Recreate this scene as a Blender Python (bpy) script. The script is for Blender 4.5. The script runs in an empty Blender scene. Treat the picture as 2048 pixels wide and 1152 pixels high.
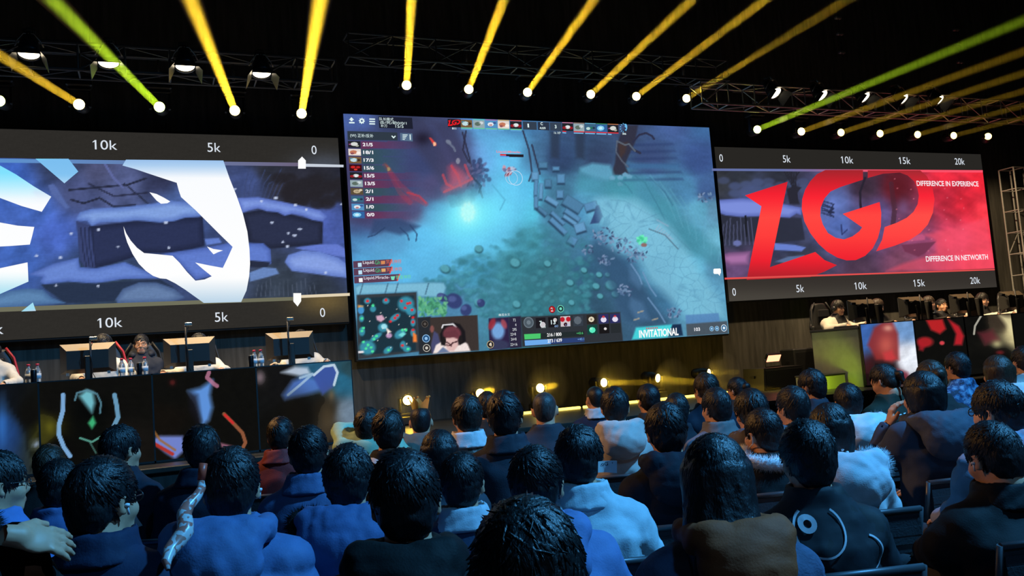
import bpy, bmesh, math, random
import numpy as np
from mathutils import Vector, Matrix
from mathutils.bvhtree import BVHTree
random.seed(7); np.random.seed(7)
S = bpy.context.scene
COL = S.collection
# ---------------------------------------------------------------- camera (phone held at 1.5 m in the seating)
F_PX = 1745.138
EYE = np.array([0.0, 0.0, 1.5])
YAW, PITCH, ROLL = 0.393569046, 0.0832816674, -0.0762396441
_cy, _sy, _cp, _sp = math.cos(YAW), math.sin(YAW), math.cos(PITCH), math.sin(PITCH)
_fw = np.array([_sy*_cp, _cy*_cp, _sp]); _rt = np.array([_cy, -_sy, 0.0]); _up = np.cross(_rt, _fw)
_cr, _sr = math.cos(ROLL), math.sin(ROLL)
CR = _cr*_rt + _sr*_up; CU = -_sr*_rt + _cr*_up; CF = _fw
cam = bpy.data.cameras.new('camera'); cam_o = bpy.data.objects.new('camera', cam); COL.objects.link(cam_o)
cam.sensor_width = 36.0; cam.lens = F_PX/2048*36; cam.clip_start = .05; cam.clip_end = 200
cam_o.matrix_world = Matrix(((CR[0], CU[0], -CF[0], EYE[0]), (CR[1], CU[1], -CF[1], EYE[1]), (CR[2], CU[2], -CF[2], EYE[2]), (0, 0, 0, 1)))
S.camera = cam_o
# ---------------------------------------------------------------- world, exposure
W = bpy.data.worlds.new('dark_hall'); S.world = W; W.use_nodes = True
W.node_tree.nodes['Background'].inputs[0].default_value = (.66, .66, .62, 1)
W.node_tree.nodes['Background'].inputs[1].default_value = .04
S.view_settings.view_transform = 'Standard'; S.view_settings.look = 'None'
S.view_settings.gamma = 1; S.view_settings.exposure = 0; S.view_settings.use_curve_mapping = False

def aim(o, d):
    o.rotation_euler = Vector(d).normalized().to_track_quat('-Z', 'Y').to_euler()

def lamp(kind, loc, target, col, energy, **k):
    l = bpy.data.lights.new(kind.lower()+'_light', kind); l.color = col; l.energy = energy
    for a, v in k.items(): setattr(l, a, v)
    o = bpy.data.objects.new(l.name, l); COL.objects.link(o); o.location = loc
    aim(o, Vector(target)-Vector(loc)); return o
# blue wash heads hung over the rear of the seating
lamp('SPOT', (7.2, .2, 8.9), (2.2, 4.3, 1.0), (.09, .46, 1.0), 6400, spot_size=math.radians(76), spot_blend=.7, shadow_soft_size=.22)
lamp('SPOT', (1.5, -2.6, 6.2), (1.0, 4.5, 1.0), (.06, .42, 1.0), 220, spot_size=math.radians(70), spot_blend=.7, shadow_soft_size=.22)
# warm front-of-house spots over the left of the seating
lamp('SPOT', (-3.2, 8.4, 5.6), (4.6, 5.2, 1.0), (1.0, .50, .16), 1300, spot_size=math.radians(46), spot_blend=.6, shadow_soft_size=.1)

# ---------------------------------------------------------------- pixel of the photograph -> point in the hall
def ray(px, py):
    return (px-1024)/F_PX*CR - (py-576)/F_PX*CU + CF
def on_y(px, py, Y):
    d = ray(px, py); return EYE + d*(Y/d[1])
def on_z(px, py, Z):
    d = ray(px, py); return EYE + d*((Z-EYE[2])/d[2])
def at_depth(px, py, dep):
    return EYE + ray(px, py)*dep
def project(P):
    P = np.asarray(P, float) - EYE; z = P@CF
    return 1024+F_PX*(P@CR)/z, 576-F_PX*(P@CU)/z

# ---------------------------------------------------------------- materials
def lin(c):
    c = np.asarray(c, float)/255.0
    return np.where(c <= .04045, c/12.92, ((c+.055)/1.055)**2.4)
MAT = {}
def material(name, col=(.5, .5, .5), rough=.6, metal=0.0, spec=.5, var=0.0, vscale=8.0, bump=0.0, bscale=60.0, emit=None, estr=0.0, attr=None, coat=0.0, sheen=0.0, alpha=None, trans=0.0, stretch=None):
    if name in MAT: return MAT[name]
    m = bpy.data.materials.new(name); m.use_nodes = True; nt = m.node_tree; b = nt.nodes['Principled BSDF']
    b.inputs['Roughness'].default_value = rough; b.inputs['Metallic'].default_value = metal
    b.inputs['Specular IOR Level'].default_value = spec; b.inputs['Coat Weight'].default_value = coat
    b.inputs['Sheen Weight'].default_value = sheen; b.inputs['Transmission Weight'].default_value = trans
    b.inputs['Base Color'].default_value = (*col, 1)
    tc = None
    if var > 0 or bump > 0:
        tc = nt.nodes.new('ShaderNodeTexCoord')
        src = tc.outputs['Object']
        if stretch:
            mp = nt.nodes.new('ShaderNodeMapping'); mp.inputs['Scale'].default_value = stretch
            nt.links.new(src, mp.inputs[0]); src = mp.outputs[0]
    csrc = None
    if attr:
        a = nt.nodes.new('ShaderNodeVertexColor'); a.layer_name = attr; csrc = a.outputs[0]
        nt.links.new(csrc, b.inputs['Base Color'])
    if var > 0:
        n = nt.nodes.new('ShaderNodeTexNoise'); n.inputs['Scale'].default_value = vscale; n.inputs['Detail'].default_value = 4
        nt.links.new(src, n.inputs['Vector'])
        mr = nt.nodes.new('ShaderNodeMapRange'); mr.inputs['From Min'].default_value = .3; mr.inputs['From Max'].default_value = .7
        mr.inputs['To Min'].default_value = 1-var; mr.inputs['To Max'].default_value = 1+var
        nt.links.new(n.outputs[0], mr.inputs[0])
        mx = nt.nodes.new('ShaderNodeMix'); mx.data_type = 'RGBA'; mx.blend_type = 'MULTIPLY'; mx.inputs[0].default_value = 1
        if csrc: nt.links.new(csrc, mx.inputs[6])
        else: mx.inputs[6].default_value = (*col, 1)
        nt.links.new(mr.outputs[0], mx.inputs[7]); nt.links.new(mx.outputs[2], b.inputs['Base Color'])
    if bump > 0:
        n2 = nt.nodes.new('ShaderNodeTexNoise'); n2.inputs['Scale'].default_value = bscale; n2.inputs['Detail'].default_value = 3
        nt.links.new(src, n2.inputs['Vector'])
        bp = nt.nodes.new('ShaderNodeBump'); bp.inputs['Strength'].default_value = bump; bp.inputs['Distance'].default_value = .01
        nt.links.new(n2.outputs[0], bp.inputs['Height']); nt.links.new(bp.outputs[0], b.inputs['Normal'])
    if emit is not None:
        b.inputs['Emission Color'].default_value = (*emit, 1); b.inputs['Emission Strength'].default_value = estr
    MAT[name] = m; return m
def emission(name, col=(1, 1, 1), strength=1.0, attr=None):
    if name in MAT: return MAT[name]
    m = bpy.data.materials.new(name); m.use_nodes = True; nt = m.node_tree; nt.nodes.clear()
    e = nt.nodes.new('ShaderNodeEmission'); o = nt.nodes.new('ShaderNodeOutputMaterial'); nt.links.new(e.outputs[0], o.inputs[0])
    e.inputs[0].default_value = (*col, 1); e.inputs[1].default_value = strength
    if attr:
        a = nt.nodes.new('ShaderNodeVertexColor'); a.layer_name = attr; nt.links.new(a.outputs[0], e.inputs[0])
    m.cycles.emission_sampling = 'NONE' if not attr else 'AUTO'
    MAT[name] = m; return m
def camo(name, cols, scale=9.0, rough=.75):
    if name in MAT: return MAT[name]
    m = material(name, cols[0], rough); nt = m.node_tree; b = nt.nodes['Principled BSDF']
    tc = nt.nodes.new('ShaderNodeTexCoord'); n = nt.nodes.new('ShaderNodeTexNoise'); n.inputs['Scale'].default_value = scale
    n.inputs['Detail'].default_value = 2; nt.links.new(tc.outputs['Object'], n.inputs['Vector'])
    r = nt.nodes.new('ShaderNodeValToRGB'); r.color_ramp.interpolation = 'CONSTANT'
    while len(r.color_ramp.elements) < len(cols): r.color_ramp.elements.new(.5)
    for i, c in enumerate(cols):
        r.color_ramp.elements[i].position = 0 if i == 0 else .38+.24*(i-1)/max(1, len(cols)-2)
        r.color_ramp.elements[i].color = (*c, 1)
    nt.links.new(n.outputs[0], r.inputs[0]); nt.links.new(r.outputs[0], b.inputs['Base Color'])
    return m

# ---------------------------------------------------------------- mesh helpers
def mesh_np(name, V, Fs, smooth=True, cols=None):
    """V (n,3); Fs list of index arrays (m,k)."""
    V = np.asarray(V, np.float32); me = bpy.data.meshes.new(name)
    Fs = [np.asarray(f, np.int32) for f in (Fs if isinstance(Fs, list) else [Fs]) if len(f)]
    nl = sum(f.size for f in Fs); nf = sum(len(f) for f in Fs)
    me.vertices.add(len(V)); me.vertices.foreach_set('co', V.ravel())
    me.loops.add(nl); me.loops.foreach_set('vertex_index', np.concatenate([f.ravel() for f in Fs]) if Fs else np.zeros(0, np.int32))
    me.polygons.add(nf)
    tot = np.concatenate([np.full(len(f), f.shape[1], np.int32) for f in Fs]) if Fs else np.zeros(0, np.int32)
    st = np.concatenate([[0], np.cumsum(tot)[:-1]]).astype(np.int32) if nf else tot
    me.polygons.foreach_set('loop_start', st); me.polygons.foreach_set('loop_total', tot)
    if smooth: me.polygons.foreach_set('use_smooth', np.ones(nf, bool))
    me.update(calc_edges=True); me.validate()
    if cols is not None:
        a = me.color_attributes.new('Col', 'FLOAT_COLOR', 'POINT')
        c4 = np.ones((len(V), 4), np.float32); c4[:, :3] = cols; a.data.foreach_set('color', c4.ravel())
    return me

class MB:
    """collects boxes, tubes, lathes and prisms into one mesh"""
    def __init__(s): s.v = []; s.f = []; s.sm = []
    def add(s, V, F, smooth=False):
        n = len(s.v); s.v += [tuple(map(float, p)) for p in V]; s.f += [tuple(i+n for i in f) for f in F]; s.sm += [smooth]*len(F); return s
    def box(s, lo, hi, bev=0.0, M=None):
        x0, y0, z0 = lo; x1, y1, z1 = hi
        if bev <= 0:
            V = [(x0, y0, z0), (x1, y0, z0), (x1, y1, z0), (x0, y1, z0), (x0, y0, z1), (x1, y0, z1), (x1, y1, z1), (x0, y1, z1)]
            F = [(0, 3, 2, 1), (4, 5, 6, 7), (0, 1, 5, 4), (1, 2, 6, 5), (2, 3, 7, 6), (3, 0, 4, 7)]
        else:
            b = min(bev, .49*(x1-x0), .49*(y1-y0), .49*(z1-z0)); V = []; F = []
            def ring(ix, z): return [(x0+ix+b, y0+ix, z), (x1-ix-b, y0+ix, z), (x1-ix, y0+ix+b, z), (x1-ix, y1-ix-b, z), (x1-ix-b, y1-ix, z), (x0+ix+b, y1-ix, z), (x0+ix, y1-ix-b, z), (x0+ix, y0+ix+b, z)]
            for ix, z in ((b*.999, z0), (0, z0+b), (0, z1-b), (b*.999, z1)): V += ring(ix, z)
            for k in range(3):
                for i in range(8): j = (i+1) % 8; F.append((k*8+i, k*8+j, k*8+8+j, k*8+8+i))
            F.append(tuple(range(7, -1, -1))); F.append(tuple(range(24, 32)))
        if M is not None: V = [tuple(M@Vector(p)) for p in V]
        return s.add(V, F)
    def tube(s, pts, r, n=8, caps=True):
        pts = [Vector(p) for p in pts]; m = len(pts)
        rr = r if hasattr(r, '__len__') else [r]*m
        V = []; up = None
        for i, p in enumerate(pts):
            t = (pts[min(i+1, m-1)]-pts[max(i-1, 0)]).normalized()
            if up is None:
                up = Vector((0, 0, 1)) if abs(t.z) < .9 else Vector((1, 0, 0))
            a = t.cross(up).normalized(); b = a.cross(t).normalized(); up = b
            for k in range(n):
                w = 2*math.pi*k/n; V.append(p+a*math.cos(w)*rr[i]+b*math.sin(w)*rr[i])
        F = []
        for i in range(m-1):
            for k in range(n):
                j = (k+1) % n; F.append((i*n+k, i*n+j, (i+1)*n+j, (i+1)*n+k))
        s.add(V, F, True)
        if caps:
            o = len(s.v)-len(V); s.f += [tuple(o+k for k in range(n-1, -1, -1)), tuple(o+(m-1)*n+k for k in range(n))]; s.sm += [False, False]
        return s
    def lathe(s, prof, n=20, M=None, smooth=True):
        """prof [(r,z)] about z"""
        V = []; F = []
        for r, z in prof:
            for k in range(n):
                w = 2*math.pi*k/n; V.append(Vector((r*math.cos(w), r*math.sin(w), z)))
        for i in range(len(prof)-1):
            for k in range(n):
                j = (k+1) % n; F.append((i*n+k, i*n+j, (i+1)*n+j, (i+1)*n+k))
        if M is not None: V = [M@v for v in V]
        return s.add(V, F, smooth)
    def prism(s, poly, y0, y1, M=None):
        """poly in (x,z), extruded along y"""
        n = len(poly); V = [(x, y0, z) for x, z in poly]+[(x, y1, z) for x, z in poly]
        F = [tuple(range(n)), tuple(range(2*n-1, n-1, -1))]+[(i, i+n, (i+1) % n+n, (i+1) % n) for i in range(n)]
        if M is not None: V = [tuple(M@Vector(p)) for p in V]
        return s.add(V, F)
    def mesh(s, name):
        me = bpy.data.meshes.new(name); me.from_pydata(s.v, [], s.f)
        me.polygons.foreach_set('use_smooth', s.sm); me.update(); return me
    def build(s, name, mat, parent=None, loc=None):
        return obj(name, s.mesh(name), mat, parent, loc)
def obj(name, me, mat, parent=None, loc=None):
    if mat is not None and not me.materials: me.materials.append(mat)
    o = bpy.data.objects.new(name, me); COL.objects.link(o)
    if parent is not None: o.parent = parent
    if loc is not None: o.location = loc
    if mat is not None and me.materials[0] != mat:
        o.material_slots[0].link = 'OBJECT'; o.material_slots[0].material = mat
    return o
def tag(o, label=None, cat=None, group=None, kind=None):
    if label: o['label'] = label
    if cat: o['category'] = cat
    if group: o['group'] = group
    if kind: o['kind'] = kind
    return o
def thing(name, label, cat, loc=(0, 0, 0), rz=0.0, group=None):
    o = bpy.data.objects.new(name, None); o.empty_display_size = .1; COL.objects.link(o)
    o.location = tuple(loc); o.rotation_euler = (0, 0, rz); return tag(o, label, cat, group)
def basis(d, p=(0, 0, 0)):
    q = Vector(d).normalized().to_track_quat('Z', 'Y'); return Matrix.Translation(Vector(p)) @ q.to_matrix().to_4x4()
# ================================================================= the setting
STAGE = .72
WALLY = 12.62
m_black = material('black_drape', (.03, .03, .028), .95, spec=.1, var=.35, vscale=2.5, bump=.4, bscale=5, stretch=(6, 6, .6))
m_floor = material('dark_hall_floor', (.02, .02, .022), .7, var=.3, vscale=5)
m_stage = material('stage_black_laminate', (.028, .026, .022), .38, var=.25, vscale=6, bump=.05)
m_cab = material('screen_cabinet_black', (.012, .012, .012), .7)
m_steel = material('dull_aluminium', (.42, .42, .40), .42, metal=.9, var=.15, vscale=20)
m_blackmetal = material('black_metal', (.012, .012, .013), .45, var=.2, vscale=30)
def struct(name, lo, hi, mat):
    return tag(MB().box(lo, hi).build(name, mat), kind='structure')
struct('floor', (-9, -6, -.1), (21, 16, 0), m_floor)
m_back = material('grey_black_backdrop', (.085, .08, .07), .95, spec=.1, var=.3, vscale=2.5, bump=.3, bscale=5, stretch=(6, 6, .6))
struct('wall_back', (-9, WALLY, 0), (21, WALLY+.2, 9.5), m_back)
struct('wall_left', (-9.2, -6, 0), (-9, 16, 9.5), m_black)
struct('wall_right', (21, -6, 0), (21.2, 16, 9.5), m_black)
struct('ceiling', (-9, -6, 9.5), (21, 16, 9.7), m_black)
st = thing('stage_platform', 'low black stage under the screens with a glowing yellow strip along its floor', 'stage', (6, 11, 0))
MB().box((-12, -1.55, STAGE-.06), (13, 1.6, STAGE), .01).build('deck', m_stage, st)
MB().box((-11.95, -1.5, .0), (12.95, 1.58, STAGE-.06)).build('skirt', m_black, st)
m_strip = emission('yellow_led_strip_and_patch', (1.0, .72, .12), 3.2)
for k in range(5):
    x0 = (2.35, 4.71, 5.89, 7.07, 8.25)[k]  # short first piece is a glowing stand-in for a bright lamp patch
    s_ = MB().box((x0-6, .73, STAGE), (x0-6+(1.12 if k else .22), .80, STAGE+.035), .008).build('led_strip_and_patch', m_strip, st)
# ================================================================= screens
SY = 12.42
PXS = {}
def sxz(px, py):
    p = on_y(px, py, SY); return p[0], p[2]
m_led = emission('led_display', attr='Col', strength=1.0)
def zl(x, y): return x*.35591, 250+y*.35591
def zr(x, y): return 1400+x*.33856, 290+y*.33856
def z7(x, y): return 1060+x*.2257, 220+y*.2257
def z8(x, y): return 1060+x*.25180, 440+y*.25180
def z5(x, y): return 680+x*.1997, 220+y*.1997
def z6(x, y): return 680+x*.25173, 440+y*.25173

class Canvas:
    def __init__(s, x0, z0, x1, z1, nx, nz, Y=None):
        s.Y = SY if Y is None else Y; s.ext = (x0, z0, x1, z1)
        s.X, s.Z = np.meshgrid(np.linspace(x0, x1, nx), np.linspace(z0, z1, nz), indexing='ij')
        P = np.stack([s.X, np.full_like(s.X, s.Y), s.Z], -1); s.px, s.py = project(P)
        s.c = np.zeros(s.X.shape+(3,)); s.nx, s.nz = nx, nz
    def idw(s, pts, p=3.0, tr=None):
        num = 0; den = 0
        for x, y, c in pts:
            if tr: x, y = tr(x, y)
            w = 1/((s.px-x)**2+(s.py-y)**2+30)**(p/2); num = num+w[..., None]*np.array(c, float); den = den+w
        s.c = num/den[..., None]
    def blend(s, m, col, a=1.0):
        m = (m*a)[..., None]; s.c = s.c*(1-m)+np.array(col, float)*m
    def win(s, x0, y0, x1, y1):
        """index window of the grid covering a photo-pixel box"""
        q = [on_y(x, y, s.Y) for x in (x0, x1) for y in (y0, y1)]; ax0, az0, ax1, az1 = s.ext
        X = [p[0] for p in q]; Z = [p[2] for p in q]
        i0 = int(max(0, (min(X)-ax0)/(ax1-ax0)*(s.nx-1)-1)); i1 = int(min(s.nx, (max(X)-ax0)/(ax1-ax0)*(s.nx-1)+3))
        j0 = int(max(0, (min(Z)-az0)/(az1-az0)*(s.nz-1)-1)); j1 = int(min(s.nz, (max(Z)-az0)/(az1-az0)*(s.nz-1)+3))
        return (slice(i0, max(i0, i1)), slice(j0, max(j0, j1)))
    def mix(s, w, m, col):
        m = m[..., None]; s.c[w] = s.c[w]*(1-m)+np.asarray(col, float)*m
    def poly(s, pts, col, a=1.0, soft=1.2, tr=None, shade=None):
        p = np.array([tr(*q) if tr else q for q in pts], float)
        w = s.win(*(p.min(0)-soft*3), *(p.max(0)+soft*3)); x = s.px[w]; y = s.py[w]
        if x.size == 0: return
        ins = np.zeros(x.shape, bool); d2 = np.full(x.shape, 1e9)
        for (ax, ay), (bx, by) in zip(p, np.roll(p, -1, 0)):
            c = ((ay > y) != (by > y)); xi = (bx-ax)*(y-ay)/((by-ay) if by != ay else 1e-9)+ax
            ins ^= c & (x < xi)
            ex, ey = bx-ax, by-ay; t = np.clip(((x-ax)*ex+(y-ay)*ey)/(ex*ex+ey*ey+1e-9), 0, 1)
            d2 = np.minimum(d2, (x-ax-t*ex)**2+(y-ay-t*ey)**2)
        sd = np.where(ins, 1, -1)*np.sqrt(d2); m = np.clip(sd/soft*.5+.5, 0, 1)*a
        if shade is not None:
            e = np.clip(sd/shade[0], 0, 1)[..., None]; col = np.array(col, float)*e+np.array(shade[1], float)*(1-e)
        s.mix(w, m, col)
    def blob(s, x, y, rx, ry, col, a=1.0, soft=.3, rot=0.0):
        k = max(rx, ry)*(1.4 if soft < 1 else 2.4)
        w = s.win(x-k, y-k, x+k, y+k)
        if s.px[w].size == 0: return
        c, n = math.cos(rot), math.sin(rot); dx, dy = s.px[w]-x, s.py[w]-y
        r = np.sqrt(((dx*c+dy*n)/rx)**2+((-dx*n+dy*c)/ry)**2)
        s.mix(w, (np.clip((1-r)/soft+.5, 0, 1) if soft < 1 else np.exp(-r*r*1.5))*a, col)
    def line(s, pts, w_, col, a=1.0, tr=None):
        p = np.array([tr(*q) if tr else q for q in pts], float)
        w = s.win(*(p.min(0)-w_-2), *(p.max(0)+w_+2)); x = s.px[w]; y = s.py[w]
        if x.size == 0: return
        d = np.full(x.shape, 1e9)
        for (ax, ay), (bx, by) in zip(p[:-1], p[1:]):
            ex, ey = bx-ax, by-ay; t = np.clip(((x-ax)*ex+(y-ay)*ey)/(ex*ex+ey*ey+1e-9), 0, 1)
            d = np.minimum(d, np.hypot(x-ax-t*ex, y-ay-t*ey))
        s.mix(w, np.clip(1-(d-w_*.5)/1.0, 0, 1)*a, col)
    def noise(s, amp, scale, seed=0, stretch=1.0):
        r = np.random.RandomState(seed); n = 0
        for o in range(4):
            for k in range(3):
                an = r.uniform(0, 2*math.pi); fq = 2*math.pi/scale*(1.8**o)*r.uniform(.7, 1.3); ph = r.uniform(0, 9)
                n = n+np.sin((s.px*math.cos(an)+s.py*stretch*math.sin(an))*fq+ph+1.5*np.sin(s.py*fq*.6+ph))/(1.6**o)
        s.c = s.c*(1+amp*n[..., None]/3)
    def mesh(s, name):
        V = np.stack([s.X, np.full_like(s.X, s.Y), s.Z], -1).reshape(-1, 3)
        i, j = np.meshgrid(np.arange(s.nx-1), np.arange(s.nz-1), indexing='ij'); a = (i*s.nz+j).ravel()
        F = np.stack([a, a+s.nz, a+s.nz+1, a+1], -1)
        return mesh_np(name, V, F, False, lin(np.clip(s.c, 0, 255)).reshape(-1, 3))

LAYER = [0]
class Print:
    """flat coloured print lying on a screen: polygons and lettering, a hair in front of the display"""
    def __init__(s): s.V = []; s.F = []; s.C = []
    def poly(s, pts, col, tr=None, lift=0, cuts=None):
        xy = [sxz(*(tr(*q) if tr else q)) for q in pts]
        bm = bmesh.new(); vs = [bm.verts.new((x, 0, z)) for x, z in xy]; bm.faces.new(vs); bm.normal_update()
        if cuts:
            bmesh.ops.triangulate(bm, faces=bm.faces[:])
            z0, z1 = min(z for _, z in xy), max(z for _, z in xy)
            for k in range(1, cuts):
                bmesh.ops.bisect_plane(bm, geom=bm.verts[:]+bm.edges[:]+bm.faces[:], plane_co=(0, 0, z0+(z1-z0)*k/cuts), plane_no=(0, 0, 1))
        bmesh.ops.triangulate(bm, faces=bm.faces[:])
        bm.verts.index_update(); n = len(s.V)
        for v in bm.verts:
            s.V.append((v.co.x, SY-.002-.0015*lift, v.co.z))
            if callable(col):
                px, py = project((v.co.x, SY, v.co.z)); s.C.append(col(px, py))
            else: s.C.append(col)
        s.F += [tuple(n+v.index for v in f.verts) for f in bm.faces]; bm.free(); return s
    def rect(s, x0, y0, x1, y1, col, lift=0, slope=None):
        """photo-pixel box; follows the screen's own horizontal"""
        X0, Z0 = sxz(x0, y0); X1, _ = sxz(x1, y0); _, Z1 = sxz(x0, y1)
        return s.box(X0, Z1, X1, Z0, col, lift)
    def box(s, X0, Z0, X1, Z1, col, lift=0):
        n = len(s.V); y = SY-.002-.0015*lift
        s.V += [(X0, y, Z0), (X1, y, Z0), (X1, y, Z1), (X0, y, Z1)]; s.C += [col]*4; s.F += [(n, n+1, n+2), (n, n+2, n+3)]; return s
    def disc(s, px, py, r, col, lift=0, ring=None, n=20):
        X, Z = sxz(px, py); k = math.hypot(*(np.array(sxz(px, py-r))-np.array([X, Z]))); o = len(s.V); y = SY-.002-.0015*lift
        if ring is None:
            s.V += [(X+k*math.cos(2*math.pi*i/n), y, Z+k*math.sin(2*math.pi*i/n)) for i in range(n)]
            s.F += [(o, o+i, o+i+1) for i in range(1, n-1)]; s.C += [col]*n
        else:
            for i in range(n):
                w = 2*math.pi*i/n
                s.V += [(X+k*math.cos(w), y, Z+k*math.sin(w)), (X+k*ring*math.cos(w), y, Z+k*ring*math.sin(w))]
            s.C += [col]*(2*n)
            for i in range(n):
                j = (i+1) % n; s.F += [(o+2*i, o+2*j, o+2*j+1), (o+2*i, o+2*j+1, o+2*i+1)]
        return s
    def text(s, body, x0, y0, x1, y1, col, lift=1, bold=0.0, shear=0.0):
        """x0,y0 lower-left and x1,y1 upper-right of the lettering in photo pixels"""
        X0, Z0 = sxz(x0, y0); X1, _ = sxz(x1, y0); _, Z1 = sxz(x0, y1)
        return s.text_box(body, X0, Z0, X1, Z1, col, lift, bold, shear)
    def text_box(s, body, X0, Z0, X1, Z1, col, lift=1, bold=0.0, shear=0.0):
        V, F = glyphs(body, bold, shear)
        lo = V.min(0); hi = V.max(0); k = (np.array([X1-X0, Z1-Z0]))/np.maximum(hi-lo, 1e-6); n = len(s.V)
        for v in (V-lo)*k: s.V.append((X0+v[0], SY-.002-.0015*lift, Z0+v[1]))
        s.C += [col]*len(V); s.F += [tuple(n+i for i in f) for f in F]; return s
    def build(s, name, parent, label=None):
        V = np.array(s.V); C = lin(np.clip(np.array(s.C, float), 0, 255))
        tri = np.array(s.F, np.int32)
        # every face looks towards the hall
        a, b, c = V[tri[:, 0]], V[tri[:, 1]], V[tri[:, 2]]; flip = np.cross(b-a, c-a)[:, 1] > 0
        tri[flip] = tri[flip][:, ::-1]
        o = obj(name, mesh_np(name, V, tri, False, C), m_led, parent)
        if label: o['label'] = label
        return o
GL = {}
def glyphs(body, bold=0.0, shear=0.0):
    key = (body, bold, shear)
    if key not in GL:
        c = bpy.data.curves.new('lettering', 'FONT'); c.body = body; c.size = 1; c.offset = bold; c.shear = shear; c.resolution_u = 4
        o = bpy.data.objects.new('lettering', c); COL.objects.link(o)
        me = o.to_mesh(); me.calc_loop_triangles()
        V = np.zeros(len(me.vertices)*3, np.float32); me.vertices.foreach_get('co', V)
        F = [tuple(t.vertices) for t in me.loop_triangles]
        GL[key] = (V.reshape(-1, 3)[:, :2].astype(float), F); o.to_mesh_clear(); bpy.data.objects.remove(o); bpy.data.curves.remove(c)
    return GL[key]
def screen_root(name, label, x0, z0, x1, z1):
    t = thing(name, label, 'LED screen', ((x0+x1)/2, SY, z0))
    t.location = (0, 0, 0)
    MB().box((x0-.03, SY+.012, z0-.03), (x1+.01, SY+.14, z1+.03), .01).build('cabinet', m_cab, t)
    return t
# ----------------------------------------------------------------- left screen
WHITE = (235, 240, 245)
sl = screen_root('led_screen', 'wide screen above the left desk with a white horse-head logo over snowy logs', -3.83, 2.235, 2.60, 4.92)
cv = Canvas(-3.83, 2.235, 2.60, 4.92, 420, 160)
cv.idw([(50, 300, (62, 100, 190)), (-300, 500, (70, 110, 195)), (200, 480, (70, 105, 190)), (100, 740, (65, 100, 180)), (300, 600, (75, 105, 195)), (550, 250, (75, 80, 115)), (700, 320, (85, 95, 140)), (900, 300, (50, 55, 85)), (420, 380, (75, 85, 130)), (330, 230, (50, 60, 90)), (1000, 450, (80, 105, 165)), (1400, 320, (65, 80, 130)), (1600, 330, (45, 45, 55)), (1800, 330, (40, 40, 48)), (1500, 250, (45, 48, 60)), (1850, 560, (75, 95, 170)), (1900, 700, (70, 90, 160)), (1600, 900, (55, 65, 80)), (1800, 920, (48, 56, 70)), (600, 930, (50, 65, 85)), (450, 880, (45, 60, 85)), (1000, 600, (50, 65, 110))], tr=zl)
cv.noise(.10, 60, 3)
cv.line([(390, 365), (560, 350), (720, 335), (820, 300)], 3, (38, 42, 62), tr=zl); cv.line([(400, 420), (470, 440), (560, 410), (640, 460), (760, 450)], 3, (38, 42, 62), tr=zl)
cv.line([(590, 220), (640, 300), (690, 350)], 4, (95, 105, 160), tr=zl); cv.line([(700, 330), (760, 380), (830, 440)], 2, (40, 45, 66), tr=zl); cv.line([(500, 330), (640, 400), (830, 380)], 2.4, (42, 46, 70), tr=zl)
for k in range(9): cv.line([(1400+k*30, 250+(k % 3)*30), (1380+k*26, 330), (1370+k*22, 420)], 1.2, (60, 72, 112), .7, zl)
for k in range(24):
    q = zl(1570+(k*71) % 360, 300+(k*47) % 150); cv.blob(*q, 16, 11, (38, 36, 42), .8, .5)
SN = ((95, 118, 195))
cv.poly([(270, 340), (300, 330), (330, 370), (360, 420), (390, 465), (370, 470), (330, 430), (290, 390)], (85, 105, 165), tr=zl)
cv.poly([(430, 540), (515, 568), (760, 540), (1140, 515), (1150, 680), (960, 720), (810, 720), (700, 760), (540, 805), (480, 803), (450, 760)], (44, 52, 86), tr=zl, shade=(14, (34, 40, 66)))
cv.poly([(430, 540), (500, 560), (515, 640), (540, 800), (480, 803), (450, 760)], (62, 74, 122), .8, tr=zl)
for k in range(4): cv.line([(455+k*22, 580), (465+k*20, 690), (485+k*18, 795)], 1.4, (36, 42, 70), .9, zl)
cv.poly([(430, 520), (450, 490), (520, 470), (700, 460), (870, 440), (960, 425), (1100, 440), (1145, 500), (1120, 515), (1040, 520), (980, 540), (900, 548), (760, 535), (680, 545), (560, 548), (515, 568), (490, 540), (430, 535)], (128, 160, 222), tr=zl, shade=(12, (90, 118, 190)))
cv.poly([(1360, 495), (1480, 475), (1640, 505), (1815, 545), (1812, 670), (1700, 680), (1520, 695), (1400, 660)], (44, 50, 76), tr=zl, shade=(12, (34, 38, 56)))
cv.poly([(1330, 410), (1450, 405), (1580, 430), (1720, 460), (1800, 480), (1838, 515), (1815, 540), (1760, 535), (1700, 510), (1640, 500), (1600, 510), (1560, 490), (1500, 485), (1450, 468), (1400, 480), (1360, 495)], (124, 150, 222), tr=zl, shade=(10, (90, 112, 190)))
cv.poly([(160, 840), (300, 780), (440, 745), (450, 800), (540, 805), (700, 770), (820, 820), (900, 862), (700, 865), (540, 890), (380, 880), (250, 895), (225, 880), (240, 855)], (104, 134, 208), tr=zl, shade=(9, (80, 106, 180)))
cv.poly([(230, 895), (540, 890), (900, 865), (1000, 930), (880, 888), (690, 920), (640, 990), (370, 1000), (250, 920)], (40, 52, 76), tr=zl)
cv.poly([(900, 725), (1150, 690), (1300, 660), (1480, 665), (1520, 700), (1525, 780), (1400, 800), (1100, 870), (970, 740)], (96, 124, 204), tr=zl, shade=(10, (76, 100, 175)))
cv.poly([(1150, 640), (1230, 635), (1245, 662), (1160, 675)], (100, 128, 205), tr=zl); cv.poly([(1400, 760), (1520, 770), (1500, 800), (1400, 800)], (40, 46, 66), tr=zl)
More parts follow.
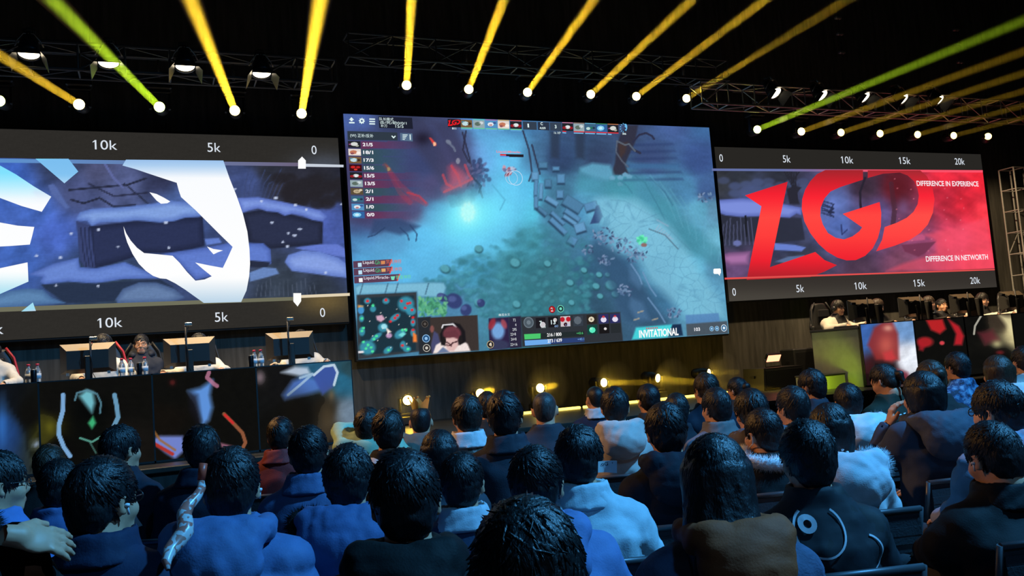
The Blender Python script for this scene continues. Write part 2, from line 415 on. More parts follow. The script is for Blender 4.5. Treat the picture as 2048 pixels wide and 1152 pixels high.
cv.poly([(1600, 770), (1620, 730), (1700, 705), (1800, 712), (1900, 745), (1960, 790), (1960, 860), (1870, 850), (1720, 830), (1640, 820)], (134, 160, 226), tr=zl, shade=(14, (100, 126, 200)))
cv.poly([(1660, 690), (1800, 670), (1900, 672), (1950, 700), (1960, 745), (1880, 735), (1800, 712), (1700, 700)], (100, 122, 205), tr=zl)
cv.poly([(1400, 830), (1480, 800), (1550, 805), (1568, 835), (1500, 855), (1405, 880)], (104, 134, 190), tr=zl)
cv.poly([(650, 980), (690, 920), (780, 885), (880, 885), (980, 920), (1040, 970), (950, 1000), (660, 1005)], (100, 126, 168), tr=zl, shade=(12, (70, 92, 135)))
cv.poly([(-200, 1000), (0, 950), (60, 930), (160, 918), (240, 925), (290, 970), (370, 1000), (0, 1030)], (92, 132, 176), tr=zl, shade=(12, (70, 104, 150)))
for x, y in [(553, 588), (663, 684), (948, 690), (1590, 658), (1655, 620), (1620, 608), (1685, 585), (1528, 548), (1615, 682), (1722, 475), (1470, 428), (932, 548), (315, 902), (552, 905), (1830, 830), (400, 610), (205, 735), (340, 745), (1320, 360), (1925, 445), (1550, 410), (1660, 450)]:
    cv.blob(*zl(x, y), 2.6+(x % 3), 2.2, (200, 212, 240), .9, .5)
for k in range(14): cv.line([(1440+k*26, 960), (1450+k*24, 900-(k % 4)*12)], .8, (80, 90, 110), .7, zl)
# dark scale bands above and below the picture
yT0 = lambda x: 314+x*.0217; yB0 = lambda x: 622-x*.0455
bandT = cv.py < (317+cv.px*.0217); bandB = cv.py > (620-cv.px*.0440)
cv.c[bandT] = (45, 43, 40); cv.c[bandB] = (46, 44, 41)
gl = np.exp(-((cv.px-650)/60)**2)*bandB*np.exp(-((cv.py-600)/30)**2); cv.blend(gl, (120, 100, 60), .8)
gl = np.exp(-((cv.px-650)/60)**2)*bandT*np.exp(-((cv.py-330)/25)**2); cv.blend(gl, (90, 100, 120), .6)
cv.noise(.03, 9, 5)
obj('display', cv.mesh('left_display'), m_led, sl)
def liq(px, py):
    zy = (py-250)/.35591; zx = px/.35591
    st_ = [(190, (150, 190, 235)), (225, (170, 205, 240)), (300, (250, 252, 255)), (860, (255, 255, 255)), (1000, (186, 212, 232))]
    c = [np.interp(zy, [a for a, _ in st_], [b[i] for _, b in st_]) for i in range(3)]
    if zx < 460 and zy < 420: t = np.clip((430-zy)/150, 0, 1)*.9; c = [c[0]*(1-t)+120*t, c[1]*(1-t)+(225 if zx < 200 else 190)*t, c[2]*(1-t)+(255 if zx < 200 else 240)*t]
    if zx < 200 and zy > 780: t = np.clip((zy-820)/150, 0, 1)*.7; c = [c[0]*(1-t)+150*t, c[1]*(1-t)+225*t, c[2]*(1-t)+245*t]
    return c
lg = Print()
lg.poly([(708, 195), (1255, 200), (1290, 300), (1330, 400), (1365, 500), (1390, 600), (1402, 700), (1405, 780), (1400, 850), (1385, 930), (1355, 995), (1145, 1000), (1100, 968), (1040, 925), (985, 890), (935, 865), (900, 862), (860, 848), (820, 820), (780, 780), (745, 725), (715, 660), (700, 610), (694, 570), (710, 610), (735, 650), (770, 690), (810, 720), (890, 727), (970, 735), (1010, 775), (1050, 825), (1098, 875), (1150, 868), (1190, 850), (1140, 810), (1097, 773), (1180, 790), (1252, 803), (1280, 745), (1307, 685), (1240, 620), (1170, 550), (1100, 480), (1017, 405), (1005, 370), (993, 325), (940, 308), (840, 275), (760, 248), (688, 228)], liq, zl, 1, 24)
lg.poly([(840, 378), (880, 388), (920, 408), (957, 430), (940, 440), (905, 443), (880, 425), (858, 400)], liq, zl, 1)
lg.poly([(1163, 683), (1200, 697), (1253, 705), (1225, 715), (1200, 727), (1180, 705)], liq, zl, 1)
for r_ in ([(200, 190), (385, 190), (440, 262), (362, 328)], [(0, 228), (90, 278), (190, 345), (288, 403), (235, 488), (120, 455), (0, 410), (-220, 350), (-240, 120)], [(-260, 500), (0, 548), (100, 566), (193, 573), (182, 620), (168, 672), (60, 680), (0, 683), (-260, 700)], [(-260, 880), (0, 805), (155, 772), (158, 830), (160, 880), (80, 915), (0, 950), (-240, 1040)], [(120, 1048), (185, 997), (202, 1045)]):
    lg.poly(r_, liq, zl, 1, 10)
lg.build('horse_logo', sl, 'white horse-head logo with a mane of rays')
ln = Print()
def blue_line(px, py): t = np.clip(px/600, 0, 1); return (90+20*t, 150-50*t, 215-90*t)
ln.poly([(-300, 185), (1675, 212), (1675, 232), (-300, 208)], lambda x, y: (blue_line(x, y)), zl, 0)
ln.poly([(-300, 1035), (1650, 966), (1650, 986), (-300, 1062)], (112, 112, 92), zl, 0)
ln.poly([(1718, 218), (1930, 224), (1930, 238), (1718, 235)], (200, 208, 220), zl, 2); ln.poly([(1692, 956), (1965, 944), (1965, 960), (1692, 972)], (225, 210, 180), zl, 2)
ln.build('slider_track', sl)
mk = Print(); mk.poly([(1697, 178), (1718, 200), (1718, 246), (1675, 246), (1675, 200)], (255, 255, 255), zl, 3); mk.build('slider_marker', sl)
mk = Print(); mk.poly([(1648, 945), (1692, 945), (1692, 990), (1672, 1020), (1648, 992)], (255, 255, 252), zl, 3); mk.build('slider_marker', sl)
tx = Print()
def label_at(pr, s_, px, py, h=.128, w=None):
    X, Z = sxz(px, py); w = w or {1: .072, 2: .172, 3: .268}[len(s_)]; c = (222, 230, 240)
    pr.text_box(s_, X-w/2, Z-h/2, X+w/2, Z+h/2, c, 1)
    if s_[0] == '1':
        n = len(pr.V); a, b, y = X-w/2, Z+h/2, SY-.0035; pr.V += [(a-.026, y, b-.036), (a-.022, y, b-.022), (a+.006, y, b), (a+.008, y, b-.018)]; pr.C += [c]*4; pr.F += [(n, n+1, n+2), (n, n+2, n+3)]
for s_, x, y in [('10k', 212, 290), ('5k', 428, 295), ('0', 628, 300), ('10k', 222, 645), ('5k', 443, 634), ('0', 645, 625), ('15k', -18, 659)]: tx = Print(); label_at(tx, s_, x, y); tx.build('scale_lettering', sl)
# ----------------------------------------------------------------- right screen
sr = screen_root('led_screen', 'wide screen above the right desk with big red LGD letters on a red snowy picture', 9.17, 2.235, 15.64, 4.945)
cv = Canvas(9.17, 2.235, 15.64, 4.945, 320, 134)
cv.idw([(120, 220, (52, 55, 62)), (250, 200, (48, 52, 62)), (450, 180, (45, 48, 60)), (300, 290, (75, 90, 140)), (800, 350, (95, 115, 180)), (820, 480, (85, 110, 180)), (980, 250, (60, 45, 60)), (1150, 250, (95, 30, 40)), (1250, 420, (110, 60, 90)), (1450, 300, (190, 40, 60)), (1450, 200, (235, 45, 65)), (1680, 200, (252, 42, 60)), (1700, 400, (250, 60, 75)), (1560, 330, (215, 40, 58)), (1500, 560, (225, 70, 100)), (1300, 560, (150, 75, 115)), (1650, 690, (250, 65, 85)), (1200, 700, (120, 70, 95)), (950, 730, (75, 55, 75)), (600, 690, (55, 60, 75)), (200, 560, (50, 55, 75)), (200, 700, (110, 80, 125)), (500, 560, (52, 58, 85)), (170, 450, (45, 48, 60)), (1000, 480, (90, 85, 140)), (1060, 400, (95, 85, 140))], tr=zr)
cv.noise(.10, 50, 11)
for k in range(26):
    q = zr(140+(k*67) % 470, 210+(k*29) % 80); cv.blob(*q, 12, 7, (72, 84, 122), .6, .5)
for k in range(7): cv.line([(500+k*14, 160), (540+(k % 3)*12, 230), (575, 320)], 2.2, (40, 40, 50), .8, zr)
cv.poly([(510, 260), (560, 240), (600, 250), (570, 290), (590, 350), (530, 350)], (42, 42, 54), tr=zr)
cv.poly([(100, 395), (240, 425), (450, 425), (600, 430), (620, 560), (440, 580), (120, 560)], (44, 47, 62), .9, tr=zr)
cv.poly([(90, 325), (250, 315), (350, 320), (600, 370), (600, 415), (570, 405), (530, 430), (450, 425), (360, 420), (240, 425), (150, 415), (95, 395)], (124, 142, 218), tr=zr, shade=(9, (90, 106, 180)))
cv.line([(270, 420), (272, 540)], 3, (30, 32, 40), tr=zr)
for k in range(9): cv.line([(125+k*24, 590), (140+k*20, 470-(k % 3)*20)], 1.2, (90, 95, 130), .7, zr)
cv.poly([(440, 580), (560, 590), (625, 605), (600, 628), (440, 620)], (104, 128, 206), tr=zr); cv.poly([(440, 690), (520, 660), (620, 650), (560, 700)], (90, 110, 150), tr=zr)
cv.poly([(130, 650), (170, 635), (250, 630), (300, 625), (290, 710), (180, 715), (135, 690)], (168, 112, 165), tr=zr, shade=(10, (110, 76, 118))); cv.blob(*zr(220, 580), 8, 6, (110, 120, 180), .9)
for k in range(6): cv.line([(720, 330+k*14), (790, 350+k*12+(k % 2)*14), (760, 400)], 2, (40, 46, 76), .8, zr)
cv.line([(835, 470), (838, 530), (870, 500)], 1.6, (50, 60, 110), tr=zr); cv.line([(975, 195), (945, 280), (950, 380)], 3.6, (42, 36, 50), tr=zr); cv.line([(1130, 230), (1150, 380), (1140, 470)], 9, (70, 45, 60), .8, zr)
cv.blob(*zr(1180, 260), 30, 45, (90, 26, 36), .7, 2); cv.blob(*zr(1200, 370), 14, 22, (120, 100, 150), .5, 2)
cv.poly([(1320, 530), (1500, 490), (1690, 430), (1740, 735), (1100, 745), (1200, 700), (1400, 640), (1390, 560)], (248, 84, 108), .55, 4, zr)
cv.poly([(1190, 590), (1395, 570), (1330, 640), (1290, 660), (1210, 630)], (112, 52, 78), .9, tr=zr)
cv.poly([(1310, 525), (1330, 540), (1330, 560), (1230, 570), (1200, 550)], (200, 90, 130), .8, tr=zr)
for k in range(30): cv.blob(*zr(1150+(k*97) % 480, 200+(k*61) % 430), 1.5, 1.3, (240, 130, 150), .5)
bandT = cv.py < 341.5+(cv.px-1425)*.003; bandB = cv.py > 557.5-(cv.px-1449)*.0369
cv.c[bandT] = (40, 38, 35); cv.c[bandB] = (52, 47, 43)
cv.blend(np.exp(-((cv.py-600)/26)**2)*bandB, (84, 80, 72), .6)
obj('display', cv.mesh('right_display'), m_led, sr)
def lgd(px, py):
    zy = (py-290)/.33856
    st_ = [(150, (165, 38, 46)), (215, (205, 34, 46)), (300, (250, 34, 50)), (420, (255, 72, 66)), (540, (255, 62, 60)), (680, (238, 34, 48)), (790, (170, 34, 44))]
    return [np.interp(zy, [a for a, _ in st_], [b[i] for _, b in st_]) for i in range(3)]
lg = Print()
lg.poly([(265, 298), (517, 217), (412, 722), (680, 632), (735, 680), (808, 710), (735, 748), (650, 780), (275, 797), (362, 362)], lgd, zr, 1, 16)
lg.build('letter_logo', sr, 'red angular letter L')
lg = Print()
lg.poly([(962, 148), (962, 205), (900, 225), (830, 248), (770, 275), (735, 315), (712, 370), (710, 420), (725, 470), (755, 520), (800, 548), (850, 558), (900, 540), (940, 510), (957, 487), (842, 407), (1060, 337), (1070, 400), (1068, 480), (1050, 550), (1020, 610), (975, 655), (920, 680), (865, 682), (810, 665), (750, 630), (700, 585), (650, 520), (615, 450), (600, 380), (603, 320), (620, 265), (650, 215), (690, 172), (740, 148)], lgd, zr, 1, 16)
lg.build('letter_logo', sr, 'red round letter G')
lg = Print()
lg.poly([(990, 150), (1300, 150), (1340, 185), (1372, 250), (1385, 320), (1375, 400), (1345, 470), (1300, 520), (1240, 560), (1150, 595), (1040, 628), (1075, 560), (1090, 485), (1160, 460), (1220, 430), (1260, 395), (1285, 350), (1292, 300), (1285, 260), (1265, 215), (1225, 180), (1180, 163), (1080, 170), (990, 195)], lambda x, y: [a*b for a, b in zip(lgd(x, y), (1, 1.1, 1.1))], zr, 1, 16)
lg.build('letter_logo', sr, 'red curved letter D')
ln = Print()
def pl(px, py): t = np.clip((px-1600)/150, 0, 1); return (100+150*t, 112-30*t, 165-60*t)
for k in range(8):
    xa, xb = 70+k*200, 70+(k+1)*200; f_ = lambda x: 139+(x-75)*.0062
    ln.poly([(xa, f_(xa)), (xb, f_(xb)), (xb, f_(xb)+14), (xa, f_(xa)+14)], pl, zr, 0)
ln.poly([(145, 784), (1740, 733), (1740, 740), (145, 795)], (225, 80, 78), zr, 2)
ln.build('slider_track', sr)
tx = Print()
for s_, x, y in [('0', 1442, 316), ('5k', 1573, 318), ('10k', 1695, 320), ('15k', 1810, 321.5), ('20k', 1919, 323), ('0', 1468, 584), ('5k', 1600, 577), ('10k', 1722, 571.5), ('15k', 1839, 566), ('20k', 1950, 561)]: tx = Print(); label_at(tx, s_, x, y, .132); tx.build('scale_lettering', sr)
tx = Print(); tx.text('DIFFERENCE IN EXPERIENCE', 1833.5, 372, 1957, 361.5, (250, 240, 245), 2, .018); tx.build('caption_lettering', sr)
tx = Print(); tx.text('DIFFERENCE IN NETWORTH', 1852, 523.5, 1976.5, 512.5, (250, 240, 245), 2, .018); tx.build('caption_lettering', sr)
# ----------------------------------------------------------------- centre screen: a game broadcast
sc_ = screen_root('led_screen', 'tall bright centre screen showing a moonlit game map with its panels', 2.70, 1.686, 9.10, 5.286)
cv = Canvas(2.70, 1.686, 9.10, 5.286, 450, 254)
B = []
for y, row in {240: [(700, 76, 100, 165), (800, 52, 62, 92), (880, 66, 74, 112), (960, 92, 155, 210), (1040, 68, 118, 168), (1150, 55, 75, 112), (1250, 60, 75, 112), (1350, 70, 95, 150), (1410, 62, 102, 152)],
      320: [(720, 68, 60, 100), (780, 60, 80, 122), (850, 56, 70, 112), (900, 86, 80, 122), (960, 112, 165, 228), (1020, 105, 192, 236), (1060, 70, 110, 150), (1120, 50, 70, 106), (1200, 52, 68, 100), (1300, 60, 78, 122), (1400, 60, 85, 140)],
      380: [(740, 70, 66, 98), (800, 65, 76, 118), (870, 88, 72, 108), (920, 120, 84, 120), (960, 84, 130, 180), (1020, 102, 205, 242), (1056, 84, 185, 225), (1120, 68, 118, 150), (1180, 84, 155, 188), (1240, 78, 160, 184), (1300, 80, 145, 180), (1370, 75, 130, 170), (1415, 65, 95, 145)],
      420: [(730, 74, 62, 96), (820, 90, 80, 118), (870, 84, 140, 184), (930, 125, 240, 255), (1000, 108, 222, 250), (1060, 84, 188, 215), (1100, 68, 118, 150), (1150, 80, 145, 186), (1200, 104, 175, 208), (1260, 122, 192, 220), (1330, 84, 158, 185), (1400, 95, 165, 195), (1430, 98, 150, 182)],
      480: [(720, 70, 112, 165), (780, 80, 125, 172), (850, 94, 184, 232), (930, 110, 215, 250), (1000, 92, 188, 220), (1060, 70, 150, 172), (1110, 68, 128, 156), (1180, 74, 128, 164), (1250, 114, 184, 215), (1310, 108, 178, 210), (1380, 80, 150, 176), (1440, 108, 178, 205)],
      540: [(720, 76, 145, 198), (800, 88, 174, 222), (870, 86, 168, 210), (950, 70, 150, 182), (1030, 64, 135, 152), (1100, 60, 115, 132), (1170, 54, 95, 126), (1240, 58, 98, 134), (1310, 84, 148, 185), (1380, 104, 184, 215), (1440, 84, 140, 172)],
      600: [(720, 100, 165, 205), (860, 84, 150, 190), (900, 80, 134, 174), (980, 74, 142, 166), (1050, 60, 125, 138), (1120, 58, 114, 126), (1200, 54, 90, 116), (1260, 58, 90, 122), (1320, 64, 114, 150), (1390, 100, 174, 206), (1440, 94, 158, 190)],
      660: [(740, 55, 100, 125), (900, 70, 120, 150), (1060, 55, 110, 125), (1200, 54, 86, 110), (1300, 56, 90, 118), (1400, 88, 145, 175)]}.items():
    B += [(x, y, (r, g, b)) for x, r, g, b in row]
cv.idw(B, 4.0); cv.noise(.05, 90, 21); cv.noise(.035, 22, 22)
cv.poly([(690, 262), (900, 250), (945, 262), (957, 330), (945, 382), (870, 405), (830, 438), (760, 462), (700, 468)], (64, 70, 114), .5, 12)
cv.poly([(955, 262), (1052, 266), (1066, 350), (1060, 415), (1010, 480), (900, 570), (712, 565), (706, 480), (760, 475), (840, 446), (880, 410), (950, 386), (966, 330)], (98, 192, 240), .5, 16)
# dark wood and cliff, upper left and upper right
for q in ([(780, 232), (850, 236), (905, 330), (935, 390), (905, 400), (850, 320)], [(860, 240), (905, 246), (945, 330), (965, 385), (940, 395)]): cv.poly(q, (60, 62, 92), .7, 8)
cv.blob(845, 277, 22, 17, (34, 30, 48), .9, 1.5)
for q in ([(932, 262), (926, 300), (950, 350), (965, 395)], [(925, 265), (940, 320), (946, 372)], [(1046, 262), (1058, 300), (1064, 345), (1058, 362)], [(1064, 290), (1072, 320), (1080, 348)]): cv.line(q, 2.6, (46, 46, 68), .85)
for k in range(40):
    a = (k*2.399) % 6.28; r = 4+(k*7) % 34; cv.blob(955+math.cos(a)*r*.7, 345+math.sin(a)*r*.8, 4+k % 4, 3+k % 3, (50, 58, 98) if k % 3 else (96, 96, 140), .75, .5, a)
for k in range(26): cv.blob(900+(k*13) % 50, 395+(k*7) % 22-(k*13 % 50)*.3, 6, 5, (58, 88, 120) if k % 2 else (70, 110, 140), .7, .5)
cv.line([(945, 355), (962, 372), (958, 385)], 3, (34, 40, 66)); cv.line([(944, 352), (935, 372)], 2, (34, 40, 66))
for q in ([(898, 335), (905, 330), (935, 355), (942, 362), (925, 372), (890, 385), (886, 378), (900, 360)],): cv.poly(q, (178, 76, 104), .8, 8)
for q in ([(903, 332), (915, 350), (922, 372)], [(886, 350), (893, 368), (905, 374)], [(930, 330), (938, 350), (944, 358)], [(888, 384), (915, 372), (944, 358)]): cv.line(q, 4, (205, 70, 84), .7)
cv.blob(918, 352, 26, 22, (190, 84, 104), .45, 2)
for q in ([(770, 330), (785, 350), (800, 370), (830, 395), (852, 408)], [(780, 345), (800, 385), (820, 405)]): cv.line(q, 9, (150, 66, 92), .5)
cv.line([(815, 385), (838, 392), (852, 406)], 3, (190, 60, 76), .8); cv.blob(815, 398, 28, 12, (170, 70, 94), .5, 2)
cv.poly([(858, 275), (862, 276), (873, 288), (872, 292), (868, 291)], (240, 70, 60)); cv.blob(869, 288, 3, 4, (255, 200, 160), .9)
cv.poly([(769, 328), (773, 329), (782, 338), (781, 342), (777, 341)], (232, 74, 60)); cv.blob(777, 338, 3, 4, (255, 190, 110), .9)
cv.blob(897, 284, 6, 4, (120, 128, 150), .9, .4, .6); cv.line([(900, 288), (908, 296), (910, 302)], 3, (112, 122, 145), .8); cv.blob(916, 322, 4, 6, (140, 140, 160), .9)
# pool of light on the path
cv.blob(960, 425, 120, 70, (110, 215, 252), .6, 2, -.4); cv.blob(938, 432, 66, 46, (124, 244, 255), .9, 2, -.3); cv.blob(936, 424, 22, 26, (190, 255, 250), .9, 2)
for k in range(9): a = k*.7; cv.blob(936+math.cos(a)*11, 424+math.sin(a)*16, 4, 6, (205, 255, 245), .6, 2)
cv.line([(985, 370), (1010, 400), (1000, 420)], 2, (85, 170, 205), .6)
# upper right: trees, ruined wall, steps
for x0 in (1100, 1150): cv.poly([(x0, 262), (x0+20, 264), (x0+18, 318), (x0+2, 316)], (46, 58, 80), .8, 4)
for k in range(6): cv.poly([(1262-k*3, 262+k*14+26), (1345+k*4, 262+k*14+24), (1348+k*4, 262+k*14+28), (1260-k*3, 262+k*14+31)], (44, 60, 104), .55, 2.5)
cv.poly([(1258, 326), (1360, 328), (1356, 338), (1258, 338)], (66, 112, 158), .8, 3)
cv.poly([(1254, 250), (1276, 250), (1270, 285), (1258, 310), (1250, 330), (1258, 350), (1222, 350), (1230, 325), (1234, 290), (1240, 270)], (50, 50, 66), .95, 2)
cv.poly([(1236, 288), (1256, 284), (1250, 306), (1240, 318)], (68, 54, 54), .9, 3)
cv.line([(1266, 284), (1278, 270), (1292, 266), (1304, 272), (1308, 278)], 3, (46, 48, 72)); cv.line([(1255, 290), (1268, 300), (1280, 306)], 4, (50, 52, 72))
cv.line([(1234, 282), (1250, 290), (1258, 288), (1270, 302)], 2, (96, 108, 122), .9); cv.line([(1234, 284), (1232, 304), (1244, 322), (1256, 334)], 1.6, (90, 100, 118), .9)
cv.poly([(1160, 336), (1185, 326), (1220, 330), (1228, 350), (1215, 362), (1190, 355), (1160, 345)], (96, 165, 196), .9, 4)
for x, y in [(1224, 357), (1240, 356), (1250, 350), (1258, 354), (1240, 369)]: cv.poly([(x-6, y-2), (x, y-6), (x+7, y-2), (x+5, y+3), (x-4, y+3)], (112, 168, 200), .9)
for q in ([(1270, 352), (1290, 365), (1315, 410), (1330, 440)], [(1300, 355), (1330, 385), (1345, 410)], [(1240, 362), (1255, 372), (1264, 386)], [(1222, 400), (1250, 402), (1290, 425)], [(1290, 425), (1320, 440), (1350, 470), (1380, 500)]): cv.line(q, 2, (58, 108, 140), .6)
cv.poly([(1160, 344), (1190, 356), (1230, 362), (1290, 352), (1370, 440), (1440, 500), (1440, 540), (1370, 500), (1300, 430), (1240, 400), (1150, 380)], (66, 138, 158), .55, 8)
for k in range(7): cv.line([(1300+k*20, 350+k*14), (1330+k*19, 390+k*15), (1352+k*14, 440+k*14)], 2, (96, 165, 190), .35)
# tumbled stone blocks
def block(x, y, w, h, rot, c=(96, 150, 194)):
    ca, sa = math.cos(rot), math.sin(rot); q = lambda a, b: (x+a*ca-b*sa, y+a*sa+b*ca)
    cv.poly([q(-w, -h+3), q(w, -h+3), q(w, h+4), q(-w, h+4)], (40, 64, 92), .85, 1.6); cv.poly([q(-w, -h), q(w, -h), q(w, h), q(-w, h)], c, .95, 1.2, shade=(3, tuple(v*.82 for v in c)))
for x, y, w, h, r in [(1070, 352, 7, 8, 0), (1072, 375, 4, 16, .05), (1082, 382, 4, 16, .05), (1086, 330, 9, 6, 0), (1112, 337, 7, 4, 0), (1122, 357, 8, 9, 0), (1096, 366, 7, 8, 0), (1120, 388, 7, 8, 0), (1104, 402, 14, 5, .55), (1146, 408, 20, 11, .55), (1182, 412, 13, 8, -.3), (1085, 422, 12, 4, .7), (1116, 436, 18, 4, .75), (1145, 430, 18, 5, .6), (1117, 452, 22, 5, .75), (1140, 440, 16, 4, .6), (1160, 455, 11, 9, -.3), (1145, 481, 9, 8, .5), (1072, 404, 4, 12, .0)]: block(x, y, w, h, r, random.choice([(92, 146, 190), (104, 160, 204), (80, 130, 168)]))
cv.poly([(1192, 412), (1198, 410), (1206, 432), (1198, 446), (1180, 448), (1188, 428)], (50, 70, 116), .9)
# pale cobbled path
cv.poly([(1192, 398), (1230, 392), (1275, 402), (1300, 418), (1340, 455), (1375, 500), (1400, 545), (1440, 600), (1450, 632), (1380, 640), (1340, 600), (1300, 560), (1275, 510), (1230, 470), (1200, 440)], (128, 194, 220), .72, 10)
r = np.random.RandomState(5)
path = [(r.uniform(0, 1), r.uniform(-1, 1)) for _ in range(70)]
pp = []
for t, w in path:
    cx = np.interp(t, [0, .3, .6, 1], [1225, 1290, 1345, 1420]); cy = np.interp(t, [0, .3, .6, 1], [418, 470, 545, 625]); pp.append((cx+w*34, cy-w*16))
ax = np.array(pp); sel = (cv.px > 1180) & (cv.py > 390) & (cv.py < 645)
D = np.sort(np.hypot(cv.px[sel][:, None]-ax[:, 0], (cv.py[sel][:, None]-ax[:, 1])*1.25), 1)
edge = np.clip(1-(D[:, 1]-D[:, 0])/2.2, 0, 1)*np.clip((26-D[:, 0])/8, 0, 1)
mm = np.zeros(cv.px.shape); mm[sel] = edge; cv.blend(mm, (72, 126, 162), .34)
# wet stones in the shallow ground
for k in range(620):
    x = r.uniform(850, 1185); y = r.uniform(440, 632)
    if y < 545-(x-850)*.42 or (x > 1100 and y < 470) or (x < 960 and y > 600): continue
    s = r.uniform(3, 8.5); up_ = r.rand() < .4; f_ = .10+.2*np.clip((y-470)/110, 0, 1)
    cv.blob(x+1, y+2, s*1.3, s, (46, 104, 118), f_, .7); cv.blob(x, y, s, s*.75, (84, 166, 182) if up_ else (60, 126, 142), f_+.08, .7, r.uniform(-.6, .6))
for x, y, s in [(957, 497, 8), (1030, 525, 10), (958, 605, 9), (1033, 608, 8), (890, 537, 9), (1095, 527, 7), (1140, 565, 7), (1168, 540, 6), (1198, 549, 6), (1215, 549, 5), (1222, 570, 11), (1192, 572, 7), (1230, 588, 7), (1200, 592, 6), (1143, 605, 6)]:
    cv.blob(x+1, y+2, s*1.1, s, (40, 84, 96), .8, .4); cv.blob(x, y, s, s*.8, (92, 170, 186), .85, .4, .4)
# fallen trunk and dead leaves
cv.poly([(1170, 500), (1190, 478), (1230, 500), (1275, 560), (1300, 590), (1330, 640), (1255, 645), (1225, 590), (1210, 545)], (52, 84, 116), .75, 8)
for q in ([(1258, 530), (1275, 548), (1284, 570), (1278, 578), (1260, 560)], [(1262, 595), (1285, 605), (1300, 640), (1272, 640), (1258, 612)]): cv.poly(q, (74, 112, 150), .8, 5)
for q in ([(1262, 528), (1278, 552), (1284, 568)], [(1286, 545), (1300, 575), (1312, 592)], [(1296, 596), (1318, 625), (1330, 645)]): cv.line(q, 2, (112, 150, 190), .8)
for cx, cy, n, sp in [(1205, 472, 46, 22), (1240, 490, 40, 20), (1275, 512, 34, 18), (1212, 520, 26, 14), (1250, 582, 30, 16), (1346, 625, 28, 14), (1180, 500, 16, 12), (1412, 395, 22, 14)]:
    for k in range(n):
        a = r.uniform(0, 6.28); d = r.uniform(0, 1)**.6*sp; cv.blob(cx+math.cos(a)*d*1.2, cy+math.sin(a)*d*.8, 3.4, 1.7, [(112, 142, 176), (84, 112, 150), (130, 150, 184), (60, 78, 112)][k % 4], .85, .5, a*2)
for k in range(8): cv.line([(1310+k*4, 462+k*2), (1318+k*4, 450+k*4)], 1, (150, 180, 206), .8)
cv.line([(1298, 458), (1330, 470), (1356, 498)], 1.4, (80, 110, 130), .8); cv.line([(1314, 440), (1336, 452)], 2, (130, 170, 196), .9)
for x, y in [(1276, 625), (1305, 640), (1268, 640)]: cv.line([(x, y), (x+10, y-3)], 2, (170, 160, 140), .8)
# small glowing green figure reduced to a leafy patch, red-blue ball at the top
for k in range(16): a = k*2.4; cv.blob(1285+math.cos(a)*(k % 5)*2.2, 478+math.sin(a)*(k % 5)*2.4, 4, 3, (110, 240, 190) if k % 3 else (70, 200, 150), .9, .5, a)
cv.blob(1288, 490, 6, 4, (150, 90, 80), .8)
for k in range(30): a = k*2.4; d = (k % 7)*2.1; cv.blob(1017+math.cos(a)*d, 341+math.sin(a)*d*.75, 4, 2.6, [(210, 150, 165), (110, 110, 150), (190, 200, 225), (150, 70, 84)][k % 4], .85, .5, a)
# lower-left bank: bush, boulders, pale wall
cv.poly([(709, 574), (722, 568), (775, 567), (865, 564), (888, 565), (893, 575), (886, 595), (835, 594), (833, 584), (712, 590)], (128, 190, 216), .9, 2, shade=(4, (92, 150, 180)))
for xs in (726, 776, 796, 857): cv.line([(xs, 567), (xs-6, 588)], 1.6, (66, 104, 130), .8)
for x, y, a, b in [(908, 602, 17, 15), (932, 620, 11, 12), (885, 595, 12, 8), (962, 606, 8, 8)]: cv.blob(x, y, a, b, (52, 62, 112), .95, .25, .5); cv.blob(x-4, y-4, a*.5, b*.4, (88, 104, 160), .7, .6)
for k in range(120): cv.blob(838+r.uniform(0, 1)*54, 596+r.uniform(0, 1)*34+(0), 5, 2.4, [(84, 168, 128), (60, 132, 100), (112, 190, 140)][k % 3], .8, .5, r.uniform(0, 3))
for q in ([(748, 440), (790, 436), (840, 452), (825, 462), (800, 470), (770, 462), (740, 470)],): cv.poly(q, (52, 72, 112), .8, 4)
for q in ([(800, 455), (815, 470), (818, 480)], [(820, 450), (834, 468), (832, 482)], [(770, 455), (750, 470), (736, 474)]): cv.line(q, 1.6, (44, 66, 104), .8)
# list rows tint
rows_c = 'rgggrrgrgr'
for i in range(10):
    y0 = 283+15.6*i; x0 = 721+1.0*i; ext = 95 if i in (0, 4, 5, 7) else 70
    m_ = np.clip((cv.px-x0)/1.5, 0, 1)*np.clip(1-(cv.px-x0-25)/ext, 0, 1)*((cv.py > y0) & (cv.py < y0+14.2))
    cv.blend(m_, (112, 48, 82) if rows_c[i] == 'r' else (50, 84, 88), .75)
# small map
cv.poly([(713, 590), (833, 584), (838, 703), (716, 719)], (54, 60, 66), 1, 1.0)
MMP = [((720, 596), (826, 592), (832, 700), (722, 708))]
cv.poly([(720, 596), (828, 591), (832, 701), (722, 710)], (30, 52, 64), 1, 1.0)
for x, y, a, b in [(735, 602, 7, 6), (772, 602, 7, 6), (812, 608, 16, 15), (822, 622, 10, 9), (722, 618, 6, 8), (746, 618, 6, 6), (723, 637, 5, 7), (724, 663, 6, 9), (735, 695, 16, 14), (790, 635, 12, 6), (766, 655, 10, 9), (800, 668, 12, 8), (776, 700, 10, 6), (814, 698, 8, 6), (806, 690, 6, 8), (826, 645, 5, 8), (826, 665, 5, 8), (752, 674, 14, 5)]: cv.blob(x, y, a, b, (62, 150, 176), .9, .4, -.6 if a > b*1.4 else 0)
for x, y in [(735, 602), (772, 600), (803, 602), (815, 607), (810, 616), (824, 620), (820, 606), (795, 631), (790, 636), (781, 643), (826, 635), (826, 644), (826, 660), (805, 691)]: cv.blob(x, y, 3, 2.6, (225, 44, 50), 1, .4)
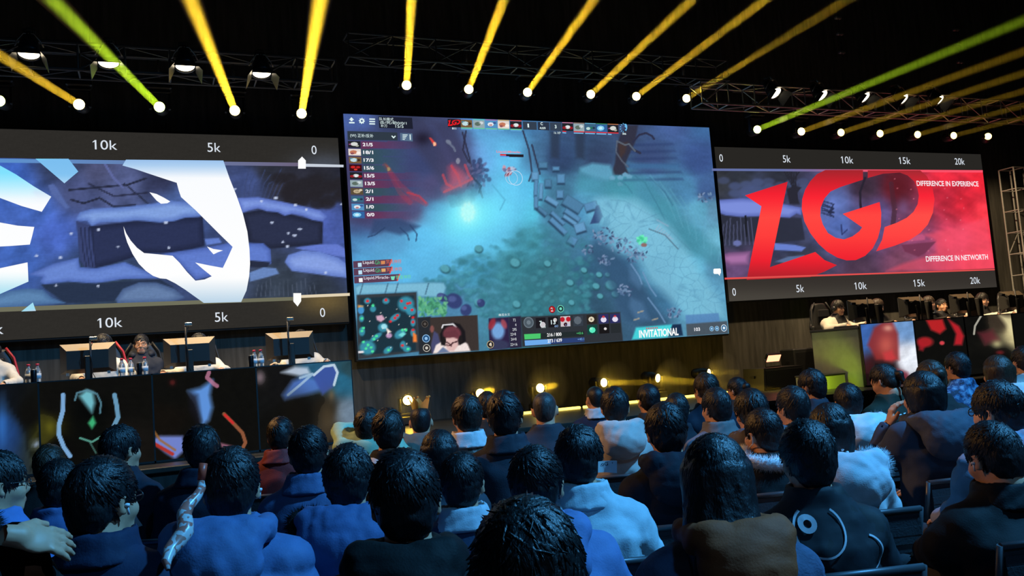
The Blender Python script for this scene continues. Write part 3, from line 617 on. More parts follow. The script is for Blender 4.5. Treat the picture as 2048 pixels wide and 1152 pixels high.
for x, y in [(724, 637), (724, 662), (727, 656), (727, 684), (736, 690), (732, 697), (745, 703), (742, 695), (777, 700), (816, 698), (753, 672), (748, 678), (805, 660), (812, 660), (746, 611)]: cv.blob(x, y, 3, 2.6, (80, 230, 160), 1, .4)
cv.poly([(752, 632), (764, 630), (770, 638), (762, 644), (754, 640)], (214, 168, 192), 1); cv.blob(768, 653, 6, 5, (160, 225, 240)); cv.blob(778, 671, 6, 5, (190, 150, 190))
cv.poly([(772, 655), (783, 664), (777, 665), (776, 670)], (250, 235, 225), 1, .8); cv.poly([(796, 670), (806, 664), (812, 668), (804, 674)], (120, 220, 220), 1)
cv.poly([(716, 610), (727, 612), (725, 616), (716, 615)], (220, 160, 90)); cv.blob(722, 621, 6, 7, (70, 150, 210)); cv.poly([(826, 664), (833, 670), (834, 684), (826, 684)], (240, 130, 60)); cv.blob(722, 704, 6, 2.5, (235, 230, 235))
for k in range(14): cv.blob(735+(k*37) % 90, 612+(k*23) % 85, 1.2, 1.2, (230, 235, 230), .9)
# webcam picture: hooded player with glasses over a white jersey
cv.poly([(835, 635), (862, 633), (864, 707), (838, 709)], (40, 44, 50), 1, 1); cv.poly([(860, 635), (955, 630), (958, 701), (863, 708)], (60, 52, 50), 1, 1)
cv.poly([(862, 690), (868, 662), (876, 668), (884, 700), (864, 707)], (74, 78, 120), .9); cv.blob(864, 658, 4, 7, (140, 84, 80), .9)
cv.poly([(866, 707), (872, 690), (886, 682), (920, 676), (935, 688), (941, 702)], (240, 226, 222)); cv.poly([(874, 706), (886, 694), (900, 704)], (90, 110, 150), .9)
cv.poly([(882, 690), (880, 668), (888, 652), (903, 644), (920, 648), (930, 662), (932, 684), (920, 690), (900, 694)], (28, 26, 30)); cv.line([(884, 656), (886, 650), (906, 648), (912, 654)], 1.6, (235, 235, 240))
cv.blob(904, 668, 18, 16, (112, 58, 68), 1, .25); cv.poly([(890, 672), (900, 672), (915, 678), (917, 690), (908, 702), (897, 702), (890, 690)], (222, 184, 180), 1, 1.6); cv.poly([(888, 664), (912, 660), (918, 672), (900, 676), (889, 676)], (104, 54, 64))
cv.blob(888, 682, 4, 9, (34, 30, 32)); cv.blob(921, 680, 4, 9, (34, 30, 32)); cv.line([(893, 684), (902, 690), (905, 686), (914, 683)], 1.6, (60, 30, 36)); cv.line([(892, 690), (903, 692)], 1, (60, 30, 36))
# portrait panel: plain blue-red stand-in
cv.poly([(977, 637), (1017, 634), (1020, 696), (979, 700)], (46, 36, 70), 1, 1); cv.blob(996, 662, 13, 17, (120, 170, 225), .95, .5); cv.blob(984, 648, 6, 12, (170, 50, 60), .8, .5, .4); cv.blob(1008, 648, 5, 10, (180, 80, 90), .8, .5, -.4); cv.blob(998, 690, 20, 10, (56, 60, 90), .95, .4)
cv.poly([(1017, 634), (1042, 632), (1044, 695), (1020, 697)], (44, 40, 62), 1, 1)
cv.poly([(1042, 634), (1240, 624), (1246, 682), (1045, 694)], (48, 52, 58), 1, 1)
# name banner
cv.poly([(1272, 655), (1345, 649), (1336, 674), (1264, 679)], (70, 215, 222), .95, 2); cv.poly([(1345, 649), (1362, 648), (1366, 671), (1336, 674)], (24, 40, 70), .95, 1.5); cv.blob(1322, 668, 30, 12, (110, 240, 240), .5, 2)
cv.poly([(1371, 630), (1437, 626), (1440, 644), (1372, 648)], (84, 130, 184), .8, 1.2); cv.poly([(1372, 648), (1454, 642), (1457, 667), (1374, 672)], (72, 76, 84), .85, 1)
cv.noise(.02, 5, 31)
obj('display', cv.mesh('centre_display'), m_led, sc_)
# ---- crisp panels, icons and lettering
ic = Print(); w_ = (225, 245, 245)
ic.poly([(702.8, 234.5), (708, 240), (705, 240), (705, 242.5), (701, 242.5), (701, 240), (697.8, 240)], w_, None, 1); ic.poly([(698, 244), (709, 244.3), (709, 247), (698, 246.8)], w_, None, 1)
g = [];
for k in range(32):
    rr = 6.2 if (k//2) % 2 == 0 else 4.6; a = 2*math.pi*k/32; g.append((723.5+rr*math.cos(a), 242+rr*math.sin(a)))
ic.poly(g, w_, None, 1); ic.disc(723.5, 242, 2, (70, 90, 140), 2)
for y in (237, 241.8, 246.5): ic.poly([(738.5, y), (750, y+.3), (750, y+2.8), (738.5, y+2.5)], w_, None, 1)
ic.poly([(784, 271), (787, 274), (790, 271.2), (791.5, 272.7), (787, 277.3), (782.5, 272.5)], w_, None, 2)
ic.poly([(1428, 537.5), (1440, 537), (1441.5, 539), (1441.5, 546), (1440, 547.5), (1439, 552), (1436, 548), (1428, 548), (1426.5, 546), (1426.5, 539)], (255, 255, 255), None, 2)
ic.build('menu_icon', sc_)
pn = Print()
pn.poly([(757, 233), (824, 235.5), (826, 258), (758.5, 256)], (30, 33, 48), None, 0); pn.poly([(694.5, 262), (794.5, 265), (795.5, 281), (695.5, 280)], (48, 58, 70), None, 0); pn.poly([(800, 266), (824.5, 267), (825.5, 283), (801, 281)], (86, 110, 138), None, 0)
for k in range(4): pn.poly([(805, 269+k*3), (815-k*1.8, 269.3+k*3), (815-k*1.8, 270.8+k*3), (805, 270.4+k*3)], w_, None, 1)
pn.poly([(819, 269), (821, 269), (821.6, 280), (819.6, 280)], w_, None, 1)
pn.build('menu_panel', sc_)
class Each:
    def text(s, *a, **k): p_ = Print(); p_.text(*a, **k); p_.build('panel_lettering', sc_); return s
    def build(s, *a): pass
tx = Each()
tx.text('队长模式', 759, 241, 787, 234.8, w_); tx.text('击/死/助0/0/1', 760, 248, 813, 241.5, w_); tx.text('补刀', 761.5, 254.5, 774, 248.6, w_); tx.text('15/5', 791, 255.5, 807, 249.5, w_)
tx.text('(W) 正补/反补', 700.5, 275.5, 747, 267, w_, 2)
for i, s_ in enumerate(['21/5', '18/1', '17/3', '15/6', '15/5', '13/5', '2/1', '2/1', '1/0', '0/0']):
    x = 725.5+.92*i; y = 292.5+15.6*i; tx.text(s_, x, y, x+(20 if len(s_) == 4 else 15), y-7, (245, 245, 250), 1, .03)
for (s_, c_), (x0, x1, y) in zip([('Liquid.', (245, 245, 250)), ('Gh', (70, 190, 120)), ('赏金神符', (220, 110, 80)), ('Liquid.', (245, 245, 250)), ('Gh', (70, 190, 120)), ('赏金神符', (220, 110, 80)), ('Liquid.Miracle-', (245, 240, 250)), ('恢复神符', (110, 215, 150))], [(726, 749, 530), (750, 760, 529), (772, 803, 527.5), (727, 750, 545.5), (751, 761, 545), (773, 804, 543), (728, 779, 561), (792, 822, 558.5)]): tx.text(s_, x0, y, x1, y-8, c_, 2)
tx.text('216 / 800', 1094, 673.5, 1123, 666.5, (250, 250, 250), 3, .02); tx.text('273 / 639', 1095, 685.5, 1124, 678.5, (250, 250, 250), 3, .02); tx.text('+43.6', 1153, 669, 1166, 664.5, (90, 220, 130), 2); tx.text('+40.1', 1155, 681, 1168, 676.5, (130, 180, 240), 2)
tx.text('7', 1079, 651, 1084, 642, w_, 3, .02); tx.text('13', 1102, 649, 1111, 640, w_, 3, .02); tx.text('110', 1083, 656.5, 1091, 652, w_, 3); tx.text('60', 1109, 654.5, 1116, 650, (150, 190, 240), 3); tx.text('110', 1131, 652.5, 1139, 648, (150, 190, 240), 3)
for s_, x, y in [('72', 1026, 643), ('4', 1030, 652.5), ('295', 1025, 662), ('22+8', 1021, 671.5), ('24+8', 1022, 681.5), ('22+16', 1021, 692)]: tx.text(s_, x, y, x+2.7*len(s_), y-5.5, (225, 230, 235), 2)
tx.text('痛苦女王', 997, 632.5, 1020, 627.5, (225, 240, 245), 2)
tx.text('Liquid.Miracle-', 993, 307, 1042, 301, (225, 140, 160), 2, .02)
tx.text('1', 1055, 255, 1058, 247.5, w_, 3, .03); tx.text('3', 1109.5, 257, 1113, 250, w_, 3, .03); tx.text('4:09', 1079, 258.5, 1091, 254, w_, 3, .02); tx.text('C', 1081, 250.5, 1085.5, 244.5, w_, 3, .03); tx.text('1k XP', 1108, 268, 1121, 263.5, w_, 3); tx.text('811', 904, 259, 912, 255, w_, 3, .03); tx.text('306', 1244.5, 269.5, 1252, 265.8, w_, 3, .03)
tx.text('4', 978.5, 693, 983.5, 685, (250, 250, 250), 3, .02); tx.text('2', 1101.5, 623, 1106, 615.5, (255, 240, 240), 3, .03); tx.text('103', 1388.5, 662.5, 1400, 655.5, (240, 240, 245), 3, .02)
tx.text('INVITATIONAL', 1278, 676, 1357.5, 660.5, (255, 255, 255), 3, .03, .08); tx.text('- - - - - - -', 1292, 658.5, 1315, 655.5, (215, 70, 80), 3, .04)
tx.build('panel_lettering', sc_, 'small white broadcast lettering and numbers')
for x0, y0, x1, x2 in [(706, 519, 782, 777), (707, 534, 783, 778), (708, 549.5, 798, 793)]:
    s_ = -.055; fd = Print()
    fd.poly([(x0, y0+3.5), (x1, y0+3.5+(x1-x0)*s_), (x2, y0+17.5+(x2-x0)*s_), (x0+.6, y0+17.5)], (92, 62, 86), None, 0); fd.poly([(x1, y0+3.5+(x1-x0)*s_), (x1+2.5, y0+3.3+(x1-x0)*s_), (x2+2.5, y0+17.3+(x2-x0)*s_), (x2, y0+17.5+(x2-x0)*s_)], (225, 70, 70), None, 1)
    fd.poly([(x0+9.5, y0+7), (x0+17, y0+6.5), (x0+17.4, y0+14.5), (x0+10, y0+15)], (190, 225, 245) if y0 < 549 else (245, 245, 245), None, 1); fd.build('event_feed', sc_)
fd = Print()
fd.poly([(761.5, 522), (770, 521.5), (770, 528), (762, 529)], (215, 140, 90), None, 2); fd.poly([(762.5, 537.5), (771, 537), (771, 543.5), (763, 544)], (225, 170, 110), None, 2); fd.poly([(781, 553), (790, 552.5), (788, 560), (783, 560)], (120, 225, 190), None, 2)
fd.build('event_icon', sc_)
br = Print()
br.poly([(1048, 668.5), (1081, 666.8), (1081, 677), (1049, 679)], (76, 200, 110), None, 1); br.poly([(1081, 666.8), (1168, 662), (1168.5, 672), (1081, 677)], (36, 44, 46), None, 1); br.poly([(1049, 681), (1101, 678.3), (1101.5, 688), (1050, 691.5)], (110, 170, 235), None, 1); br.poly([(1101, 678.3), (1168.5, 674.5), (1169, 683.5), (1101.5, 688)], (44, 64, 116), None, 1)
br.build('health_bar', sc_); br = Print(); br.poly([(1000, 308), (1012, 308.3), (1012, 311.6), (1000, 311.4)], (215, 50, 60), None, 1); br.poly([(1012, 308.3), (1047, 309), (1047, 314.5), (1012, 314)], (36, 28, 36), None, 1); br.poly([(1000, 312), (1018, 312.4), (1018, 314), (1000, 313.6)], (90, 130, 220), None, 2)
br.build('health_bar', sc_)
# square tiles of plain colour patches (portraits, skills, items)
def tile(name, x0, y0, x1, y1, base, spots, sk=(0, 0)):
    p = Print(); sx, sy = sk
    p.poly([(x0, y0), (x1, y0+sy), (x1+sx, y1+sy), (x0+sx, y1)], base, None, 1)
    for u, v, r_, c in spots:
        X = x0+(x1-x0)*u+sx*v; Y = y0+(y1-y0)*v+sy*u; p.poly([(X+r_*(x1-x0)*.5*math.cos(a), Y+r_*(y1-y0)*.5*math.sin(a)) for a in np.linspace(0, 2*math.pi, 9)[:-1]], c, None, 2)
    return p.build(name, sc_)
PAL = [((36, 36, 42), [(.5, .45, .6, (214, 216, 212)), (.72, .7, .3, (170, 172, 160)), (.15, .5, .2, (150, 80, 130))]), ((226, 214, 206), [(.4, .5, .62, (196, 120, 92)), (.3, .7, .3, (120, 60, 84)), (.8, .6, .4, (250, 240, 230))]), ((120, 92, 60), [(.4, .5, .6, (190, 220, 226)), (.75, .5, .36, (60, 44, 30)), (.2, .3, .3, (80, 130, 150))]), ((60, 16, 22), [(.3, .4, .4, (200, 40, 40)), (.7, .4, .36, (180, 36, 40)), (.5, .75, .3, (220, 60, 50))]), ((34, 36, 40), [(.5, .5, .5, (226, 232, 234)), (.2, .6, .4, (150, 30, 40)), (.8, .6, .4, (150, 30, 40))]), ((150, 170, 176), [(.4, .5, .55, (92, 110, 100)), (.7, .35, .4, (206, 216, 220))]), ((92, 78, 58), [(.5, .5, .6, (190, 172, 140)), (.5, .5, .25, (60, 50, 40)), (.8, .3, .3, (226, 214, 190))]), ((60, 100, 130), [(.3, .6, .4, (190, 220, 216)), (.6, .5, .3, (40, 120, 90)), (.8, .5, .3, (40, 50, 80))]), ((84, 146, 196), [(.45, .5, .55, (226, 234, 240)), (.45, .6, .3, (176, 60, 70)), (.8, .3, .3, (60, 90, 150))]), ((50, 100, 160), [(.4, .5, .7, (130, 205, 240)), (.4, .5, .35, (225, 250, 255))])]
for i in range(10): tile('portrait_tile', 695.5+.9*i, 282+15.65*i, 720.5+.9*i, 295.2+15.65*i, *PAL[i], sk=(.7, .6))
topc = [(80, 120, 200), (90, 200, 180), (170, 90, 150), (220, 180, 90), (220, 80, 60), (220, 130, 160), (160, 130, 100), (110, 190, 220), (60, 150, 90), (200, 120, 60)]
for i in range(5):
    x = 921+24.7*i; y = 239.5+.75*i; tile('portrait_tile', x, y, x+23, y+15, *PAL[(i*3+2) % 10], sk=(.6, .8))
    b = Print(); b.poly([(x, y-2), (x+23, y-1.2), (x+23, y+.3), (x, y-.5)], topc[i], None, 3); b.poly([(x+1, y+15.5), (x+23.5, y+16.2), (x+23.5, y+18), (x+1, y+17.3)], (110, 205, 150), None, 3); b.poly([(x+1, y+18), (x+(23 if i in (0, 2, 4) else 12), y+18.7), (x+(23 if i in (0, 2, 4) else 12), y+20.2), (x+1, y+19.5)], (100, 170, 225), None, 3); b.build('portrait_bar', sc_)
for i in range(5):
    x = 1124+22.7*i; y = 246.5+.75*i; tile('portrait_tile', x, y, x+21.5, y+15, *PAL[(4, 5, 7, 9, 0)[i]], sk=(.6, .8))
    b = Print(); b.poly([(x, y-1.8), (x+21.5, y-1), (x+21.5, y+.3), (x, y-.5)], topc[5+i], None, 3); b.poly([(x+.5, y+15.2), (x+(21.8 if i else 8), y+15.9), (x+(21.8 if i else 8), y+17.8), (x+.5, y+17.1)], (226, 50, 56), None, 3); b.poly([(x+.5, y+18), (x+(20 if i in (1, 2, 3) else 8), y+18.6), (x+(20 if i in (1, 2, 3) else 8), y+20.6), (x+.5, y+20)], (120, 190, 235), None, 3); b.build('portrait_bar', sc_)
for x0, y0, x1, c in [(1045.5, 243, 1073, (52, 64, 80)), (1075, 244, 1098, (44, 54, 72)), (1099.5, 245, 1122, (54, 66, 84)), (895, 238, 921, (32, 28, 36))]: sb = Print(); sb.poly([(x0, y0), (x1, y0+.9), (x1+.6, y0+17), (x0+.6, y0+16)], c, None, 1); sb.build('score_panel', sc_)
mini = Print()
def mp(pts, x0, y0, k): return [(x0+a*k, y0+b*k*.95) for a, b in pts]
for q in ([(0, .25), (.72, 0), (.42, 1.35), (1.0, 1.1), (1.35, 1.4), (.9, 1.6), (0, 1.62), (.3, .5)], [(2.0, 0), (2.0, .25), (1.45, .45), (1.3, .8), (1.6, 1.15), (1.9, .95), (1.55, .72), (2.25, .5), (2.2, 1.1), (1.8, 1.45), (1.35, 1.35), (1.0, .8), (1.2, .2)], [(2.1, 0), (3.0, 0), (3.2, .5), (2.9, 1.1), (2.2, 1.35), (2.35, .95), (2.8, .75), (2.85, .4), (2.6, .2), (2.1, .2)]): mini.poly(mp(q, 895.5, 240, 7.8), (235, 30, 40), None, 3)
mini.poly(mp([(.2, 0), (.75, 0), (1.0, .5), (1.0, 1.2), (.75, 1.9), (.35, 1.6), (.8, 1.2), (.55, .9), (.3, .6), (.5, .5)], 1246, 248, 8), (110, 190, 240), None, 3)
for k in range(6): a = math.pi*(.55+.18*k); mini.poly([(1247+5*math.cos(a-.1), 256-7*math.sin(a-.1)), (1247+8*math.cos(a-.1), 256-9.5*math.sin(a-.1)), (1247+8*math.cos(a+.1), 256-9.5*math.sin(a+.1)), (1247+5*math.cos(a+.1), 256-7*math.sin(a+.1))], (110, 190, 240), None, 3)
mini.build('team_logo', sc_)
for (x0, y0), b in zip([(1071, 636), (1096, 634.5), (1120.5, 633), (1146, 632)], [((30, 28, 34), [(.7, .7, .6, (205, 200, 205))]), ((26, 24, 28), [(.7, .3, .4, (200, 190, 190))]), ((206, 196, 200), [(.2, .3, .5, (190, 30, 44)), (.8, .3, .5, (190, 30, 44)), (.5, .8, .4, (60, 20, 30))]), ((54, 62, 72), [(.45, .45, .8, (92, 102, 112))])]): tile('skill_tile', x0, y0, x0+19.5, y0+20.5, *b, sk=(.8, -1))
for (x0, y0), b in zip([(1173, 630), (1196.5, 629), (1219.5, 628), (1174, 650.5), (1198, 649), (1221, 648)], [((44, 38, 34), [(.45, .5, .6, (226, 216, 190)), (.45, .5, .25, (96, 70, 50))]), ((46, 48, 96), [(.5, .6, .6, (226, 220, 240)), (.5, .3, .3, (190, 50, 60))]), ((46, 48, 96), [(.5, .6, .6, (226, 220, 240)), (.5, .3, .3, (190, 50, 60))]), ((24, 66, 58), [(.5, .55, .65, (90, 235, 190)), (.4, .4, .3, (200, 255, 235))]), ((26, 24, 26), [(.6, .5, .3, (220, 215, 215))]), ((40, 44, 48), [])]): tile('item_tile', x0, y0, x0+20, y0+18.5, *b, sk=(.7, -1.2))
rn = Print()
rn.disc(1031, 356, 15, (205, 225, 245), 2, .93, 36); rn.build('target_ring', sc_); rn = Print(); rn.disc(1023, 356, 13, (190, 215, 240), 2, .93, 36); rn.build('target_ring', sc_)
for x, y, r_, c, rc in [(849.6, 648, 7, (40, 36, 36), (90, 84, 80)), (852, 677, 8, (40, 84, 130), (150, 195, 235)), (853, 696, 7.6, (40, 38, 40), (205, 200, 190)), (980.5, 689, 7.6, (28, 26, 32), (190, 170, 130)), (1104, 619, 7.2, (190, 34, 40), (110, 20, 26)), (1121, 617.5, 7.2, (30, 50, 60), (120, 225, 190)), (1057, 645, 11, (78, 90, 100), (110, 124, 134)), (1423, 657.5, 5, (66, 120, 165), (175, 215, 240)), (1433.5, 657, 5, (66, 120, 165), (175, 215, 240)), (1447.5, 656, 7, (60, 110, 150), (225, 240, 250))]:
    rn = Print(); rn.disc(x, y, r_, c, 1); rn.disc(x, y, r_, rc, 2, .84, 28); rn.disc(x, y, r_*.4, rc, 3); rn.build('round_icon', sc_)
# ================================================================= trusses, towers
UNIT = {}
def unit_rod(n=8):
    if n not in UNIT:
        m = MB(); m.tube([(0, 0, 0), (0, 0, 1)], 1.0, n); UNIT[n] = m.mesh('rod')
    return UNIT[n]
def rod(name, a, b, r, mat, parent):
    a, b = Vector(a), Vector(b); me = unit_rod(); o = obj(name, me, mat, parent)
    d = b-a; o.matrix_local = Matrix.Translation(a) @ d.to_track_quat('Z', 'Y').to_matrix().to_4x4() @ Matrix.Diagonal((r, r, d.length, 1)); return o
m_pale = material('galvanised_scaffold', (.26, .26, .24), .55, metal=.1, var=.1)
m_dimsteel = material('dark_weathered_steel', (.10, .10, .095), .55, metal=.7, var=.2, vscale=20)
def truss(label, A, B, size=(.3, .3), bay=.5, r=.02, br=.011, up=(0, 0, 1), name='lighting_truss', m_steel=m_steel, diag=True):
    A, B, up = Vector(A), Vector(B), Vector(up); d = (B-A).normalized(); s1 = d.cross(up).normalized(); s2 = s1.cross(d).normalized()
    t = thing(name, label, 'truss', A); c = [(s1*i*size[0]/2+s2*j*size[1]/2) for i, j in ((-1, -1), (1, -1), (1, 1), (-1, 1))]
    L = (B-A).length; n = max(1, round(L/bay))
    for o in c: rod('chord', o, o+d*L, r, m_steel, t)
    for k in range(n+1):
        p = d*(L*k/n)
        for i in range(4): rod('brace', p+c[i], p+c[(i+1) % 4], br, m_steel, t)
        if k < n and (diag or k % 4 == 1):
            q = d*(L*(k+1)/n)
            for i in (0, 2): a_, b_ = (i, (i+1) % 4) if k % 2 else ((i+1) % 4, i); rod('brace', p+c[a_], q+c[b_], br, m_steel, t)
            for i in (1, 3): rod('brace', p+c[i], q+c[(i+1) % 4], br, m_steel, t) if (k % 2 == 0) else None
    if abs(d.z) < .5:
        for f in (.06, .94): rod('hanger_cable', d*L*f+s2*size[1]/2, d*L*f+Vector((0, 0, 9.5-A.z)), .007, m_dimsteel, t)
    return t
YF = 10.75
def zc(px, p0, p1, Y): return (on_y(px, p0, Y)[2]+on_y(px, p1, Y)[2])/2, abs(on_y(px, p0, Y)[2]-on_y(px, p1, Y)[2])
z_, h_ = zc(300, 105, 155, YF); truss('left horizontal truss carrying the four warm lamps over the left desk', (-2.6, YF, z_), (2.25, YF, z_), (.3, h_), .48, m_steel=m_dimsteel)
z_, h_ = zc(1000, 87, 131, 11.0); XA = on_y(697, 88, 11.0)[0]; XB = on_y(1456, 135, 11.0)[0]; truss('dim upper truss above the centre screen', (XA, 11.15, z_), (XB, 11.15, z_), (.3, h_), .62, m_steel=m_dimsteel)
z_, h_ = zc(1700, 187, 226, 11.25); truss('right horizontal truss carrying the five warm lamps over the right desk', (on_y(1392, 190, 11.25)[0], 11.25, z_), (17.2, 11.25, z_), (.3, h_), .5)
truss('upright scaffold truss at the right end of the stage', (15.99, 12.05, STAGE), (15.99, 12.05, 4.56), (.32, .32), .45, .017, .012, up=(0, 1, 0), name='scaffold_tower', m_steel=m_pale, diag=False)
truss('second upright scaffold truss right of the first one', (16.62, 12.0, STAGE), (16.62, 12.0, 4.5), (.32, .32), .45, .017, .012, up=(0, 1, 0), name='scaffold_tower', m_steel=m_pale, diag=False)
for k, (px, py) in enumerate([(1676, 36), (1912, 60)]):
    p = on_y(px, py, 11.0); t = thing('hanging_cable', ['thin cable with hooks hanging high above the right screen', 'thin cable with hooks hanging at the upper right over the tower'][k], 'cable', p)
    rod('cable', (0, 0, -.7), (0, 0, 9.5-p[2]), .008, m_blackmetal, t)
    for q in (0, -.28, -.6): MB().box((-.06, -.03, q-.02), (.06, .03, q+.02), .008).build('hook_block', m_steel, t)
# ================================================================= lamps
m_lampbody = material('lamp_black', (.02, .02, .02), .4, metal=.4)
m_lampsteel = material('lamp_bare_metal', (.55, .5, .42), .3, metal=.9)
m_warmlens = emission('warm_lamp_lens', (1.0, .84, .58), 9.0)
def fresnel(px, py, Y, label, group, aimpt, e=70, tiltx=0.0, tilty=-.30):
    p = on_y(px, py, Y); t = thing('stage_spotlight', label, 'spotlight', p, group=group)
    d = (Vector(aimpt)-Vector(p)).normalized(); d = Vector((tiltx, tilty, -1)).normalized(); M = basis(d) @ Matrix.Scale(1.28, 4)
    MB().lathe([(.0, -.2), (.05, -.2), (.055, -.12), (.07, -.1), (.085, -.02), (.09, .0), (.093, .035), (.083, .035)], 20, M).build('can', m_lampbody, t)
    MB().lathe([(.05, -.21), (.052, -.21), (.052, -.13), (.05, -.13)], 16, M).build('cap', m_lampsteel, t)
    MB().lathe([(.0, .025), (.05, .024), (.083, .018)], 20, M).build('lens', m_warmlens, t)
    yk = MB(); yk.tube([M@Vector((-.11, 0, -.05)), Vector((-.11, 0, .12)), Vector((-.05, 0, .2)), Vector((.05, 0, .2)), Vector((.11, 0, .12)), M@Vector((.11, 0, -.05))], .008, 6); yk.build('yoke', m_lampsteel, t)
    MB().tube([(0, 0, .19), (0, .05, .27), (0, .2, .29)], .016, 8).build('clamp', m_lampsteel, t)
    for k in (0, 1, 3):
        R_ = Matrix.Rotation(k*math.pi/2, 4, 'Z'); w = .085; o_ = .16 if k % 2 == 0 else .14
        MB().add([M@(R_@Vector(v)) for v in ((-w*.8, .088, .035), (w*.8, .088, .035), (w*1.25, o_, .135), (-w*1.25, o_, .135), (-w*.8, .091, .033), (w*.8, .091, .033), (w*1.25, o_+.003, .133), (-w*1.25, o_+.003, .133))], [(0, 1, 2, 3), (7, 6, 5, 4), (0, 4, 5, 1), (1, 5, 6, 2), (2, 6, 7, 3), (3, 7, 4, 0)]).build('barn_door', m_lampbody, t)
    l = bpy.data.lights.new('spot_light', 'SPOT'); l.color = (1, .74, .42); l.energy = e; l.spot_size = math.radians(62); l.spot_blend = .6; l.shadow_soft_size = .06
    o = bpy.data.objects.new('spot_light', l); COL.objects.link(o); o.parent = t; o.location = d*.27; aim(o, Vector(aimpt)-Vector(p))
ordl = ['leftmost', 'second from the left', 'third from the left', 'rightmost']
for k, (px, py) in enumerate([(58, 103), (217, 121), (370, 128), (523, 142)]): fresnel(px, py, 10.42, f'{ordl[k]} of the four glowing warm lamps on the left truss', 'warm lamps on the left truss', (-1.1+k*.95, 11.2, 1.7), 320)
ordr = ['leftmost', 'second from the left', 'middle one', 'fourth from the left', 'rightmost']
for k, (px, py) in enumerate([(1548, 184), (1641, 189), (1726, 193), (1803, 197), (1874, 199)]): fresnel(px, py, 10.95, f'{ordr[k]} of the five warm lamps on the right truss', 'warm lamps on the right truss', ((10.3+k*1.4, 11.5, 1.8) if k < 4 else (15.7, 12.0, 2.9)), 600, .12, -.75)
GOLD, LIME = (1.0, .60, .03), (.46, .72, .02)
m_gold = emission('gold_beam_lens', (1.0, .72, .2), 14.0); m_lime = emission('lime_beam_lens', (.72, .95, .18), 14.0); m_goldfar = emission('gold_beam_lens_dim', (1.0, .74, .2), 5.0)
HAZE = bpy.data.materials.new('lit_haze'); HAZE.use_nodes = True; nt = HAZE.node_tree; nt.nodes.clear()
v_ = nt.nodes.new('ShaderNodeVolumeScatter'); v_.inputs['Density'].default_value = .05; v_.inputs['Anisotropy'].default_value = .55
o_ = nt.nodes.new('ShaderNodeOutputMaterial'); nt.links.new(v_.outputs[0], o_.inputs['Volume'])
HAZE2 = HAZE.copy(); HAZE2.name = 'lamp_haze'; HAZE2.node_tree.nodes['Volume Scatter'].inputs['Density'].default_value = .12
def moving_head(p, d, col, lens, label, group, hang=True, watts=4.0, beam=None, L=12.5, r=.045, blabel=None, k=1.0, glow=0):
    t = thing('moving_head_light', label, 'stage light', p, group=group); d = Vector(d).normalized(); M = basis(d)
    sgn = 1 if hang else -1
    MB().lathe([(.0, -.24), (.06, -.24), (.085, -.2), (.09, -.05), (.075, .0), (.07, .05), (.066, .052)], 18, M).build('head', m_lampbody, t)
    MB().lathe([(.0, .05), (.035, .049), (.068, .05)], 18, M).build('lens', lens, t)
    y = MB()
    for s_ in (-1, 1): y.box((s_*.115-.015, -.035, -.03 if hang else -.2), (s_*.115+.015, .035, .2 if hang else .03), .006)
    y.box((-.13, -.045, .18 if hang else -.22), (.13, .045, .22 if hang else -.18), .008); y.build('yoke', m_lampbody, t)
    MB().box((-.15, -.1, .22 if hang else -.34), (.15, .1, .34 if hang else -.22), .015).build('base', m_lampbody, t)
    if hang: MB().tube([(0, 0, .34), (0, 0, .62)], .02, 8).build('clamp', m_lampsteel, t)
    l = bpy.data.lights.new('beam_light', 'AREA'); l.shape = 'DISK'; l.size = r*2; l.spread = math.radians(.6); l.energy = watts; l.color = col
    o = bpy.data.objects.new('beam_light', l); COL.objects.link(o); o.parent = t; o.location = d*.06; aim(o, d)
    if glow:
        g = bpy.data.lights.new('glow_light', 'POINT'); g.energy = glow; g.color = col; g.shadow_soft_size = .05; go = bpy.data.objects.new('glow_light', g); COL.objects.link(go); go.parent = t; go.location = d*.12
        m = MB(); m.lathe([(0, .07)]+[(.34*math.sin(a), .07+.24*(1-math.cos(a))) for a in np.linspace(.2, math.pi-.05, 12)]+[(0, .55)], 20, M); b = m.build('haze_glow', HAZE2, None, p); tag(b, 'soft glow in the haze around the '+label, 'haze glow', kind='stuff')
    if beam:
        m = MB(); n = 20; m.lathe([(.0, .065), (r*1.05, .065), (r*1.05+.006*L, L), (0, L)], n, M); b = m.build('haze_beam', HAZE, None, p)
        tag(b, blabel, 'light beam', kind='stuff')
    return t
def pipe(label, a, b):
    t = thing('lighting_pipe', label, 'pipe', a); rod('tube', (0, 0, 0), Vector(b)-Vector(a), .024, m_dimsteel, t)
    for f in (.05, .5, .95): q_ = (Vector(b)-Vector(a))*f; rod('hanger_cable', q_, q_+Vector((0, 0, 9.5-a[2])), .006, m_dimsteel, t)
zs_ = on_y(320, 215, 11.8)[2]+.645; pipe('thin dark pipe holding the beam lamps above the left screen', (-3.6, 11.8, zs_), (2.4, 11.8, zs_))
zs_ = on_y(937, 180, 11.8)[2]+.645; pipe('thin dark pipe holding the beam lamps above the centre screen', (3.1, 11.8, zs_), (8.7, 11.8, zs_))
zs_ = on_y(1757, 268, 11.8)[2]+.645; pipe('thin dark pipe holding the beam lamps above the right screen', (9.2, 11.8, zs_), (15.6, 11.8, zs_))
dL = -ray(565, 460); dC = -ray(790, 555)
pos9 = ['at the left edge of the picture', 'second in the left row', 'third in the left row', 'fourth in the left row', 'last in the left row, nearest the centre screen']
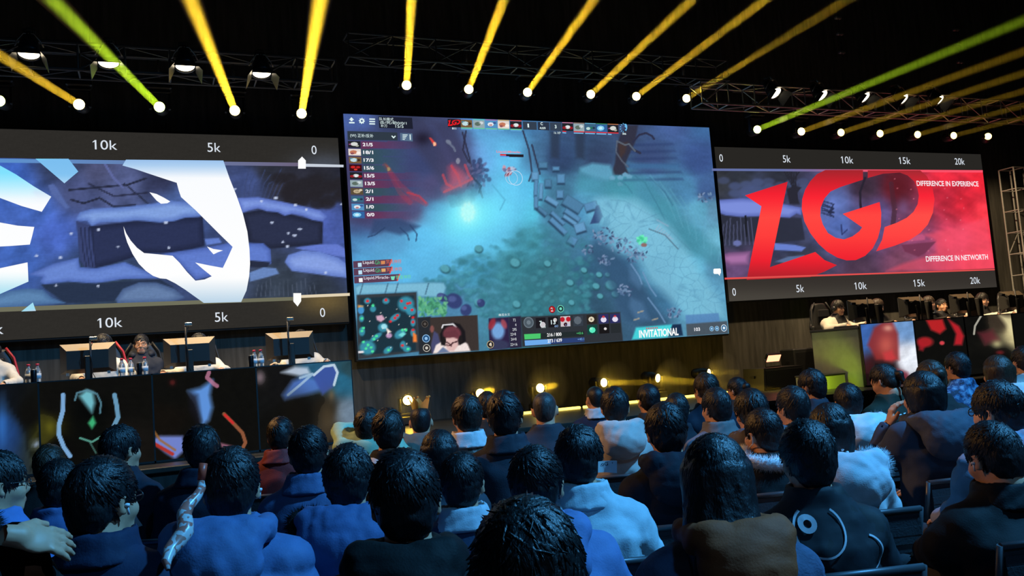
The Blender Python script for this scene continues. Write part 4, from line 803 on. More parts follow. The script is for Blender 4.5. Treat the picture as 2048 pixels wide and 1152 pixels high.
for k, (px, py) in enumerate([(1, 203), (160, 210), (320, 215), (470, 222), (603, 228)]):
    g = k in (0, 2); moving_head(on_y(px, py, 11.8), dL, LIME if g else GOLD, m_lime if g else m_gold, f'{"green" if g else "golden"} beam lamp {pos9[k]} above the left screen', 'beam lamps above the left screen', True, [1.1, .75, .9, 1.4, 1.9][k], True, blabel=f'{"green" if g else "golden"} light beam rising from the lamp {pos9[k]}')
posC = ['first', 'second', 'third', 'fourth', 'fifth', 'sixth']
for k, (px, py) in enumerate([(813, 172), (937, 180), (1054, 186), (1180, 190), (1271, 194), (1371, 198)]):
    moving_head(on_y(px, py, 11.8), dC, GOLD, m_gold, f'{posC[k]} golden beam lamp from the left above the centre screen', 'beam lamps above the centre screen', True, [2.2, 1.9, 1.5, 1.2, 1.0, .85][k], True, blabel=f'golden light beam from the {posC[k]} lamp above the centre screen')
posR = posC+['seventh']
for k, (px, py) in enumerate([(1512, 260), (1600, 264), (1679, 266), (1757, 268), (1832, 270), (1904, 272), (1975, 274)]):
    g = k == 0; moving_head(on_y(px, py, 11.8), dC if k < 6 else Vector((-.9, -1, .02)), LIME if g else GOLD, m_lime if g else (m_gold if k < 2 else m_goldfar), f'{posR[k]} {"green" if g else "golden"} beam lamp from the left above the right screen', 'beam lamps above the right screen', True, [1.3, .5, .42, .34, .3, .26, .2][k], k < 6, blabel=f'{"green" if g else "faint golden"} light beam from the {posR[k]} lamp above the right screen')
for k, (px, py) in enumerate([(815, 797), (958, 783), (1077, 772), (1203, 762), (1310, 752), (1412, 743)]):
    p = on_y(px, py, 12.0); p[2] = STAGE+.345
    d = [(-.02, -1, .03), (.0, -1, .10), (.05, -1, .08), (.25, -1, -.02), (.45, -1, -.14), (.6, -1, -.02)][k]
    if k == 0: d = at_depth(846, 803, 6.6)-p
    moving_head(p, d, GOLD, m_gold, f'{posC[k]} golden lamp from the left on the stage floor under the centre screen', 'beam lamps on the stage floor', False, [1.6, 1.8, 1.4, 1.2, 1.0, .5][k], k in (0, 3, 4), 2.2, glow=5.0, blabel=f'short golden beam from the {posC[k]} lamp on the stage floor')
# red LED panel on a black speaker box
p = on_y(1548, 717, 11.6); b0 = on_y(1556, 775, 11.6)
t = thing('led_panel_light', 'glowing orange-red rectangular LED panel lamp tilted on a black box', 'stage light', p)
Mx = Matrix.Rotation(math.radians(35), 4, 'X')
MB().box((-.14, .012, -.075), (.14, .07, .075), .012, Mx).build('housing', m_lampbody, t)
m_redled = emission('red_led_panel', (1.0, .30, .16), 3.0)
for i in range(6):
    for j in range(3): MB().box((-.125+i*.042, .0, -.06+j*.041), (-.125+i*.042+.038, .012, -.06+j*.041+.037), 0, Mx).build('led_cell', m_redled, t)
MB().tube([(-.15, .04, 0), (-.15, .04, -.13), (.15, .04, -.13), (.15, .04, 0)], .008, 6).build('bracket', m_lampbody, t)
m_spk = material('speaker_black', (.012, .012, .012), .6, bump=.1, bscale=90)
def speaker(name, label, x0, x1, y0, y1, z0, z1, wedge=False):
    t = thing(name, label, 'speaker', ((x0+x1)/2, (y0+y1)/2, z0)); w, d, h = (x1-x0)/2, (y1-y0)/2, z1-z0
    if wedge: MB().prism([(-w, 0), (w, 0), (w*.92, h), (-w*.92, h)], -d, d).build('cabinet', m_spk, t)
    else: MB().box((-w, -d, 0), (w, d, h), .02).build('cabinet', m_spk, t)
    MB().box((-w*.86, -d-.008, h*.1), (w*.86, -d+.002, h*.9), .004).build('grille', material('speaker_grille', (.02, .02, .02), .5, metal=.5, bump=.3, bscale=200), t)
    for s_ in (-1, 1): MB().box((s_*w-.008, -.05, h*.55), (s_*w+.008, .05, h*.68), .004).build('handle', m_lampbody, t)
zb = p[2]-.14-STAGE
speaker('stage_speaker', 'long low black speaker box carrying the orange-red lamp', b0[0]-.42, b0[0]+.42, 11.42, 11.95, STAGE+.002, STAGE+zb, True)
q = on_y(1592, 730, 12.1); speaker('stage_speaker', 'square black speaker box behind the orange-red lamp near the green desk end', q[0]-.1, q[0]+.33, 12.0, 12.38, STAGE+.002, STAGE+.62)
# ================================================================= desks with back-lit art panels
DY = 10.0                      # front face of both desks
DTOP = 1.655                   # upper edge of the front panels
m_desk = material('desk_black', (.015, .015, .016), .5)
m_light = emission('backlit_print', attr='Col', strength=1.0)
PW = 1.06
def art(cv, k, side):
    """abstract stand-ins in the colours of the printed panels"""
    cv.idw([(x, y, c) for x, y, c in BASE[side][k]], 4.0); cv.noise(.06, 30, k+3)
    for f in SHAPES[side][k]:
        if f[0] == 'b': cv.blob(*f[1:])
        elif f[0] == 'l': cv.line(*f[1:])
        else: cv.poly(*f[1:])
K = (20, 20, 18)
BASE = {'L': [
    [(520, 760, (26, 26, 26)), (560, 760, (26, 26, 28)), (600, 830, (22, 21, 19)), (650, 820, (34, 31, 26)), (660, 870, (40, 36, 32)), (686, 760, (40, 100, 130)), (698, 740, (40, 70, 80)), (692, 830, (110, 130, 150)), (640, 735, (40, 90, 120)), (560, 860, K)],
    [(340, 780, K), (420, 760, K), (500, 800, K), (440, 870, K), (330, 840, (26, 22, 18)), (400, 880, K)],
    [(110, 800, K), (180, 780, K), (250, 800, K), (90, 860, (60, 58, 20)), (250, 880, (30, 27, 24)), (180, 860, (14, 16, 14)), (180, 820, (10, 12, 12)), (120, 900, (14, 14, 14))],
    [(0, 800, (20, 24, 30)), (10, 860, (30, 60, 110)), (60, 830, K), (90, 860, (50, 50, 20))]],
 'R': [
    [(1730, 670, (60, 100, 170)), (1760, 740, (60, 24, 26)), (1815, 650, (110, 150, 200)), (1822, 720, (235, 240, 250)), (1740, 770, (40, 20, 24)), (1790, 770, (40, 24, 28))],
    [(1850, 650, K), (1900, 700, K), (1860, 740, K), (1930, 730, K)],
    [(1950, 650, K), (2000, 640, (60, 50, 40)), (2035, 660, (220, 205, 150)), (2000, 720, K), (1960, 730, K)],
    [(2070, 660, K), (2120, 680, K)], [(2170, 660, K), (2220, 680, K)]]}
SHAPES = {'L': [
    [('b', 520, 755, 12, 16, (150, 130, 140), .7, 2), ('p', [(562, 745), (590, 733), (615, 735), (622, 748), (600, 752)], (190, 205, 225), .9, 4), ('p', [(565, 790), (585, 762), (610, 752), (640, 760), (650, 778), (610, 790), (570, 800)], (80, 120, 200), .9, 6), ('p', [(625, 752), (645, 733), (668, 730), (676, 742), (665, 775), (645, 790)], (60, 84, 160), .95, 3), ('l', [(628, 750), (648, 733), (668, 730), (675, 745), (668, 770)], 4, (200, 220, 235), .9), ('l', [(600, 756), (625, 748), (600, 770), (576, 790)], 4, (170, 200, 225), .8), ('b', 655, 840, 26, 50, (76, 64, 46), .8, 2), ('b', 590, 820, 40, 40, (26, 24, 20), .8, 2), ('b', 663, 790, 8, 14, (110, 94, 70), .7, 2)],
    [('p', [(376, 782), (400, 776), (425, 760), (420, 790), (425, 815), (418, 840), (405, 852), (398, 830), (390, 806)], (96, 150, 226), .95, 6), ('p', [(376, 782), (395, 790), (402, 840), (395, 850), (380, 820)], (30, 30, 40), .8, 6), ('l', [(418, 745), (414, 755), (428, 768), (434, 772)], 7, (190, 120, 150), .8), ('p', [(300, 880), (320, 872), (365, 872), (370, 900), (350, 918), (330, 905)], (120, 140, 220), .9, 4), ('l', [(285, 866), (310, 888), (345, 908)], 6, (176, 44, 30), .9), ('l', [(300, 852), (320, 880), (350, 900)], 4, (150, 100, 50), .8), ('l', [(448, 828), (468, 848), (485, 866), (491, 885), (486, 895)], 6, (150, 90, 60), .9), ('l', [(450, 830), (466, 846)], 4, (210, 40, 44), .9), ('p', [(440, 886), (480, 896), (450, 905)], (190, 120, 150), .8, 3), ('b', 345, 765, 8, 8, (90, 30, 30), .8, 2)],
    [('l', [(126, 790), (126, 820), (118, 850), (118, 870), (128, 895), (140, 912)], 8, (130, 180, 230), .9), ('l', [(229, 790), (234, 815), (236, 835), (228, 852)], 8, (120, 180, 220), .8), ('p', [(158, 792), (172, 780), (186, 784), (190, 806), (184, 826), (170, 808)], (120, 200, 215), .9, 5), ('l', [(150, 800), (154, 786), (175, 780), (194, 788), (202, 806), (200, 826)], 3, (90, 140, 160), .8), ('p', [(176, 846), (186, 832), (192, 846), (184, 858)], (70, 210, 140), .8, 3), ('l', [(160, 876), (184, 884), (204, 872)], 3, (110, 200, 180), .7), ('l', [(180, 885), (192, 906)], 2, (90, 150, 140), .6), ('b', 100, 855, 12, 16, (100, 96, 26), .7, 2)],
    [('b', 4, 850, 14, 60, (50, 110, 190), .8, 2), ('b', 73, 888, 9, 8, (150, 170, 200), .8, 2)]],
 'R': [
    [('p', [(1735, 690), (1748, 655), (1765, 644), (1785, 643), (1796, 668), (1798, 720), (1790, 722), (1752, 720), (1742, 700)], (140, 44, 44), .9, 4), ('b', 1772, 690, 20, 26, (196, 90, 80), .9, 2), ('b', 1776, 656, 12, 8, (226, 160, 140), .8, 2), ('p', [(1766, 706), (1784, 700), (1792, 716), (1784, 726), (1770, 722)], (200, 60, 64), .9, 4), ('l', [(1722, 722), (1728, 745), (1730, 768)], 5, (170, 60, 74), .8), ('p', [(1748, 724), (1792, 724), (1800, 775), (1740, 775)], (40, 30, 34), .9, 6), ('p', [(1795, 738), (1815, 745), (1822, 765), (1805, 760)], (130, 44, 60), .8, 4)],
    [('p', [(1852, 640), (1885, 638), (1892, 658), (1880, 668), (1862, 660)], (200, 36, 40), .9, 3), ('p', [(1896, 638), (1918, 652), (1928, 672), (1924, 690), (1908, 690), (1912, 668)], (196, 34, 44), .9, 3), ('b', 1850, 684, 16, 10, (180, 34, 40), .9, .6), ('b', 1884, 686, 5, 4, (230, 70, 80), .9, .6), ('p', [(1838, 680), (1852, 690), (1846, 702), (1838, 700)], (170, 30, 40), .8, 3)],
    [('l', [(1962, 632), (1950, 652), (1948, 668)], 3, (200, 196, 180), .8), ('p', [(1998, 630), (2030, 636), (2045, 690), (2030, 680), (2012, 650)], (226, 212, 160), .9, 5), ('p', [(1955, 665), (1985, 660), (1998, 680), (1970, 690)], (110, 40, 50), .7, 6), ('b', 1994, 688, 12, 9, (190, 180, 130), .8, 2), ('b', 2000, 705, 10, 5, (120, 30, 34), .8, 2)],
    [], []]}
def desk(label, x0, x1, side, npan, fl):
    t = thing('player_desk', label, 'desk', (0, 0, 0))
    lo, hi = min(x0, x1), max(x0, x1)
    MB().box((lo-.01, DY+.03, DTOP-.075), (hi+.01, DY+1.08, DTOP-.035), .006).build('desktop', m_desk, t)
    bot = STAGE+.005
    MB().box((lo, DY+.02, bot), (hi, DY+.06, DTOP-.075)).build('back_board', m_desk, t)
    m_end = material('desk_end_pale', (.34, .35, .30), .6, var=.1)
    MB().box((lo if side == 'R' else hi-.03, DY+.06, bot), (lo+.03 if side == 'R' else hi, DY+1.05, DTOP-.075)).build('end_panel', m_end, t)
    for k in range(npan):
        xa = (hi-PW*(k+1)) if side == 'L' else lo+PW*k; xb = xa+PW
        fr = MB(); z0, z1 = bot, DTOP
        fr.box((xa, DY, z0), (xa+.008, DY+.03, z1)); fr.box((xb-.008, DY, z0), (xb, DY+.03, z1)); fr.box((xa, DY, z1-.012), (xb, DY+.03, z1)); fr.box((xa, DY, z0), (xb, DY+.03, z0+.02))
        f = fr.build('panel_frame', m_desk, t)
        n_ = 124 if k < 3 else 40; cv = Canvas(xa+.008, z0+.02, xb-.008, z1-.012, n_, n_-14, DY+.012); art(cv, k, side); cv.c = np.where(cv.c.max(-1, keepdims=True) < 48, cv.c*.72, cv.c)
        obj('art_panel', cv.mesh('art_panel'), m_light, t)
    return t
XL1 = on_y(703, 722, DY)[0]; XR0 = on_y(1720, 648, DY)[0]
desk('long black desk under the left screen with dim blue and red art panels', XL1, XL1-4*PW, 'L', 4, None)
desk('long black desk under the right screen with red art panels and green-lit end', XR0, XR0+5*PW, 'R', 5, None)
# pale step block beside the right desk, lit by a floor lamp added for the green tint
t = thing('step_block', 'pale step block glowing yellow-green in the lamp light beside the right desk', 'step', (XR0-.36, DY+.55, STAGE))
MB().box((-.28, -.22, 0), (.28, .22, .2), .006).build('riser', material('step_pale', (.55, .56, .5), .6), t)
MB().box((-.29, -.23, .2), (.29, .23, .225), .006).build('tread', m_desk, t)
def par(p, d, col, e, label, lens, size=70):
    t = thing('added_par_lamp', label, 'stage light', p); d = Vector(d).normalized(); M = basis(d)
    MB().lathe([(0, -.14), (.06, -.14), (.075, -.1), (.08, .05), (.072, .05)], 18, M).build('can', m_lampbody, t); MB().lathe([(0, .03), (.072, .028)], 18, M).build('lens', lens, t)
    MB().tube([(-.09, 0, 0), (-.09, 0, -.1), (.09, 0, -.1), (.09, 0, 0)], .008, 6).build('bracket', m_lampbody, t)
    l = bpy.data.lights.new('par_light', 'SPOT'); l.color = col; l.energy = e; l.spot_size = math.radians(size); l.spot_blend = .8; l.shadow_soft_size = .05
    o = bpy.data.objects.new('par_light', l); COL.objects.link(o); o.parent = t; o.location = d*.06; aim(o, d)
par((XR0-.95, DY+.02, STAGE+.112), (1.0, .55, .12), (.55, .8, .02), 22, 'small added floor lamp throwing green light on the right desk end', emission('green_par_lens', (.6, .9, .1), 3.0))
# ================================================================= things on the desks
DSURF = DTOP-.035
m_mon = material('monitor_black', (.03, .028, .025), .45, var=.1); m_screenglow = emission('monitor_picture', (.25, .4, .55), .9)
m_toplit = material('monitor_back_tan', (.30, .25, .19), .5)
def monitor(x, y, label, group, rz=0.0, mat=m_toplit, w=.275):
    t = thing('monitor', label, 'monitor', (x, y, DSURF), rz, group); h, z = .16, .26
    V = [(-w, .02, z-h), (w, .02, z-h), (w, .02, z+h), (-w, .02, z+h), (-w*.74, -.1, z-h*.72), (w*.74, -.1, z-h*.72), (w*.74, -.1, z+h*.52), (-w*.74, -.1, z+h*.52)]
    MB().add(V, [(0, 1, 5, 4), (1, 2, 6, 5), (3, 0, 4, 7), (4, 5, 6, 7)]).build('back_shell', m_mon, t)
    MB().add([V[2], V[3], V[7], V[6]], [(0, 1, 2, 3)]).build('top_slope', mat, t)  # warm light caught by the slope is painted in as a paler colour
    b = MB(); b.box((-w, .02, z-h), (w, .035, z-h+.018)); b.box((-w, .02, z+h-.012), (w, .035, z+h)); b.box((-w, .02, z-h), (-w+.012, .035, z+h)); b.box((w-.012, .02, z-h), (w, .035, z+h)); b.build('bezel', m_mon, t)
    MB().box((-w+.01, .022, z-h+.016), (w-.01, .03, z+h-.01)).build('picture', m_screenglow, t)
    MB().box((-.03, -.13, .0), (.03, -.1, z+.02), .005).build('stand', m_mon, t)
    MB().box((-.13, -.2, 0), (.13, .04, .014), .006).build('foot', m_mon, t)
    for s_ in (-1, 1): MB().box((s_*.2-.015, -.06, z-h-.02), (s_*.2+.015, -.04, z-h+.01)).build('clip', m_steel, t)
    return t
def cam_pole(x, y, label, group, h=.5, arm=False):
    t = thing('camera_pole', label, 'camera stand', (x, y, DSURF), 0, group)
    MB().tube([(0, 0, 0), (0, 0, h)], .011, 8).build('pole', m_blackmetal, t); MB().lathe([(0, 0), (.07, 0), (.07, .012), (.02, .02), (0, .02)], 16).build('base', m_blackmetal, t)
    if arm: MB().tube([(0, 0, h*.72), (-.09, .02, h*.8), (-.16, .04, h*.72), (-.23, .06, h*.8)], .008, 6).build('arm', m_blackmetal, t)
    e = (-.23, .06, h*.8) if arm else (.03, 0, h)
    MB().box((e[0]-.04, e[1]-.02, e[2]-.012), (e[0]+.04, e[1]+.02, e[2]+.026), .005).build('camera', m_lampsteel if not arm else m_blackmetal, t)
    MB().tube([(e[0], e[1]+.02, e[2]+.006), (e[0], e[1]+.036, e[2]+.006)], .012, 10).build('camera_lens', m_blackmetal, t)
    if not arm: MB().tube([(.03, -.01, h-.02), (-.012, -.02, h*.7), (.02, -.02, h*.4), (.012, -.02, .1), (.05, .03, .006)], .0035, 5).build('cable', m_blackmetal, t)
    return t
MLX = [on_y(176, 700, 10.5)[0], on_y(379, 690, 10.5)[0], on_y(580, 680, 10.5)[0]]
mlab = ['leftmost', 'middle', 'right-hand']
for k, x in enumerate(MLX):
    monitor(x, 10.5, f'{mlab[k]} of the three monitors seen from behind on the left desk', 'monitors on the left desk', mat=material('monitor_top_warm_lit_l', (.42, .32, .2), .5))
    cam_pole(on_y([181, 373, 578][k], 700, 10.28)[0], 10.28, f'thin black camera pole in front of the {mlab[k]} monitor on the left desk', 'camera poles on the left desk', [.45, .55, .55][k])
MRX = [on_y(px, 615, 10.5)[0] for px in (1722, 1823, 1925, 2024)]
rl = ['first', 'second', 'third', 'fourth']
for k, x in enumerate(MRX):
    monitor(x, 10.5, f'{rl[k]} monitor from the left on the right desk, seen from behind', 'monitors on the right desk', 0, material('monitor_top_dim_lit', (.10, .075, .05), .5), .245)
    cam_pole(on_y([1736, 1842, 1938, 2034][k], 615, 10.36)[0], 10.36, f'black camera stand with a bent arm beside the {rl[k]} monitor on the right desk', 'camera stands on the right desk', .44, True)
    tw = thing('speaker_tower', f'slim black upright tower by the {rl[k]} monitor on the right desk', 'computer', (x+.22, 10.42, DSURF), 0, 'slim towers on the right desk')
    MB().box((-.05, -.09, .0), (.05, .09, .33), .012).build('case', m_mon, tw); MB().box((-.042, -.094, .06), (.042, -.088, .3), .003).build('front', m_blackmetal, tw); MB().box((-.06, -.1, 0), (.06, .1, .012), .003).build('foot', m_blackmetal, tw)
# keyboards, mice, pads
m_key = material('key_caps', (.03, .03, .035), .5); m_pad = material('pale_mouse_pad', (.55, .5, .42), .8); m_keylit = emission('lit_keys', (.5, .75, 1.0), 2.2)
KEYV = MB(); KEYV.box((-.0085, -.0085, 0), (.0085, .0085, .008), .002); KEYME = KEYV.mesh('key')
def keyboard(x, y, label, group, lit=False):
    t = thing('keyboard', label, 'keyboard', (x, y, DSURF+.004), 0, group); MB().box((-.19, -.065, 0), (.19, .065, .022), .006).build('case', m_mon, t)
    for r_ in range(4):
        for c_ in range(16 if not lit else 16): obj('key', KEYME, m_keylit if lit and r_ == 0 else m_key, t, (-.172+c_*.0229, -.048+r_*.031, .022))
def mouse(x, y, label, group):
    t = thing('mouse', label, 'mouse', (x, y, DSURF+.004), 0, group); MB().lathe([(.0, .036), (.012, .034), (.024, .026), (.03, .012), (.031, 0)], 14, Matrix.Diagonal((1, 1.7, 1, 1))).build('shell', m_mon, t)
    MB().tube([(-.004, .03, .034), (.004, .03, .034)], .006, 8).build('wheel', m_key, t)
def pad(x, y, label, group, w=.45):
    t = thing('mouse_pad', label, 'mouse pad', (x, y, DSURF), 0, group); MB().box((-w/2, -.18, 0), (w/2, .18, .004), .0015).build('cloth', m_pad, t); MB().box((-w/2-.003, -.183, 0), (w/2+.003, .183, .002)).build('edge', m_key, t)
for k, x in enumerate(MLX):
    pad(x-.3, 10.45, f'pale mouse pad left of the {mlab[k]} monitor on the left desk', 'mouse pads on the left desk', .3); mouse(x-.33, 10.42, f'black mouse on the pad left of the {mlab[k]} monitor, left desk', 'mice on the left desk')
keyboard(MLX[2]+.06, 10.3, 'keyboard with a glowing blue row of keys at the right end of the left desk', 'keyboards on the left desk', True)
for k in (0, 1): keyboard(MLX[k]+.08, 10.3, f'dark keyboard under the {mlab[k]} monitor of the left desk', 'keyboards on the left desk')
for k, x in enumerate(MRX): keyboard(x-.02, 10.85, f'dark keyboard behind the {rl[k]} monitor on the right desk', 'keyboards on the right desk'); pad(x+.38, 10.5, f'pale mouse pad right of the {rl[k]} monitor on the right desk', 'mouse pads on the right desk', .34)
# bottles and cans
m_pet = material('clear_plastic', (.75, .8, .82), .12, spec=.6, trans=.75); m_cap = material('red_bottle_cap', (.75, .03, .06), .4); m_can = material('black_can', (.015, .016, .02), .25, metal=.6); m_lab = material('bottle_label', (.55, .6, .66), .6)
def bottle(px, y, label):
    x = on_y(px, 740, y)[0]; t = thing('water_bottle', label, 'bottle', (x, y, DSURF), 0, 'red-capped bottles on the left desk')
    MB().lathe([(.0, 0), (.03, 0), (.033, .01), (.031, .05), (.033, .09), (.033, .14), (.026, .17), (.014, .19), (.013, .205)], 16).build('body', m_pet, t); MB().lathe([(.0335, .07), (.0345, .07), (.0345, .125), (.0335, .125)], 16).build('wrapper', m_lab, t); MB().lathe([(0, .225), (.016, .225), (.017, .203), (.013, .203)], 14).build('cap', m_cap, t)
def can(px, y, label):
    x = on_y(px, 740, y)[0]; t = thing('drink_can', label, 'can', (x, y, DSURF), 0, 'black cans on the left desk')
    MB().lathe([(0, .003), (.024, .003), (.028, .01), (.029, .02), (.029, .15), (.025, .162), (0, .162)], 16).build('body', m_can, t); MB().lathe([(.025, .162), (.026, .166), (.022, .166), (.02, .163), (0, .163)], 14).build('lid', m_steel, t); MB().box((-.008, -.014, .164), (.008, .006, .168), .001).build('tab', m_steel, t)
bottle(57, 10.25, 'red-capped bottle left of the can at the far left of the left desk'); bottle(75, 10.22, 'red-capped bottle right of the can at the far left of the left desk'); can(67, 10.16, 'black can between the two far-left bottles')
bottle(244, 10.2, 'red-capped bottle beside the left monitor, first before the man in glasses'); bottle(262, 10.27, 'red-capped bottle in the middle before the man in glasses'); bottle(290, 10.2, 'red-capped bottle rightmost before the man in glasses'); can(279, 10.2, 'black can between the bottles before the man in glasses')
bottle(510, 10.22, 'red-capped bottle nearer the can, left of the right-hand monitor'); bottle(523, 10.2, 'red-capped bottle closest to the right-hand monitor of the left desk'); can(503, 10.18, 'black can left of the two bottles by the right-hand monitor')
# ================================================================= people: bodies and clothes grown from distance fields
def snets(F, xs, ys, zs):
    Sg = F < 0; nx, ny, nz = F.shape
    c = np.zeros((nx-1, ny-1, nz-1), np.int8)
    for i in (0, 1):
        for j in (0, 1):
            for k in (0, 1): c += Sg[i:nx-1+i, j:ny-1+j, k:nz-1+k]
    act = (c > 0) & (c < 8); ii, jj, kk = np.nonzero(act); n = len(ii)
    idx = np.full(act.shape, -1, np.int32); idx[act] = np.arange(n)
    acc = np.zeros((n, 3), np.float32); cnt = np.zeros(n, np.float32)
    for ax in range(3):
        for a in (0, 1):
            for b in (0, 1):
                o0 = [0, 0, 0]; o0[(ax+1) % 3] = a; o0[(ax+2) % 3] = b; o1 = list(o0); o1[ax] = 1
                fa = F[ii+o0[0], jj+o0[1], kk+o0[2]]; fb = F[ii+o1[0], jj+o1[1], kk+o1[2]]
                m = (fa < 0) != (fb < 0); t = np.where(m, fa/np.where(m, fa-fb, 1), 0)
                P = np.stack([xs[ii+o0[0]], ys[jj+o0[1]], zs[kk+o0[2]]], -1); Q = np.stack([xs[ii+o1[0]], ys[jj+o1[1]], zs[kk+o1[2]]], -1)
                acc += (P+(Q-P)*t[:, None])*m[:, None]; cnt += m
    V = acc/np.maximum(cnt, 1)[:, None]; Fc = []
    # quads around every crossed grid edge
    e = Sg[:-1, 1:-1, 1:-1] != Sg[1:, 1:-1, 1:-1]; i, j, k = np.nonzero(e); j += 1; k += 1
    q = np.stack([idx[i, j-1, k-1], idx[i, j, k-1], idx[i, j, k], idx[i, j-1, k]], -1); f = Sg[i+1, j, k]; q[f] = q[f][:, ::-1]; Fc.append(q)
    e = Sg[1:-1, :-1, 1:-1] != Sg[1:-1, 1:, 1:-1]; i, j, k = np.nonzero(e); i += 1; k += 1
    q = np.stack([idx[i-1, j, k-1], idx[i-1, j, k], idx[i, j, k], idx[i, j, k-1]], -1); f = Sg[i, j+1, k]; q[f] = q[f][:, ::-1]; Fc.append(q)
    e = Sg[1:-1, 1:-1, :-1] != Sg[1:-1, 1:-1, 1:]; i, j, k = np.nonzero(e); i += 1; j += 1
    q = np.stack([idx[i-1, j-1, k], idx[i, j-1, k], idx[i, j, k], idx[i-1, j, k]], -1); f = Sg[i, j, k+1]; q[f] = q[f][:, ::-1]; Fc.append(q)
    return V, np.concatenate(Fc)

class Field:
    """distance field on a rectilinear grid; every primitive is evaluated only near itself"""
    def __init__(s, xs, ys, zs):
        s.xs, s.ys, s.zs = [np.asarray(a, np.float32) for a in (xs, ys, zs)]
        s.F = np.full((len(xs), len(ys), len(zs)), .5, np.float32)
    def sub(s, lo, hi, pad):
        r = []
        for a, l, h in zip((s.xs, s.ys, s.zs), lo, hi): r.append(slice(max(0, np.searchsorted(a, l-pad)-1), np.searchsorted(a, h+pad)+1))
        X, Y, Z = np.meshgrid(s.xs[r[0]], s.ys[r[1]], s.zs[r[2]], indexing='ij', sparse=True); return tuple(r), X, Y, Z
    def put(s, w, d, k=.02, op='u'):
        A = s.F[w]
        if op == 'u':
            h = np.maximum(k-np.abs(A-d), 0)/k; s.F[w] = np.minimum(A, d)-h*h*k*.25
        elif op == 's':
            h = np.maximum(k-np.abs(A+d), 0)/k; s.F[w] = np.maximum(A, -d)+h*h*k*.25
        else:
            h = np.maximum(k-np.abs(A-d), 0)/k; s.F[w] = np.maximum(A, d)+h*h*k*.25
    def ell(s, c, r, k=.02, op='u', R=None, pad=.07):
        c = np.asarray(c, float); r = np.asarray(r, float); m = r.max() if R is not None else r
        w, X, Y, Z = s.sub(c-m, c+m, pad)
        if 0 in s.F[w].shape: return s
        x, y, z = X-c[0], Y-c[1], Z-c[2]
        if R is not None:
            x, y, z = (R[0][0]*x+R[1][0]*y+R[2][0]*z, R[0][1]*x+R[1][1]*y+R[2][1]*z, R[0][2]*x+R[1][2]*y+R[2][2]*z)
        k0 = np.sqrt((x/r[0])**2+(y/r[1])**2+(z/r[2])**2); k1 = np.sqrt((x/r[0]**2)**2+(y/r[1]**2)**2+(z/r[2]**2)**2)
        s.put(w, (k0*(k0-1)/np.maximum(k1, 1e-4)).astype(np.float32), k, op); return s
    def cap(s, a, b, ra, rb=None, k=.02, op='u', pad=.07):
        a = np.asarray(a, float); b = np.asarray(b, float); rb = ra if rb is None else rb; m = max(ra, rb)
        w, X, Y, Z = s.sub(np.minimum(a, b)-m, np.maximum(a, b)+m, pad)
        if 0 in s.F[w].shape: return s
        d = b-a; t = np.clip(((X-a[0])*d[0]+(Y-a[1])*d[1]+(Z-a[2])*d[2])/max(d@d, 1e-9), 0, 1)
        s.put(w, (np.sqrt((X-a[0]-t*d[0])**2+(Y-a[1]-t*d[1])**2+(Z-a[2]-t*d[2])**2)-(ra+(rb-ra)*t)).astype(np.float32), k, op); return s
    def loft(s, zk, wx, wy, yc=None, xc=None, k=.03, pw=2.4):
        yc = [0]*len(zk) if yc is None else yc; xc = [0]*len(zk) if xc is None else xc
        w, X, Y, Z = s.sub((-max(wx)-.1, min(yc)-max(wy), zk[0]), (max(wx)+.1, max(yc)+max(wy), zk[-1]), .07)
        if 0 in s.F[w].shape: return s
        zc = np.clip(Z, zk[0], zk[-1]); a = np.interp(zc, zk, wx); b = np.interp(zc, zk, wy)
        x = np.abs(X-np.interp(zc, zk, xc))/a; y = np.abs(Y-np.interp(zc, zk, yc))/b
        d = ((x**pw+y**pw)**(1/pw)-1)*np.minimum(a, b)
        dz = np.maximum(zk[0]-Z, Z-zk[-1]); d = np.where(dz > 0, np.sqrt(np.maximum(d, 0)**2+dz**2)+np.minimum(d, 0)*0, d)
        s.put(w, d.astype(np.float32), k); return s
    def wrinkle(s, amp, sc, seed, str_=(1, 1, 1.6), ridged=False):
        r = np.random.RandomState(seed); X, Y, Z = np.meshgrid(s.xs, s.ys, s.zs, indexing='ij', sparse=True); n = 0
        for o in range(5):
            d = r.normal(size=3)*np.array(str_); d /= np.linalg.norm(d); f = 2*math.pi/sc*r.uniform(.6, 1.7); e = r.normal(size=3)*1.3
            w_ = np.sin((X*d[0]+Y*d[1]+Z*d[2])*f+r.uniform(0, 6)+1.2*np.sin((X*e[0]+Y*e[1]+Z*e[2])*f*.45)); n = n+(1.2-2.6*np.sqrt(np.abs(w_)+.002) if ridged else w_)
        s.F = s.F+(amp*n/3).astype(np.float32); return s
    def get(s): return snets(s.F, s.xs, s.ys, s.zs)
def axis(lo, hi, fl, fh, fine, coarse):
    a = list(np.arange(lo, fl, coarse)); a += list(np.arange(fl, fh, fine)); a += list(np.arange(fh, hi+coarse, coarse)); return np.array(a)
def rot3(yaw, pitch=0.0, roll=0.0):
    """face +Y; yaw>0 turns towards +X, pitch>0 looks up, roll>0 tips towards +X"""
    return np.array((Matrix.Rotation(-yaw, 3, 'Z') @ Matrix.Rotation(pitch, 3, 'X') @ Matrix.Rotation(roll, 3, 'Y')))
SKIN = np.array(lin((214, 160, 128)))
m_skin = material('skin', (1, 1, 1), .5, attr='Col', var=.06, vscale=40, spec=.4)
m_trouser = [material('trousers_black', (.02, .02, .024), .8, bump=.2, bscale=30), material('trousers_denim', (.05, .07, .12), .8, bump=.3, bscale=80), material('trousers_grey', (.09, .09, .095), .8, bump=.2, bscale=40)]
m_shoe = material('shoe_dark', (.03, .03, .03), .5); m_sole = material('shoe_sole', (.06, .06, .06), .7)

